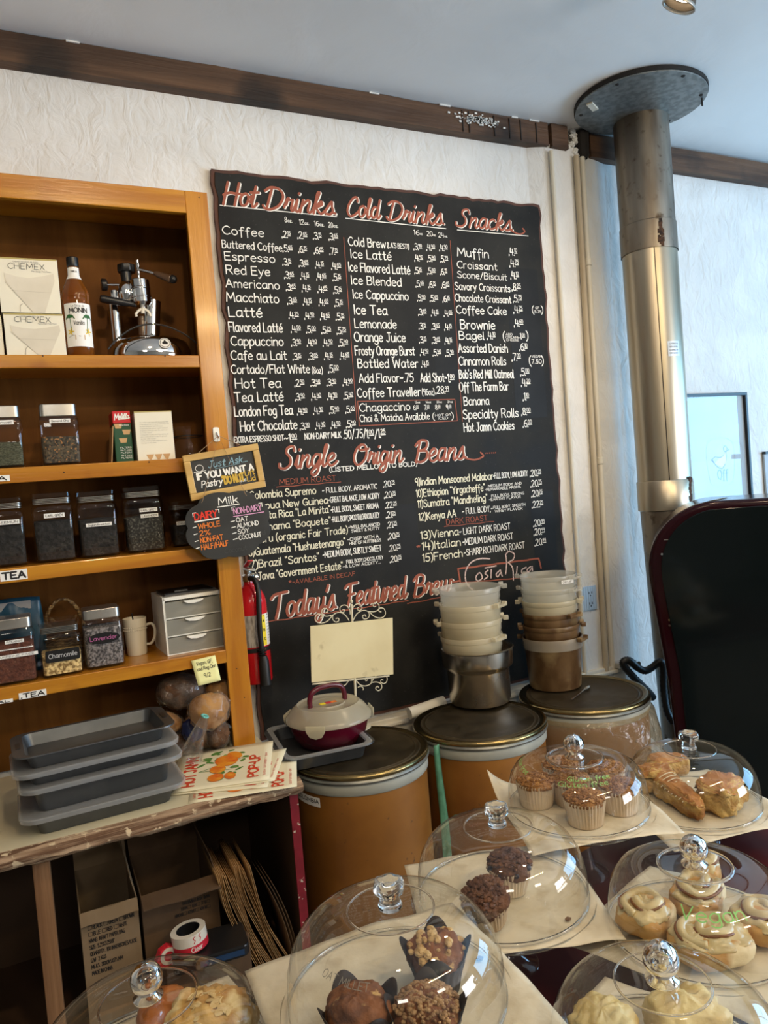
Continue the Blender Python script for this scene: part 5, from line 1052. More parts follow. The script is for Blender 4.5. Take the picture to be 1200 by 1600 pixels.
MB().tube([M @ Vector((-.55 * aw, .62 * ah + .008, .003)), M @ Vector((-.5 * aw, .8 * ah, .006)), H2, M @ Vector((.48 * aw, .8 * ah, .006)), M @ Vector((.52 * aw, .66 * ah + .006, .003))], .0009, 6).build('hanging_string', 'string', t)
# ---------------------------------------------------------------- fire extinguisher
mat('ext_red', (.55, .008, .015), rough=.2, coat=.5); mat('label_yellow', (.85, .68, .03), rough=.5); mat('hose_black', (.012, .012, .012), rough=.45); mat('label_grey', (.45, .42, .38), (.2, .18, .16), ns=50, st=(3, 3, .6), rough=.5)
P = at(425, 1058, Y=-.075); er = .054; EX = P.x - er; ez0 = at(415, 1067, Y=-.12).z; ez1 = at(403, 912, Y=-.10).z
EX += .0; t = thing('fire_extinguisher', 'red fire extinguisher with black hose hanging beside the bookshelf', 'fire extinguisher', (EX, -.08, ez0)); H = ez1 - ez0
MB().lathe([(.02, 0), (er * .94, .002), (er, .010), (er, H * .80), (er * .93, H * .87), (er * .72, H * .94), (er * .4, H * .985), (.017, H), (.017, H + .012)], 40, c0=1, c1=1).build('cylinder', 'ext_red', t, smooth=50)
MB().lathe([(.019, H + .01), (.021, H + .014), (.021, H + .03), (.014, H + .036), (.014, H + .05)], 24, c0=1, c1=1).build('valve', 'chrome', t, smooth=40)
MB().box(-.012, .012, -.055, .02, H + .05, H + .056).build('carry_handle', 'lid_metal', t, bev=.002)
MB().box(-.010, .010, -.05, .02, 0, .005, T(0, 0, H + .064) @ RX(-.35) @ RY(0)).build('lever', 'ext_red', t, bev=.002)
MB().lathe([(.014, 0), (.014, .01)], 20, T(.022, -.0, H + .02) @ RY(PI / 2), c0=1, c1=1).build('gauge', 'chrome', t, smooth=40)
def cg(r, a0): return lambda u, v: Vector((r * math.sin(a0 + u / r), -r * math.cos(a0 + u / r), v))
def cylpatch(r, a0, a1, z0, z1): return MB().grid(14, 1, lambda u, v: Vector((r * math.sin(a0 + (a1 - a0) * u), -r * math.cos(a0 + (a1 - a0) * u), z0 + (z1 - z0) * v)))
lb = cylpatch(er + .0006, .30, 1.7, H * .38, H * .70).build('label', 'paper_white', t, smooth=True); cylpatch(er + .0009, .34, .66, H * .385, H * .695).build('yellow_stripe', 'label_yellow', lb, smooth=True)
cylpatch(er + .0006, -1.3, .22, H * .38, H * .70).build('instruction_label', 'label_grey', t, smooth=True)
mb = MB()
for k, ch in enumerate('ABC'): lettering(mb, ch, cg(er + .0014, .42), .002, H * (.62 - .09 * k), .008, .006, .26)
for k in range(9): ribbon(mb, [(.020, H * (.655 - .03 * k)), (.020 + R.uniform(.012, .026), H * (.655 - .03 * k))], .0014, cg(er + .0014, .42))
ribbon(mb, [(.004, H * .685), (.03, H * .685)], .006, cg(er + .0014, .42), cap=False); mb.build('print', 'black_ink', lb)
hp = [(-.0, -.018, H + .022), (.010, -.045, H + .016), (.014, -.062, H - .02), (.010, -.068, H * .8), (.006, -.070, H * .6), (.006, -.070, H * .42), (.008, -.068, H * .30)]
MB().tube(sm3(hp), .0088, 14).build('hose', 'hose_black', t, smooth=True)
MB().lathe([(.011, H * .30), (.017, H * .25), (.018, .02), (.019, .004)], 20, T(.009, -.074, 0), c0=1, c1=1).build('nozzle', 'hose_black', t, smooth=40)
mb = MB(); mb.lathe([(er + .001, H * .325), (er + .003, H * .33), (er + .003, H * .365), (er + .001, H * .37)], 36)
for k in range(4): mb.lathe([(.0115, 0), (.0155, .0018), (.0115, .0036)], 18, T(.007, -.069, H * (.29 + .022 * k)))
mb.build('strap', 'hose_black', t, smooth=40)
MB().box(-.015, .015, .052, .076, H * .3, H * .9).build('wall_bracket', 'dark_metal', t)
# ---------------------------------------------------------------- fibre drums
mat('drum_fibre', (.27, .108, .017), (.19, .070, .010), ns=4, rough=.42, bump=.1, c3=(.12, .05, .015), ns3=42, lo3=.68, hi3=.74)
mat('lid_bronze', (.055, .042, .024), (.085, .065, .038), ns=9, rough=.33, metal=.7, r2=.5)
mat('lid_brass', (.34, .25, .11), (.24, .18, .08), ns=9, rough=.25, metal=1)
mat('ring_steel', (.30, .30, .27), (.22, .22, .20), ns=12, rough=.4, metal=.7)
mat('band_grey', (.36, .36, .31), (.30, .30, .26), ns=9, rough=.55)
def drum(label, x, y, r, z, rings=2, R2=None):
    t = thing('fiber_drum', label, 'drum', (x, y, 0), 0, 'tall fibre drums of coffee beans along the wall')
    rb = r * .955
    MB().lathe([(rb, .0), (rb, z - .02)], 64, c0=1).build('drum_wall', 'drum_fibre', t, smooth=40)
    MB().lathe([(rb + .002, z - .062), (rb + .005, z - .058), (rb + .005, z - .034), (rb + .002, z - .030)], 64).build('top_band', 'band_grey', t, smooth=40)
    MB().lathe([(rb + .004, z - .030), (r - .002, z - .028), (r + .001, z - .022), (r - .002, z - .016), (rb + .004, z - .014)], 64).build('clamp_ring', 'ring_steel', t, smooth=50)
    MB().lathe([(.0005, z - .005), (r * .80, z - .005), (r * .815, z - .0025), (r * .83, z - .005), (r * .86, z - .005), (r * .875, z - .0018), (r * .89, z - .004)], 72).build('lid', 'lid_bronze', t, smooth=60)
    MB().lathe([(r * .89, z - .004), (r * .93, z - .002), (r * .955, z), (r * .985, z - .001), (r, z - .006), (r, z - .013), (r * .98, z - .016)], 72).build('lid_rim', 'lid_brass', t, smooth=60)
    return t
Z1, Z2, Z3 = .735, .725, .720
D1 = (.848, -.425, .218); D2 = (1.31, -.40, .228); D3 = (1.79, -.37, .238)
dr1 = drum('brown fibre drum nearest the counter, carrying the burgundy container', *D1, Z1)
dr2 = drum('middle brown fibre drum, carrying the steel pot', *D2, Z2)
dr3 = drum('brown fibre drum nearest the stove pipe, wrapped in plastic film', *D3, Z3)
def cyl_hit(px, py, D, r):
    d = right * (px - CX) + down * (py - CY) + fwd * FPX; ox, oy = CAM.x - D[0], CAM.y - D[1]
    a = d.x ** 2 + d.y ** 2; b = 2 * (ox * d.x + oy * d.y); c = ox * ox + oy * oy - r * r; t_ = (-b - math.sqrt(max(0, b * b - 4 * a * c))) / (2 * a); P = CAM + d * t_; return math.atan2(P.x - D[0], -(P.y - D[1])), P.z
a0, za = cyl_hit(470, 1236, D1, D1[2] * .955); a1, zb = cyl_hit(501, 1262, D1, D1[2] * .955)
a0 -= .10
rr = D1[2] * .955 + .0008; lb = MB().grid(10, 1, lambda u, v: Vector((rr * math.sin(a0 + (a1 - a0) * u), -rr * math.cos(a0 + (a1 - a0) * u), zb + (za - zb) * v))).build('label', 'paper_white', dr1, smooth=True, label='white paper label reading Colombia')
mb = MB(); lettering(mb, 'COLOMBIA', cg(rr + .0008, a0), .004, zb + (za - zb) * .4, .011, (a1 - a0) * rr - .008, .15); mb.build('print', 'black_ink', lb)
mat('green_cloth', (.05, .16, .09), (.09, .26, .16), ns=20, rough=.6)
P = at(680, 1180, Y=-.47); t = thing('green_strip', 'narrow green plastic strip hanging between the first two drums', 'strip', (P.x - .004, -.50, .30))
MB().grid(4, 20, lambda u, v: Vector(((u - .5) * .030 * (1 - .3 * v) + .004 * math.sin(v * 5), .004 * math.sin(u * 5 + v * 3), (.715 - .30) * v))).build('strip', 'green_cloth', t, solid=.002, smooth=True)
clear('bag_brown', tint=(.80, .72, .60), ior=1.5, rough=.1, haze=.34, hc=(.60, .48, .30), bump=.016, bs=14)
t = thing('plastic_liner', 'crumpled clear plastic liner spilling out under the third drum lid', 'plastic bag', (D3[0], D3[1], .50))
mb = MB(); n = 96; prf = [(.232, .178), (.244, .16), (.250, .13), (.256, .09), (.252, .05), (.246, .0)]
mb.lathe([(r + .004, z) for r, z in prf], n, rf=lambda a, z: 1 + (.178 - z) * 2.2 * .16 * noise.fractal(Vector((math.cos(a) * 3, math.sin(a) * 3, z * 5)), .6, 2, 3) + (.178 - z) * (.5 if -.9 < a - 5.6 < .9 or a < .5 else 0) * .5)
mb.build('film', 'bag_brown', t, smooth=True)
# ---------------------------------------------------------------- things on the first drum: tray, burgundy container, scroll sign holder
Za = Z1 + .001
A_, B_, C_ = at(414, 1132, Z=Za + .045), at(474, 1192, Z=Za + .045), at(590, 1168, Z=Za + .045)
w_ = (C_ - B_).length; d_ = (A_ - B_).length; an = math.atan2(C_.y - B_.y, C_.x - B_.x); mid = (A_ + C_) / 2
w_, d_ = max(.24, w_ - .03), min(.30, d_ - .03)
pan('shallow pan with frosted rim under the burgundy container', (mid.x, mid.y, Za), an, w_, d_, .044, 0)
t_ = [o_ for o_ in COL.objects if o_.name.startswith('baking_pan')][-1]
t_['category'] = 'pan'; del t_['group']; t_.name = 'pan_tray'
lv = [[Vector((x, y, z)) for x, y in rrect(w_ + a, d_ + a, .03, 6)] for (a, z) in ((.026, .040), (.03, .0465), (.002, .047), (-.004, .040))]; n = len(lv[0])
MB().add(sum(lv, []), [(j * n + i, j * n + (i + 1) % n, (j + 1) * n + (i + 1) % n, (j + 1) * n + i) for j in range(3) for i in range(n)]).build('plastic_rim', 'lid_plastic', t_, smooth=30, label='frosted plastic rim')
mat('burgundy', (.085, .004, .014), rough=.22, coat=.3); mat('sticker', (.8, .45, .05), (.8, .1, .12), ns=30, rough=.4)
clear('frost_lid', ior=1.45, rough=.22, haze=.62, hc=(.86, .80, .60))
P = at(517, 1158, Z=Za + .006); rc = .135
t = thing('food_carrier', 'round burgundy container with frosted lid and arched carrying handle', 'container', (P.x, P.y, Za + .0075))
MB().lathe([(rc * .66, 0), (rc * .74, .004), (rc * .86, .03), (rc * .95, .07), (rc * .96, .085), (rc * .93, .085), (rc * .8, .03), (.001, .01)], 56, c0=1).build('bowl', 'burgundy', t, smooth=60)
hl = .088
MB().lathe([(rc * .99, hl - .012), (rc * 1.02, hl - .010), (rc * 1.02, hl), (rc * .97, hl + .006), (rc * .86, hl + .026), (rc * .74, hl + .038), (rc * .71, hl + .034), (rc * .68, hl + .032), (rc * .42, hl + .034), (rc * .40, hl + .038), (rc * .36, hl + .036), (.001, hl + .036)], 64).build('lid', 'frost_lid', t, smooth=50, label='frosted domed lid')
ha = math.radians(6)
q = [(-.062, .03), (-.062, .055), (-.052, .078), (-.030, .088), (0, .090), (.030, .088), (.052, .078), (.062, .055), (.062, .03)]
MB().tube(sm3([(x * math.cos(ha), x * math.sin(ha), hl + z) for x, z in q]), .0085, 12).build('handle', 'burgundy', t, smooth=True)
for k in range(4):
    a = math.radians(-128 + 90 * k + (28 if k == 1 else 0)); M = RZ(a) @ T(rc * 1.0, 0, 0)
    MB().prism([(-.032, .012), (-.030, -.006), (-.020, -.022), (0, -.028), (.020, -.022), (.030, -.006), (.032, .012)], .004, M @ T(.004, 0, hl - .006) @ RZ(PI / 2) @ RX(PI / 2)).build('clip', 'frost_lid', t, bev=.001)
for k, m_ in enumerate(('label_yellow', 'tape_red', 'ink_orange')): MB().box(-.028 + .019 * k, -.010 + .019 * k, -.012, .006, hl + .0365, hl + .0372).build('sticker', m_, t, label=('yellow sticker', 'red sticker', 'orange sticker')[k])
mat('iron_cream', (.66, .60, .44), rough=.5); mat('card_cream', (.72, .63, .38), (.66, .56, .32), ns=5, rough=.6, c3=(.45, .36, .2), ns3=14, lo3=.64, hi3=.72)
YQ = -.235; L0 = at(556, 1128, Y=YQ); L0.z = Z1
t = thing('sign_holder', 'cream scrollwork stand holding a blank cream card', 'sign holder', L0)
def sp(x, y, dy=0): p = at(x, y, Y=YQ) - L0; p.y += dy; return p
c = [sp(486, 1066), sp(613.5, 1053), sp(612.5, 965), sp(484, 978)]
M = Vector((0, -.004, 0))
mb = MB(); mb.grid(6, 6, lambda u, v: (c[0] * (1 - u) + c[1] * u) * (1 - v) + (c[3] * (1 - u) + c[2] * u) * v + M); mb.build('card', 'card_cream', t, solid=.003)
MB().tube([sp(557, 1122), sp(549, 944)], .0042, 10).build('post', 'iron_cream', t, smooth=60); MB().blob(sp(549, 940), .0062, .0062, .007, seg=12, rings=8).build('finial', 'iron_cream', t, smooth=True)
MB().lathe([(.05, 0), (.05, .003), (.012, .008), (.004, .02)], 28, c0=1).build('foot', 'iron_cream', t, smooth=40)
MB().tube([sp(488, 1069), sp(608, 1056)], .003, 8).build('ledge', 'iron_cream', t, smooth=60)
def scr(pts, name='scroll'): MB().tube(sm3([sp(*p) for p in pts], 6), .0018, 6).build(name, 'iron_cream', t, smooth=True)
def cr2(x, y): return 460 + x / 6.667, 930 + y / 6.667
S1 = [(570, 265), (520, 200), (460, 180), (405, 205), (400, 250), (430, 280), (462, 265), (455, 240), (430, 245)]
S2 = [(580, 200), (575, 150), (545, 110), (505, 105), (475, 130), (480, 170), (510, 180), (520, 155), (500, 150)]
S3 = [(400, 205), (350, 265), (290, 290), (235, 280), (215, 240), (235, 200), (275, 200), (290, 225), (265, 240)]
S4 = [(385, 210), (330, 220), (290, 200), (285, 160), (310, 138), (345, 150), (345, 175), (325, 178)]
S5 = [(610, 265), (650, 195), (710, 160), (765, 170), (780, 215), (755, 245), (720, 245), (710, 215), (735, 205), (745, 225)]
S6 = [(605, 200), (610, 130), (650, 92), (695, 105), (700, 145), (670, 160), (655, 140), (670, 125)]
S7 = [(780, 175), (830, 220), (890, 238), (935, 220), (948, 180), (930, 140), (890, 135), (880, 165), (905, 175)]
S8 = [(770, 170), (830, 172), (875, 150), (880, 105), (850, 78), (820, 90), (825, 120), (850, 118)]
for s_ in (S1, S2, S3, S4, S5, S6, S7, S8): scr([cr2(*p) for p in s_])
for s_ in ([(630, 870), (680, 930), (740, 945), (795, 920), (800, 870), (770, 850), (735, 865), (745, 890), (765, 880)], [(800, 905), (850, 840), (910, 825), (960, 850), (960, 900), (930, 920), (900, 905), (905, 880), (925, 885)], [(800, 910), (860, 905), (905, 930), (905, 975), (870, 995), (845, 970), (865, 950), (880, 965)], [(570, 880), (530, 935), (470, 950), (420, 920)], [(660, 960), (690, 950), (715, 965), (715, 990)]): scr([cr2(*p) for p in s_])
# ---------------------------------------------------------------- steel pot with nested tubs on the middle drum
mat('pot_steel', (.50, .47, .42), (.40, .37, .33), ns=4, rough=.2, metal=1, r2=.3)
clear('tub_plastic', ior=1.45, rough=.3, haze=.60, hc=(.84, .77, .58)); clear('tub_clear', ior=1.45, rough=.25, haze=.36, hc=(.84, .82, .72))
mat('tub_stained', (.075, .036, .014), (.17, .10, .045), ns=20, st=(1, 1, .6), lo=.3, hi=.7, rough=.35, c3=(.36, .26, .13), ns3=9, lo3=.5, hi3=.75)
P = at(751, 1096, Z=Z2); PT = (P.x + .0, P.y, Z2 + .0005)
t = thing('steel_pot', 'deep stainless steel pot on the middle drum', 'pot', PT); hp_ = .203
MB().lathe([(.085, 0), (.108, .006), (.113, .02), (.114, .125), (.116, .132), (.127, .140), (.130, .148), (.131, hp_ - .004), (.136, hp_), (.131, hp_ + .002), (.128, hp_ - .004), (.127, .15), (.106, .13), (.104, .02), (.001, .006)], 64, c0=1).build('pot_body', 'pot_steel', t, smooth=50)
def tub(label, x, y, z0, h_, r, mt, hang=0, flange=True, grp='nested plastic tubs', mark=True, cat='tub'):
    t = thing('plastic_tub', label, cat, (x, y, z0), hang, grp)
    MB().lathe([(r * .86, 0), (r * .885, .004), (r * .955, h_ - .045), (r * .97, h_ - .043), (r * .975, h_ - .02), (r, h_ - .018), (r * 1.01, h_ - .002), (r * 1.0, h_), (r * .965, h_ - .003), (r * .95, h_ - .02), (r * .935, h_ - .045), (r * .865, .008), (.001, .007)], 56, c0=1).build('tub_wall', mt, t, smooth=50)
    for s_ in (0, PI): MB().prism([(-.034, 0), (-.036, -.014), (-.028, -.018), (-.024, -.008), (.024, -.008), (.028, -.018), (.036, -.014), (.034, 0)], .018, RZ(s_) @ T(0, -r * .97 - .015, h_ - .014) @ RX(-PI / 2) @ T(0, 0, -.009) @ Matrix.Diagonal((1, 1, 1, 1))).build('handle', mt, t, bev=.002)
    if mark:
        mb = MB(); g = lambda u, v: RZ(PI / 2 + .9) @ Vector((r * .975 * math.sin(u / r), -r * .975 * math.cos(u / r), v)); ribbon(mb, [(0, h_ - .03), (0, h_ - .06)], .0012, g)
        lettering(mb, '7 qt', g, -.016, h_ - .036, .005, .010, .18); lettering(mb, '6 lt', g, .004, h_ - .038, .005, .010, .18); mb.build('volume_mark', 'ink_red', t)
    return t
zt = at(734, 916, Y=P.y).z; st0 = .058
lab4 = ('bottom plastic tub of the stack rising from the steel pot', 'second tub from the bottom above the steel pot', 'third tub from the bottom above the steel pot', 'topmost clear tub of the stack in the steel pot')
for k in range(4): tub(lab4[k], P.x - .012 - .002 * (3 - k), P.y, zt - .125 - st0 * (3 - k), .125, .113 - .001 * k * 0, 'tub_clear' if k == 3 else 'tub_plastic', (.35, 1.25, .5, 1.2)[k])
P3 = at(868, 1070, Z=Z3); xx, yy = P3.x, P3.y
rim2 = at(865, 992, Y=yy).z; top2 = at(862, 896, Y=yy).z
t = tub('tall coffee-stained tub standing on the third drum', xx, yy, Z3 + .0005, rim2 - Z3, .112, 'tub_stained', .5, mark=False, grp='coffee-stained tubs on the third drum')
MB().lathe([(.1135, rim2 - Z3 - .042), (.1145, rim2 - Z3 - .02), (.1155, rim2 - Z3 + .0005)], 56).build('clean_rim', 'tub_clear', t, smooth=40, label='clear unstained rim')
lab5 = ('brown stained tub just above the tall stained tub', 'second brown stained tub from the bottom of the third drum stack', 'lowest clear tub above the stained ones', 'second clear tub from the top, third drum stack', 'topmost clear tub with a white label, third drum stack')
stp = (top2 - rim2) / 5
for k in range(5): tub(lab5[k], xx, yy, rim2 + stp * (k + 1) - .115, .115, .107, 'tub_stained' if k < 2 else ('tub_plastic' if k == 2 else 'tub_clear'), (1.0, .2, .75, .35, .4)[k], mark=False, grp='coffee-stained tubs on the third drum' if k < 2 else 'clear tubs on the third drum')
t_ = [o_ for o_ in COL.objects if o_.name.startswith('plastic_tub')][-1]
lb = MB().grid(8, 1, lambda u, v: Vector((.1165 * math.sin(-.62 + .5 * u), -.1165 * math.cos(-.62 + .5 * u), .088 + .014 * v))).build('label', 'paper_white', t_, smooth=True); mb = MB(); lettering(mb, 'DECAF', cg(.1172, -.57), .0, .091, .007, .04, .14); mb.build('print', 'black_ink', lb)
a, b = at(893, 1092, Z=Z3 + .004), at(921, 1071, Z=Z3 + .004)
t = thing('spoon', 'thin steel spoon lying on the third drum lid', 'spoon', (a.x, a.y, Z3 + .0015), math.atan2(b.y - a.y, b.x - a.x)); ln = (b - a).length
MB().prism([(0, -.004), (ln * .6, -.0028), (ln * .72, -.004), (ln * .85, -.009), (ln, -.004), (ln, .004), (ln * .85, .009), (ln * .72, .004), (ln * .6, .0028), (0, .004)], .002).build('blade', 'chrome', t, bev=.0008)
P = at(655, 1108, Y=-.10); t = thing('paper_roll', 'white paper roll end showing behind the middle drum', 'paper', (P.x, -.115, .676)); MB().lathe([(.022, 0), (.022, .15)], 24, T(-.05, 0, .023) @ RY(PI / 2 - .1), c0=1, c1=1).build('roll', 'paper', t, smooth=40)
# ---------------------------------------------------------------- outlet plate, clamps, corrugated hose
mat('alu_plate', (.55, .56, .56), rough=.35, metal=.6)
a = at(908, 956, Y=-.036); b = at(931, 914, Y=-.036); t = thing('outlet_plate', 'ribbed metal outlet plate on the wall behind the stained tubs', 'outlet', (a.x, -.032, a.z)); w_, h_ = b.x - a.x, b.z - a.z
MB().box(0, w_, -.004, 0, 0, h_).build('plate', 'alu_plate', t, bev=.001)
mb = MB()
for k in range(7): x = w_ * (.08 + .14 * k); mb.box(x, x + .003, -.0052, -.004, .002, h_ - .002)
mb.build('ribs', 'alu_plate', t, kind='stuff')
mb = MB()
for z in (.28, .72):
    for dx in (-.008, .008): mb.box(w_ * .62 + dx - .0015, w_ * .62 + dx + .0015, -.006, -.005, h_ * z - .005, h_ * z + .005)
    mb.lathe([(.003, 0), (.003, .001)], 10, T(w_ * .62, -.005, h_ * z - .012) @ RX(PI / 2), c1=1)
mb.build('sockets', 'black_ink', t)
t = thing('pipe_clamp', 'silver clamp at the foot of the thick conduit', 'clamp', (2.29, -.05, .665)); MB().box(-.05, .05, -.03, .03, 0, .025).build('strap', 'alu_plate', t, bev=.004); MB().lathe([(.012, 0), (.012, .02)], 12, T(.04, -.03, .012) @ RX(PI / 2), c1=1).build('bolt', 'chrome', t, smooth=40)
hs = [(1020, 1090, -.20), (1012, 1080, -.22), (992, 1060, -.22), (976, 1042, -.22), (974, 1034, -.22), (983, 1032, -.23), (996, 1043, -.24), (1008, 1048, -.25), (1020, 1042, -.26), (1027, 1036, -.27), (1033, 1034, -.28), (1036, 1045, -.28), (1037, 1075, -.28), (1042, 1110, -.30), (1052, 1130, -.32)]
pth = sm3([at(x, y, Y=d) for x, y, d in hs], 9)
tag(MB().tube(pth, [.0135 + .0025 * (k % 2) for k in range(len(pth))], 14).build('corrugated_hose', 'hose_black', None, smooth=True), 'black corrugated hose looping beside the roaster', 'hose')
# ---------------------------------------------------------------- stove pipe
mat('pipe_upper', (.30, .26, .21), (.17, .14, .11), ns=4, st=(3, 3, .5), rough=.42, metal=.9, c3=(.10, .07, .045), ns3=26, lo3=.60, hi3=.75)
mat('pipe_lower', (.50, .44, .34), (.38, .33, .25), ns=3, st=(4, 4, .3), rough=.34, metal=1, c3=(.3, .22, .13), ns3=10, lo3=.68, hi3=.8)
mat('galv', (.26, .275, .27), (.17, .18, .18), ns=38, rough=.5, metal=.75, det=8); mat('rust', (.03, .016, .01), (.10, .045, .02), ns=50, rough=.9)
PXp, PYp = 2.45, -.20; RP = .112
t = thing('stove_pipe', 'weathered metal flue pipe rising to the ceiling', 'pipe', (PXp, PYp, .0))
def rz_(px, py): return at(px, py, Y=PYp - RP).z
zA, zB, zC, zD = rz_(1013, 337), rz_(1015, 382), rz_(1030, 752), rz_(1033, 800)
def seam(a, z): return 1
MB().lathe([(RP * 1.0, zA - .01), (RP, 2.995)], 56).build('upper_section', 'pipe_upper', t, smooth=40)
MB().lathe([(RP * 1.03, zB), (RP * 1.035, zB + .004), (RP * 1.03, zA), (RP * 1.0, zA + .003)], 56).build('upper_collar', 'pipe_upper', t, smooth=40)
MB().lathe([(RP * .985, zC - .01), (RP * 1.0, zB + .02)], 56).build('lower_section', 'pipe_lower', t, smooth=40)
MB().lathe([(RP * .97, zD - .004), (RP * 1.03, zD), (RP * 1.035, zD + .006), (RP * 1.03, zC - .004), (RP, zC)], 56).build('lower_collar', 'pipe_lower', t, smooth=40)
MB().lathe([(RP * .70, .25), (RP * .96, zD - .01), (RP * .96, zD + .02)], 48).build('tapered_section', 'pipe_upper', t, smooth=40)
mb = MB(); ang = -PI / 2 - .45 + .18
for (z0, z1, aa) in ((zB + .005, zA - .01, -1.93), (zD, zC, -1.35)):
    for k in range(40):
        z = z0 + (z1 - z0) * R.random(); a = aa + R.gauss(0, .035); s_ = R.uniform(.002, .006); mb.box(-s_, s_, -.0015, .001, -s_ * 1.8, s_ * 1.8, T(RP * 1.035 * math.cos(a), RP * 1.035 * math.sin(a), z) @ RZ(a + PI / 2))
mb.build('rusty_seam', 'rust', t, kind='stuff')
a_ = -2.2; MB().box(-.0015, .0015, -.001, .001, zC, zB, T(RP * 1.002 * math.cos(a_), RP * 1.002 * math.sin(a_), 0) @ RZ(a_ + PI / 2)).build('lock_seam', 'char', t)
lb = MB().grid(6, 1, lambda u, v: Vector((RP * 1.004 * math.cos(-1.95 + .5 * u), RP * 1.004 * math.sin(-1.95 + .5 * u), rz_(1028, 556) + .062 * v))).build('label', 'alu_plate', t, smooth=True)
mb = MB(); gq = lambda u, v: Vector((RP * 1.009 * math.cos(-1.93 + u / RP), RP * 1.009 * math.sin(-1.93 + u / RP), rz_(1028, 556) + v))
for k in range(4): lettering(mb, 'TYPE B GAS VENT' if k % 2 else 'CLEARANCE 1 IN', gq, .004, .048 - .013 * k, .006, .042, .13)
mb.build('print', 'grey_ink', lb)
fc = at(1000, 163, Z=2.99)
t = thing('ceiling_flange', 'round galvanised flange plate where the flue meets the ceiling', 'flange', (fc.x, fc.y, 2.985)); FR = .262
pts = [(FR * math.cos(k / 64 * 2 * PI) * 1.0, FR * math.sin(k / 64 * 2 * PI) * .93) for k in range(64)]
MB().prism(pts, .006).build('plate', 'galv', t, bev=.001); MB().prism([(x * 1.0, y) for x, y in pts], .016, T(0, 0, .006) @ Matrix.Diagonal((1.01, 1.01, 1, 1))).build('dark_gap', 'char', t)
mb = MB()
for a in (.3, 1.2, 2.5, 3.6, 4.7, 5.6): mb.lathe([(.006, -.003), (.008, 0)], 10, T(FR * .9 * math.cos(a), FR * .84 * math.sin(a), 0), c0=1)
mb.build('screws', 'char', t)
MB().box(-.035, .035, -.012, .012, -.006, 0, T(-FR * .74, .06, 0) @ RZ(.5)).build('tape_scrap', 'cond', t, label='scrap of tan tape'); MB().box(-.003, .003, -.002, .002, -.03, 0, T(FR * .8, -.12, 0)).build('dangling_wire', 'char', t)
# ---------------------------------------------------------------- coffee roaster: big rounded maroon cabinet
mat('roaster_maroon', (.020, .0022, .005), (.015, .0018, .004), ns=3, rough=.14, spec=.3)
RA = math.radians(-47); RP0 = Vector((1.995, -.53, 0))
t = thing('coffee_roaster', 'large glossy dark maroon coffee roaster cabinet with rounded top', 'roaster', RP0, RA)
prof = [(.065, .0), (.06, .4), (.042, .75), (.010, 1.05), (0, 1.14)] + [(x, z) for x, z in arc(.24, 1.16, .24, 180, 90, 14)] + [(.9, 1.40), (1.15, 1.40), (1.15, 0)]
MB().prism([(p[0], p[1]) for p in prof][::-1], .34, T(0, .0, 0) @ RX(PI / 2) @ T(0, 0, -.34)).build('cabinet', 'roaster_maroon', t, bev=.02, seg=5, smooth=35)
mat('panel_reflection', (.004, .007, .008), rough=.1, spec=.3)  # dark teal of the reflections is put into this colour
pr2 = [(.11, .06), (.09, .62), (.085, .78), (.055, 1.03), (.045, 1.14)] + [(x, z) for x, z in arc(.255, 1.165, .21, 180, 100, 12)] + [(.9, 1.382), (1.14, 1.382), (1.14, .06)]
MB().prism(pr2[::-1], .006, RX(PI / 2) @ T(0, 0, .0)).build('front_panel', 'panel_reflection', t, bev=.003, smooth=35)
mb = MB()
for (x, z) in ((.05, 1.22), (.06, .98), (.06, .96), (.40, .52)): mb.lathe([(.005, 0), (.004, .004)], 12, T(x, -.001, z) @ RX(PI / 2), c1=1)
mb.build('rivets', 'chrome', t)
MB().box(.06, .11, -.002, .003, 1.27, 1.272).build('scratch', 'lid_metal', t)
MB().grid(10, 4, lambda u, v: Vector((.14 + .10 * u + .05 * v, .02 + .16 * v, 1.372 + .030 * math.sin(u * PI / 2)))).build('tape_patch', 'lid_brass', t, solid=.001, smooth=True, label='brownish metallic tape on the top corner')
# ---------------------------------------------------------------- framed picture
mat('frame_black', (.012, .012, .014), rough=.3); mat('print_pale', (.44, .47, .49), (.38, .42, .45), ns=3, rough=.6); mat('duck_tan', (.62, .50, .38), rough=.7); mat('ink_teal', (.06, .16, .22), rough=.7)
x1 = at(1166, 700, Y=0).x; zt_, zb_ = 1.862, 1.325; x0 = x1 - .56
t = thing('picture_frame', 'black-framed picture of a duck on a mug, hung behind the stove pipe', 'picture', (x0, -.003, zb_)); w_, h_ = x1 - x0, zt_ - zb_; fb = .014
for (a, b, c, d) in ((0, w_, 0, fb), (0, w_, h_ - fb, h_), (0, fb, fb, h_ - fb), (w_ - fb, w_, fb, h_ - fb)): MB().box(a, b, -.022, 0, c, d).build('frame_rail', 'frame_black', t, bev=.001)
MB().box(fb, w_ - fb, -.006, -.002, fb, h_ - fb).build('print_sheet', 'print_pale', t)
g = lambda u, v: Vector((w_ * u, -.0065, h_ * v))
mb = MB()
for p in ([(.50, .56), (.50, .24), (.56, .17), (.72, .17), (.80, .24), (.80, .56), (.50, .56)], [(.80, .53), (.88, .55), (.93, .48), (.90, .36), (.81, .33)], [(.55, .40), (.60, .34), (.66, .32), (.70, .36), (.72, .42), (.715, .48)], [(.705, .52), (.69, .50), (.70, .475), (.725, .47), (.735, .50), (.72, .52), (.705, .52)], [(.735, .50), (.76, .485), (.735, .48)], [(.54, .40), (.58, .43), (.64, .42), (.69, .44)], [(.53, .41), (.57, .37)]):
    ribbon(mb, _cr(p), .003, lambda u, v: g(u, v))
mb = MB() if 0 else mb
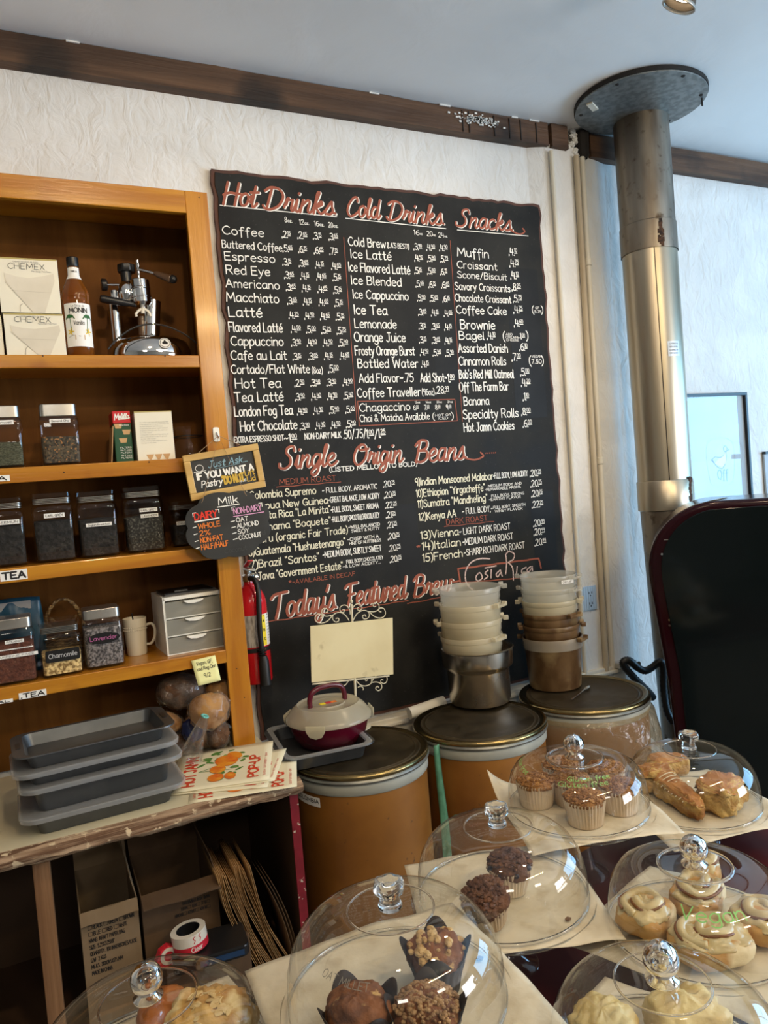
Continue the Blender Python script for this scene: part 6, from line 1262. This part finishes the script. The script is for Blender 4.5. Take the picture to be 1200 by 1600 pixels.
mb2 = MB(); mb2.add([g(.57, .37) + Vector((0, -.0004, 0)), g(.66, .33) + Vector((0, -.0004, 0)), g(.71, .37) + Vector((0, -.0004, 0)), g(.715, .47) + Vector((0, -.0004, 0)), g(.69, .44) + Vector((0, -.0004, 0)), g(.62, .41) + Vector((0, -.0004, 0))], [(0, 1, 2, 3, 4, 5)]).build('duck_art', 'duck_tan', t)
g3 = lambda u, v: Vector((u, -.0068, v))
mb = MB()
for p in ([(.50, .56), (.50, .24), (.56, .17), (.72, .17), (.80, .24), (.80, .56), (.50, .56)], [(.80, .53), (.88, .55), (.93, .48), (.90, .36), (.81, .33)]): ribbon(mb, [(w_ * a, h_ * b) for a, b in _cr(p)], .0014, g3)
mb.build('mug_outline', 'grey_ink', t)
mb = MB()
for p in ([(.55, .40), (.60, .34), (.66, .32), (.70, .36), (.72, .42), (.715, .48)], [(.705, .52), (.69, .50), (.70, .475), (.725, .47), (.735, .50), (.72, .52), (.705, .52)], [(.735, .50), (.76, .485), (.735, .48)], [(.54, .40), (.58, .43), (.64, .42), (.69, .44)], [(.53, .41), (.57, .37)]): ribbon(mb, [(w_ * a, h_ * b) for a, b in _cr(p)], .0028, g3)
mb.build('duck_outline', 'black_ink', t)
mb = MB(); lettering(mb, 'Off', g3, w_ * .60, h_ * .225, .045, .07, .1); mb.build('lettering', 'ink_teal', t)
clear('picture_glass', ior=1.5, rough=.01); MB().box(fb, w_ - fb, -.0115, -.0110, fb, h_ - fb).build('glass', 'picture_glass', t)
P = at(1190, 707, Y=0); t = thing('picture_frame', 'frame corner at the right edge of the photo', 'picture', (P.x, -.003, P.z - .5))
MB().box(0, .5, -.02, 0, .49, .503).build('frame_rail', 'frame_black', t); MB().box(0, .5, -.012, -.002, 0, .49).build('print_sheet', 'print_pale', t)
# ---------------------------------------------------------------- ceiling spot lamp
mat('lamp_glow', (1, 1, 1), emit=(1, .86, .66), es=9); mat('lamp_brown', (.10, .075, .05), rough=.4, metal=.5)
def spot_lamp(loc, aim, power, label, col=(1, .74, .46), size=1.15, r=.05):
    t = thing('ceiling_lamp', label, 'lamp', (loc[0], loc[1], loc[2])); d = (Vector(aim) - Vector(loc)).normalized(); M = d.to_track_quat('Z', 'Y').to_matrix().to_4x4()
    MB().lathe([(.02, -.14), (.034, -.135), (.042, -.02), (.046, 0), (.043, 0), (.038, -.03), (.036, -.05)], 32, M, c0=1).build('shade', 'lamp_brown', t, smooth=50)
    MB().lathe([(.046, -.002), (.050, .002), (.050, .008), (.045, .008)], 32, M).build('rim', 'lid_metal', t, smooth=50)
    MB().lathe([(.0005, -.02), (.036, -.02)], 24, M).build('bulb', 'lamp_glow', t)
    MB().tube([M @ Vector((0, 0, -.12)), Vector((0, 0, CZ - loc[2]))], .008, 8).build('stem', 'lamp_brown', t, smooth=True)
    l = bpy.data.lights.new('lamp_light', 'SPOT'); l.energy = power; l.color = col; l.spot_size = size * 1.9; l.spot_blend = .9; l.shadow_soft_size = r
    q = bpy.data.objects.new('lamp_light', l); COL.objects.link(q); q.parent = t; q.matrix_local = T(*(d * .02)) @ (d.to_track_quat('-Z', 'Y').to_matrix().to_4x4())
    return t
LP = at(1052, 4, Z=2.93)
spot_lamp(tuple(at(1062, 6, Z=2.90)), (1.4, -.2, 1.2), 30, 'brown ceiling spotlight with white rim at the top of the photo')
spot_lamp((.30, -2.05, 2.90), (.2, -.2, 1.4), 50, 'ceiling spotlight above the bookshelf side of the counter, behind the frame')
spot_lamp((1.25, -2.05, 2.90), (1.2, -.3, 1.0), 36, 'ceiling spotlight above the drums, behind the frame')

for (x, y) in ((-.6, -4.6), (1.9, -5.0)):
    t = thing('fill_panel', 'added square fill lamp on the unseen ceiling behind the camera, ' + ('left one' if x < 0 else 'right one'), 'lamp', (x, y, 2.94)); MB().box(-.33, .33, -.33, .33, .0, .07).build('housing', 'white_plastic', t, bev=.004)  # housings for the two added fill lights
t = thing('tube_lamp', 'long warm fluorescent tube on the ceiling behind the camera', 'lamp', (1.55, -3.3, 2.86)); MB().box(-.64, .64, -.05, .05, .0, .15).build('housing', 'white_plastic', t, bev=.004)
# ---------------------------------------------------------------- serving table
mat('table_maroon', (.075, .010, .012), (.055, .008, .010), ns=3, rough=.4, coat=.1)
mat('parchment', (.68, .60, .45), (.55, .47, .33), ns=11, rough=.5, c3=(.47, .38, .25), ns3=22, lo3=.55, hi3=.75, bump=.7, bs=26)
clear('dome_glass', ior=1.72, rough=.008, tint=(.99, .995, .99)); clear('plate_glass', ior=1.5, rough=.01, tint=(.95, .975, .965))
TZ = .70
tb = thing('serving_table', 'dark maroon table crowded with glass cake stands', 'table', (.9, -1.7, 0))
pts = [(-.02, -2.12), (1.47, -2.12), (1.47, -1.16), (-.02, -1.44)]
MB().prism([(x - .9, y + 1.7) for x, y in pts], .035, T(0, 0, TZ - .035)).build('tabletop', 'table_maroon', tb, bev=.004)
for (x, y) in ((.03, -2.07), (1.42, -2.07), (1.42, -1.21), (.03, -1.48)): MB().box(x - .925, x - .875, y + 1.675, y + 1.725, 0, TZ - .035).build('leg', 'panel_dark', tb)
def stand(label, x, y, z, r, extra=.013):
    t = thing('cake_stand', label, 'cake stand', (x, y, TZ), 0, 'footed glass cake stands on the table'); h_ = z - TZ
    MB().lathe([(.001, h_ - .008), (r * .3, h_ - .009), (r + extra - .004, h_ - .006), (r + extra, h_ - .002), (r + extra - .001, h_ + .001), (r + extra - .005, h_ - .002), (.001, h_ - .002)], 72).build('plate', 'plate_glass', t, smooth=50)
    MB().lathe([(.052, .001), (.054, .003), (.050, .007), (.028, .018), (.017, h_ * .5), (.022, h_ - .02), (.032, h_ - .009)], 48).build('foot', 'plate_glass', t, smooth=50)
    MB().lathe([(r + extra - .002, h_ - .004), (r + extra + .001, h_ - .001), (r + extra - .002, h_ + .002), (r + extra - .004, h_ - .001), (r + extra - .002, h_ - .004)], 72).build('plate_rim', 'solid_glass', t, smooth=True)
    return t
def dome(label, x, y, z, r, flat=False, knob='lobed', H=.122, tilt=(0, 0), write=None):
    t = thing('glass_dome', label, 'glass dome', (x, y, z + .004), 0, 'clear glass cake domes'); t.rotation_euler = (tilt[0], tilt[1], 0)
    if flat: pf = [(r, 0), (r, .02), (r * .985, .045), (r * .94, .070), (r * .86, .086), (r * .76, .094), (r * .70, .097), (r * .66, .096), (r * .45, .100), (r * .40, .104), (r * .36, .102), (.001, .104)]; H = .104
    else: pf = [(r, 0), (r, .025), (r * .985, .05), (r * .94, .073), (r * .86, .092), (r * .75, .106), (r * .62, .115), (r * .45, .120), (r * .42, .1205), (.001, H)]
    MB().lathe(pf, 96).build('shell', 'dome_glass', t, smooth=True)
    MB().lathe([(r - .001, 0), (r + .0015, .001), (r + .0015, .004), (r - .001, .005), (r - .002, .002), (r - .001, 0)], 96).build('bottom_rim', 'solid_glass', t, smooth=True)
    rr = r * .40; MB().tube([(rr * math.cos(k / 48 * 2 * PI), rr * math.sin(k / 48 * 2 * PI), (.1205 if not flat else .1045)) for k in range(48)], .0014 if not flat else .0026, 8, closed=True).build('ring', 'solid_glass', t, smooth=True)
    if knob == 'lobed': MB().lathe([(.001, H), (.016, H), (.0165, H + .004), (.013, H + .011), (.0145, H + .017), (.0205, H + .023), (.0215, H + .030), (.019, H + .036), (.012, H + .038), (.006, H + .0345), (.001, H + .034)], 48, rf=lambda a, zz: 1 + (.05 * math.cos(a * 6) if zz > H + .02 else 0)).build('knob', 'solid_glass', t, smooth=True)
    else: MB().lathe([(.001, H), (.019, H), (.020, H + .003), (.012, H + .008)] + [(.0215 * math.sin(q), H + .027 - .0215 * math.cos(q)) for q in [.6 + .25 * k for k in range(11)]] + [(.001, H + .0485)], 48).build('knob', 'solid_glass', t, smooth=True)
    if write:
        for (txt, a0, dz, hh, ww, mt_) in write:
            k = len(pf); rad = r * .80; mb = MB()
            def g(u, v, a0=a0):
                q = rad - v * .75; s_ = (r * .95 - q) / (r * .95); a = a0 + u / rad
                zz = .088 + v * .55; return Vector(((q + .001) * math.sin(a), -(q + .001) * math.cos(a), zz + dz))
            lettering(mb, txt, g, 0, 0, hh, ww, .10, center=True); mb.build('marker_writing', mt_, t)
    return t
mat('marker_green', (.25, .62, .16), rough=.5); mat('marker_faint', (.26, .24, .20), rough=.6)
def sheet(label, x, y, z, s, rot, rp, seed, sx=1.0, lift=()):
    """square of baking parchment lying on a plate, edges drooping or curling beyond it"""
    t = thing('parchment_sheet', label, 'baking paper', (x, y, z + .0015), rot, 'parchment sheets under the pastries')
    def F_(u, v):
        a, b = (u - .5) * s * sx, (v - .5) * s; d = math.hypot(a, b); o = max(0, d - rp); zz = -o * .10 + .004 * noise.noise(Vector((a * 16, b * 16, seed))) * min(1, max(0, d - rp * .9) * 30)
        for (ax, ay, am) in lift:
            q = (a * ax + b * ay) / math.hypot(ax, ay); zz += am * max(0, q - rp) ** 1.5 * 10 if o > 0 else 0
        return Vector((a, b, zz))
    MB().grid(34, 34, F_).build('sheet', 'parchment', t, solid=.0004, smooth=True); return t
# ---- pastries
mat('crumb_brown', (.34, .155, .045), (.20, .08, .022), ns=60, rough=.85, bump=1.2, bs=160, c3=(.5, .27, .09), ns3=110, lo3=.58, hi3=.66)
mat('muffin_wrap', (.72, .60, .45), (.52, .38, .24), ns=12, st=(1, 1, .3), rough=.6)
mat('choc_crumb', (.16, .065, .028), (.08, .03, .014), ns=50, rough=.8, bump=1, bs=140, c3=(.2, .09, .04), ns3=90, lo3=.58, hi3=.68)
mat('berry', (.018, .014, .03), rough=.3); mat('bare_cake', (.62, .45, .20), (.5, .34, .13), ns=60, rough=.8, bump=.6, bs=120)
mat('dark_wrap', (.035, .024, .022), (.022, .015, .014), ns=10, rough=.6)
mat('muffin_orange', (.23, .08, .022), (.12, .04, .014), ns=40, rough=.7, bump=.8, bs=120, c3=(.5, .3, .1), ns3=50, lo3=.64, hi3=.7); mat('nut', (.62, .42, .18), (.45, .27, .1), ns=60, rough=.7)
mat('coco_flake', (.22, .12, .055), (.40, .24, .11), ns=90, rough=.8)
def muffin(name, label, x, y, z, r0, r1, h_, top_mt, wrap_mt, grp, crumbs=0, crumb_mt=None, seed=0, petals=False, tilt=(0, 0), dome_h=.022, cr=.0045, amp=.006):
    t = thing(name, label, 'muffin', (x, y, z), seed, grp); t.rotation_euler = (tilt[0], tilt[1], seed * 1.3)
    hw = h_ - dome_h * .4; rw = r1 * .97
    if petals:
        def rf(a, zz): return 1 + .03 * math.sin(a * 20) * (zz / hw)
        mb = MB(); n = 120; prf = [(r0, 0), (r0 + (rw - r0) * .5, hw * .5), (rw, hw * .85)]
        mb.lathe(prf, n, c0=1, rf=rf); vs = [];  
        def pf_(a): return .5 + .5 * math.cos(4 * a + seed)
        L_ = [[Vector(((rw + k * .005 * pf_(2 * PI * i / n)) * math.cos(2 * PI * i / n), (rw + k * .005 * pf_(2 * PI * i / n)) * math.sin(2 * PI * i / n), hw * .85 + k * .014 * pf_(2 * PI * i / n))) for i in range(n)] for k in range(3)]
        mb.add(sum(L_, []), [(j * n + i, j * n + (i + 1) % n, (j + 1) * n + (i + 1) % n, (j + 1) * n + i) for j in range(2) for i in range(n)])
        mb.build('paper_wrapper', wrap_mt, t, solid=.0006, smooth=True)
    else:
        mb = MB(); mb.lathe([(r0, 0), (r0 + .001, .002), (r0 + (rw - r0) * .6, hw * .6), (rw, hw), (rw * .985, hw - .002)], 144, c0=1, rf=lambda a, zz: 1 + .035 * (1 if math.sin(a * 36) > 0 else -1) * min(1, zz / hw + .25) + .012 * math.sin(a * 5 + seed)); mb.build('paper_wrapper', wrap_mt, t, smooth=60)
    mb = MB(); mb.blob((0, 0, hw - .004), r1 * .97, r1 * .97, dome_h, amp, 55, 56, 28, seed=seed + 1, flat=-dome_h * .3, oct=5); mb.build('muffin_top', top_mt, t, smooth=True)
    if crumbs:
        mb = MB()
        for k in range(crumbs):
            a = R.uniform(0, 2 * PI); q = math.sqrt(R.random()) * r1 * .93; zz = hw - .004 + dome_h * math.sqrt(max(0, 1 - (q / r1) ** 2)) + amp * .2; s_ = R.uniform(.5, 1.25) * cr
            mb.blob((q * math.cos(a), q * math.sin(a), zz), s_ * R.uniform(.8, 1.5), s_ * R.uniform(.7, 1.2), s_ * .7, s_ * .25, 200, 7, 5)
        mb.build('crumb_topping', crumb_mt or top_mt, t, kind='stuff')
    return t
DS = {4: (.976, -1.313, .84, .144), 5: (1.277, -1.339, .78, .141), 3: (.676, -1.468, .82, .146), 6: (.896, -1.692, .80, .139), 2: (.383, -1.650, .86, .146), 1: (.081, -1.503, .76, .164), 7: (.633, -1.878, .80, .140)}
names = {1: 'at the bottom left corner over the big almond pastry', 2: 'front centre, over three muffins in dark wrappers', 3: 'middle, over two dark blueberry muffins', 4: 'at the back, over crumb-topped muffins in pale paper cups', 5: 'back right, over the scones', 6: 'at the right edge, over the iced cinnamon rolls', 7: 'at the bottom right, over pale flaky pastries'}
stand_names = {1: 'holding the big almond pastry at the bottom left', 2: 'holding three muffins in dark wrappers', 3: 'holding two dark blueberry muffins', 4: 'holding the crumb-topped muffins', 5: 'holding the scones beside the roaster', 6: 'holding the iced cinnamon rolls', 7: 'holding pale flaky pastries at the bottom right'}
for k, (x, y, z, r) in DS.items():
    stand('footed glass stand ' + stand_names[k], x, y, z, r)
dome('clear dome ' + names[1], *DS[1][:3], DS[1][3] - .006, knob='ball')
dome('clear dome ' + names[2], *DS[2], write=[('OAT MILLET', -1.0, .0, .010, .07, 'marker_faint')])
dome('clear dome ' + names[3], *DS[3]); dome('flat-topped dome with green writing ' + names[4], *DS[4], flat=True, knob='ball', write=[('Gluten free', -.55, .001, .011, .10, 'marker_green'), ('Gluten free', -.45, .013, .010, .085, 'marker_green'), ('Gluten free', 4.2, .003, .012, .09, 'marker_green')])
dome('clear dome ' + names[5], *DS[5]); dome('dome marked vegan in green, ' + names[6], *DS[6], flat=True, knob='ball', write=[('Vegan', -.62, -.010, .022, .095, 'marker_green'), ('Vegan', 2.4, .0, .014, .07, 'marker_green')])
dome('clear dome ' + names[7], *DS[7], knob='ball')
def loc_of(k, px, py): p = at(px, py, Z=DS[k][2] + .003); return p.x, p.y
rt = lambda d: math.radians(d)
sheet('parchment under the crumb-topped muffins, one corner turned up at the left', *DS[4][:3], .305, rt(-18), .152, 1, 1.0, ((-1, .6, .35),))
sheet('parchment under the scones, hanging over the right side', *DS[5][:3], .315, rt(-12), .150, 2)
sheet('parchment under the two blueberry muffins', *DS[3][:3], .31, rt(-20), .155, 3)
sheet('parchment under the iced cinnamon rolls', *DS[6][:3], .30, rt(20), .150, 4)
sheet('wide parchment under the three dark-wrapped muffins', *DS[2][:3], .345, rt(-3), .155, 5)
sheet('parchment under the big almond pastry', *DS[1][:3], .335, rt(8), .17, 6)
sheet('parchment under the pale flaky pastries', *DS[7][:3], .28, rt(25), .15, 7)
gf = 'crumb-topped muffins in pale cups'
c4x, c4y, c4z, _ = DS[4]; vd = (Vector((c4x, c4y, 0)) - Vector((CAM.x, CAM.y, 0))).normalized(); rd = Vector((vd.y, -vd.x, 0))
for k, (u, v, lab) in enumerate(((.012, -.068, 'crumb-topped muffin at the front of its plate, fully visible'), (.080, -.012, 'crumb-topped muffin at the right side of the group'), (-.080, .008, 'crumb-topped muffin alone at the left side of the plate'), (-.012, .018, 'crumb-topped muffin in the middle, behind the front one'), (.060, .075, 'crumb-topped muffin at the back right of the plate'), (-.030, .095, 'crumb-topped muffin at the very back under the writing'))):
    p = Vector((c4x, c4y, 0)) + rd * u * 1.06 + vd * v * 1.06; muffin('crumb_muffin', lab, p.x, p.y, c4z + .003, .033, .0425, .057, 'crumb_brown', 'muffin_wrap', gf, 230, 'crumb_brown', k, dome_h=.015, cr=.0032, amp=.003)
gb = 'dark blueberry muffins'
x, y = loc_of(3, 806, 1388); bm1 = muffin('blueberry_muffin', 'upright dark blueberry muffin standing further back', x - .01, y, DS[3][2] + .003, .026, .040, .056, 'choc_crumb', 'muffin_wrap', gb, 160, 'choc_crumb', 2, dome_h=.026, cr=.004)
x, y = loc_of(3, 770, 1440); bm2 = muffin('blueberry_muffin', 'dark blueberry muffin nearer the camera, tilted to the left', x - .004, y, DS[3][2] + .008, .026, .040, .056, 'choc_crumb', 'muffin_wrap', gb, 160, 'choc_crumb', 5, tilt=(.12, -.3), dome_h=.026, cr=.004)
for b_ in (bm1, bm2):
    for k in range(5): a = .3 + k * .8; MB().blob((.034 * math.cos(a), .034 * math.sin(a), .044 + .006 * math.sin(k * 3)), .0065, .0065, .006, .001, 90, 12, 8).build('blueberry', 'berry', b_, smooth=True)
gd = 'muffins in dark paper wrappers'
x, y = loc_of(2, 686, 1542); muffin('nut_muffin', 'nut-topped muffin in a dark wrapper, the back one of three', x, y, DS[2][2] + .003, .028, .040, .060, 'muffin_orange', 'dark_wrap', gd, 46, 'nut', 1, True, dome_h=.026, cr=.0055)
x, y = loc_of(2, 566, 1640); muffin('pumpkin_muffin', 'smooth orange-brown muffin in a dark wrapper, front left', x, y, DS[2][2] + .003, .029, .043, .062, 'muffin_orange', 'dark_wrap', gd, 0, None, 3, True, dome_h=.030, amp=.005)
x, y = loc_of(2, 672, 1640); muffin('coconut_muffin', 'muffin covered in toasted shreds in a dark wrapper, front right', x, y, DS[2][2] + .003, .029, .042, .060, 'muffin_orange', 'dark_wrap', gd, 330, 'coco_flake', 4, True, dome_h=.028, cr=.0028)
# scones
mat('scone', (.66, .44, .15), (.45, .24, .06), ns=26, rough=.85, bump=2, bs=90, c3=(.30, .12, .03), ns3=22, lo3=.6, hi3=.72); mat('scone_top', (.48, .22, .06), (.36, .14, .035), ns=14, rough=.5, bump=.5, bs=60); mat('icing', (.80, .70, .50), rough=.35)
def lump(name, label, cat, L0, dims, mt, rz=0, amp=.005, fq=30, seed=0, grp=None, top=None, pw=.55, wedge=0, tiltx=0):
    t = thing(name, label, cat, L0, rz, grp); t.rotation_euler = (tiltx, 0, rz); rx, ry, rz_2 = dims
    mb = MB(); mb.blob((0, 0, rz_2 * .97), rx, ry, rz_2, amp, fq, 56, 34, seed=seed, pw=pw, flat=-rz_2)
    if wedge: mb.v = [(v[0], v[1] * (1 - wedge * (v[0] / rx * .5 + .5)), v[2] * (1 - wedge * .35 * (v[0] / rx * .5 + .5))) for v in mb.v]
    mb.build('body', mt, t, smooth=True)
    if top:
        mb = MB(); mb.blob((0, 0, rz_2 * 1.05), rx * .97, ry * .97, rz_2 * .96, amp * .9, fq, 56, 34, seed=seed, pw=pw, flat=rz_2 * .42)
        if wedge: mb.v = [(v[0], v[1] * (1 - wedge * (v[0] / rx * .5 + .5)), v[2] * (1 - wedge * .35 * (v[0] / rx * .5 + .5)) + .001) for v in mb.v]
        mb.build('crust', top, t, smooth=True)
    return t
gs = 'fruit scones'; zz = DS[5][2] + .003
x, y = loc_of(5, 1128, 1262); lump('scone', 'thick golden scone at the right of its plate', 'scone', (x, y, zz), (.053, .043, .034), 'scone', rt(20), .008, 55, 3, gs, 'scone_top')
x, y = loc_of(5, 1076, 1262); tw = lump('scone', 'long wedge scone drizzled with icing, pointing at the camera', 'scone', (x - .01, y + .01, zz), (.078, .034, .027), 'scone', rt(-106), .007, 55, 5, gs, 'scone_top', wedge=.55)
mb = MB()
for k in range(9): xx = -.055 + .012 * k; mb.tube(sm3([(xx, -.032 * (1 - .04 * k), .040 - .001 * k), (xx + .004, -.01, .0555 - .0020 * k), (xx, .014, .0555 - .0020 * k), (xx + .006, .032 * (1 - .05 * k), .040 - .0015 * k)]), .0011, 5)
mb.build('icing_drizzle', 'icing', tw, kind='stuff')
x, y = loc_of(5, 1026, 1232); lump('scone', 'golden scone at the left, partly behind the muffin plate', 'scone', (x, y, zz), (.045, .035, .026), 'scone', rt(-30), .008, 55, 8, gs, 'scone_top')
x, y = loc_of(5, 1052, 1212); lump('scone', 'scone at the back of its plate with an orange-brown top', 'scone', (x, y + .012, zz), (.05, .028, .026), 'scone', rt(-20), .004, 40, 9, gs, 'scone_top', wedge=.3)
# cinnamon rolls
mat('roll_dough', (.58, .33, .10), (.42, .20, .05), ns=10, rough=.55, bump=.5, bs=50, c3=(.72, .58, .34), ns3=14, lo3=.5, hi3=.62); mat('roll_icing', (.66, .53, .28), (.50, .37, .17), ns=9, rough=.3, bump=.4, bs=22, coat=.3); mat('cinnamon', (.20, .075, .02), rough=.35)
def roll(label, px, py, rx, ry, h_, rz, seed):
    x, y = loc_of(6, px, py); t = thing('cinnamon_roll', label, 'cinnamon roll', (x, y, DS[6][2] + .003), rz, 'iced cinnamon rolls'); 
    MB().blob((0, 0, h_ * .5), rx, ry, h_ * .52, .004, 24, 56, 30, seed=seed, pw=.75, flat=-h_ * .5).build('dough', 'roll_dough', t, smooth=True)
    mb = MB(); n = 90; P_ = []
    def sp_(u): a = u * 2 * PI * 1.35 + seed; q = .22 + .66 * u; return Vector((rx * q * .90 * math.cos(a), ry * q * .90 * math.sin(a), h_ * (.94 + .10 * (1 - u)) + .002 * math.sin(a * 3)))
    MB().tube([sp_(k / n) for k in range(n + 1)], [.0062 + .003 * math.sin(PI * k / n) for k in range(n + 1)], 8).build('spiral_ridge', 'roll_icing', t, smooth=True)
    MB().tube([(lambda p, q: Vector((p.x * q, p.y * q, p.z + .0005)))(sp_(.12 + .82 * k / n), 1 + .0080 / max(.008, Vector(sp_(.12 + .82 * k / n)[:2]).length)) for k in range(n + 1)], .0026, 6).build('cinnamon_swirl', 'cinnamon', t, smooth=True)
    MB().blob((0, 0, h_ * .72), rx * .93, ry * .93, h_ * .34, .006, 38, 56, 30, seed=seed + 3, pw=.8, flat=-h_ * .02 if 0 else 0).build('icing', 'roll_icing', t, smooth=True)
    return t
roll('iced cinnamon roll at the left, its side showing golden dough', 1010, 1452, .046, .043, .046, .3, 1)
roll('iced cinnamon roll in front, nearest the camera', 1112, 1492, .062, .048, .042, -.3, 2)
roll('iced cinnamon roll in the centre under the green writing', 1092, 1420, .056, .040, .046, .5, 3)
roll('iced cinnamon roll at the right edge of the photo', 1192, 1462, .046, .044, .044, 1.5, 4)
roll('iced cinnamon roll at the very back, behind the centre one', 1100, 1376, .036, .028, .044, .8, 5)
# big almond pastry, reddish one, pale pastries
mat('almond_pastry', (.66, .42, .14), (.45, .22, .06), ns=13, rough=.5, bump=1, bs=50, c3=(.78, .62, .32), ns3=17, lo3=.5, hi3=.6); mat('glazed_red', (.42, .14, .03), (.32, .09, .02), ns=8, rough=.3, coat=.4); mat('pale_pastry', (.72, .58, .28), (.60, .42, .15), ns=14, rough=.5, bump=1, bs=40); mat('flake', (.76, .60, .32), (.60, .40, .16), ns=40, rough=.6)
x, y = loc_of(1, 335, 1640); t = lump('almond_pastry', 'large golden pastry covered in almond flakes, bottom left dome', 'pastry', (x, y, DS[1][2] + .003), (.062, .048, .040), 'almond_pastry', rt(-35), .009, 28, 4, None, None, .8)
mb = MB()
for k in range(70):
    th = R.uniform(0, 2 * PI); ph = R.uniform(.1, 1.25); d = Vector((math.sin(ph) * math.cos(th), math.sin(ph) * math.sin(th), math.cos(ph))); p = Vector((d.x * .060, d.y * .047, .039 + d.z * .040)); M = T(*p) @ d.to_track_quat('Z', 'Y').to_matrix().to_4x4() @ RX(R.uniform(-.4, .4)); mb.prism(rrect(.013, .009, .004, 2), .0012, M)
mb.build('almond_flakes', 'flake', t, kind='stuff')
x, y = loc_of(1, 262, 1628); lump('glazed_pastry', 'smooth reddish-orange glazed pastry beside the almond one', 'pastry', (x, y + .012, DS[1][2] + .003), (.040, .060, .030), 'glazed_red', rt(-10), .005, 22, 6, None, None, .9)
gp = 'pale pastries under the bottom right dome'
x, y = loc_of(7, 945, 1640); lump('danish', 'pale yellow flaky pastry at the left under the bottom right dome', 'pastry', (x, y, DS[7][2] + .003), (.048, .038, .028), 'pale_pastry', .4, .007, 35, 2, gp, None, .8)
x, y = loc_of(7, 1075, 1615); lump('danish', 'pale flaky pastry at the centre under the bottom right dome', 'pastry', (x, y, DS[7][2] + .003), (.050, .040, .026), 'pale_pastry', -.4, .007, 35, 3, gp, None, .8)
x, y = loc_of(7, 1010, 1690); lump('danish', 'pale flaky pastry nearest the camera, mostly below the photo', 'pastry', (x, y, DS[7][2] + .003), (.05, .034, .026), 'pale_pastry', .1, .007, 35, 5, gp, None, .8)
for (px, py, k) in ((888, 1438, 3), (663, 1520, 2), (750, 1500, 2)):
    x, y = loc_of(k, px, py); tag(MB().blob((0, 0, 0), .006, .004, .0025, .001, 300, 10, 6).build('crumb', 'choc_crumb', None, loc=(x, y, DS[k][2] + .0055)), {888: 'loose crumb at the right of the blueberry muffin plate', 663: 'small crumb beside the dark-wrapped muffins', 750: 'crumb at the right rim of the dark-wrapped muffin plate'}[px], 'crumb')
for o_ in COL.objects:       # flat print too fine to pick apart letter by letter
    if o_.name.split('.')[0] in ('print', 'lettering', 'small_print') and o_.parent: o_['kind'] = 'stuff'
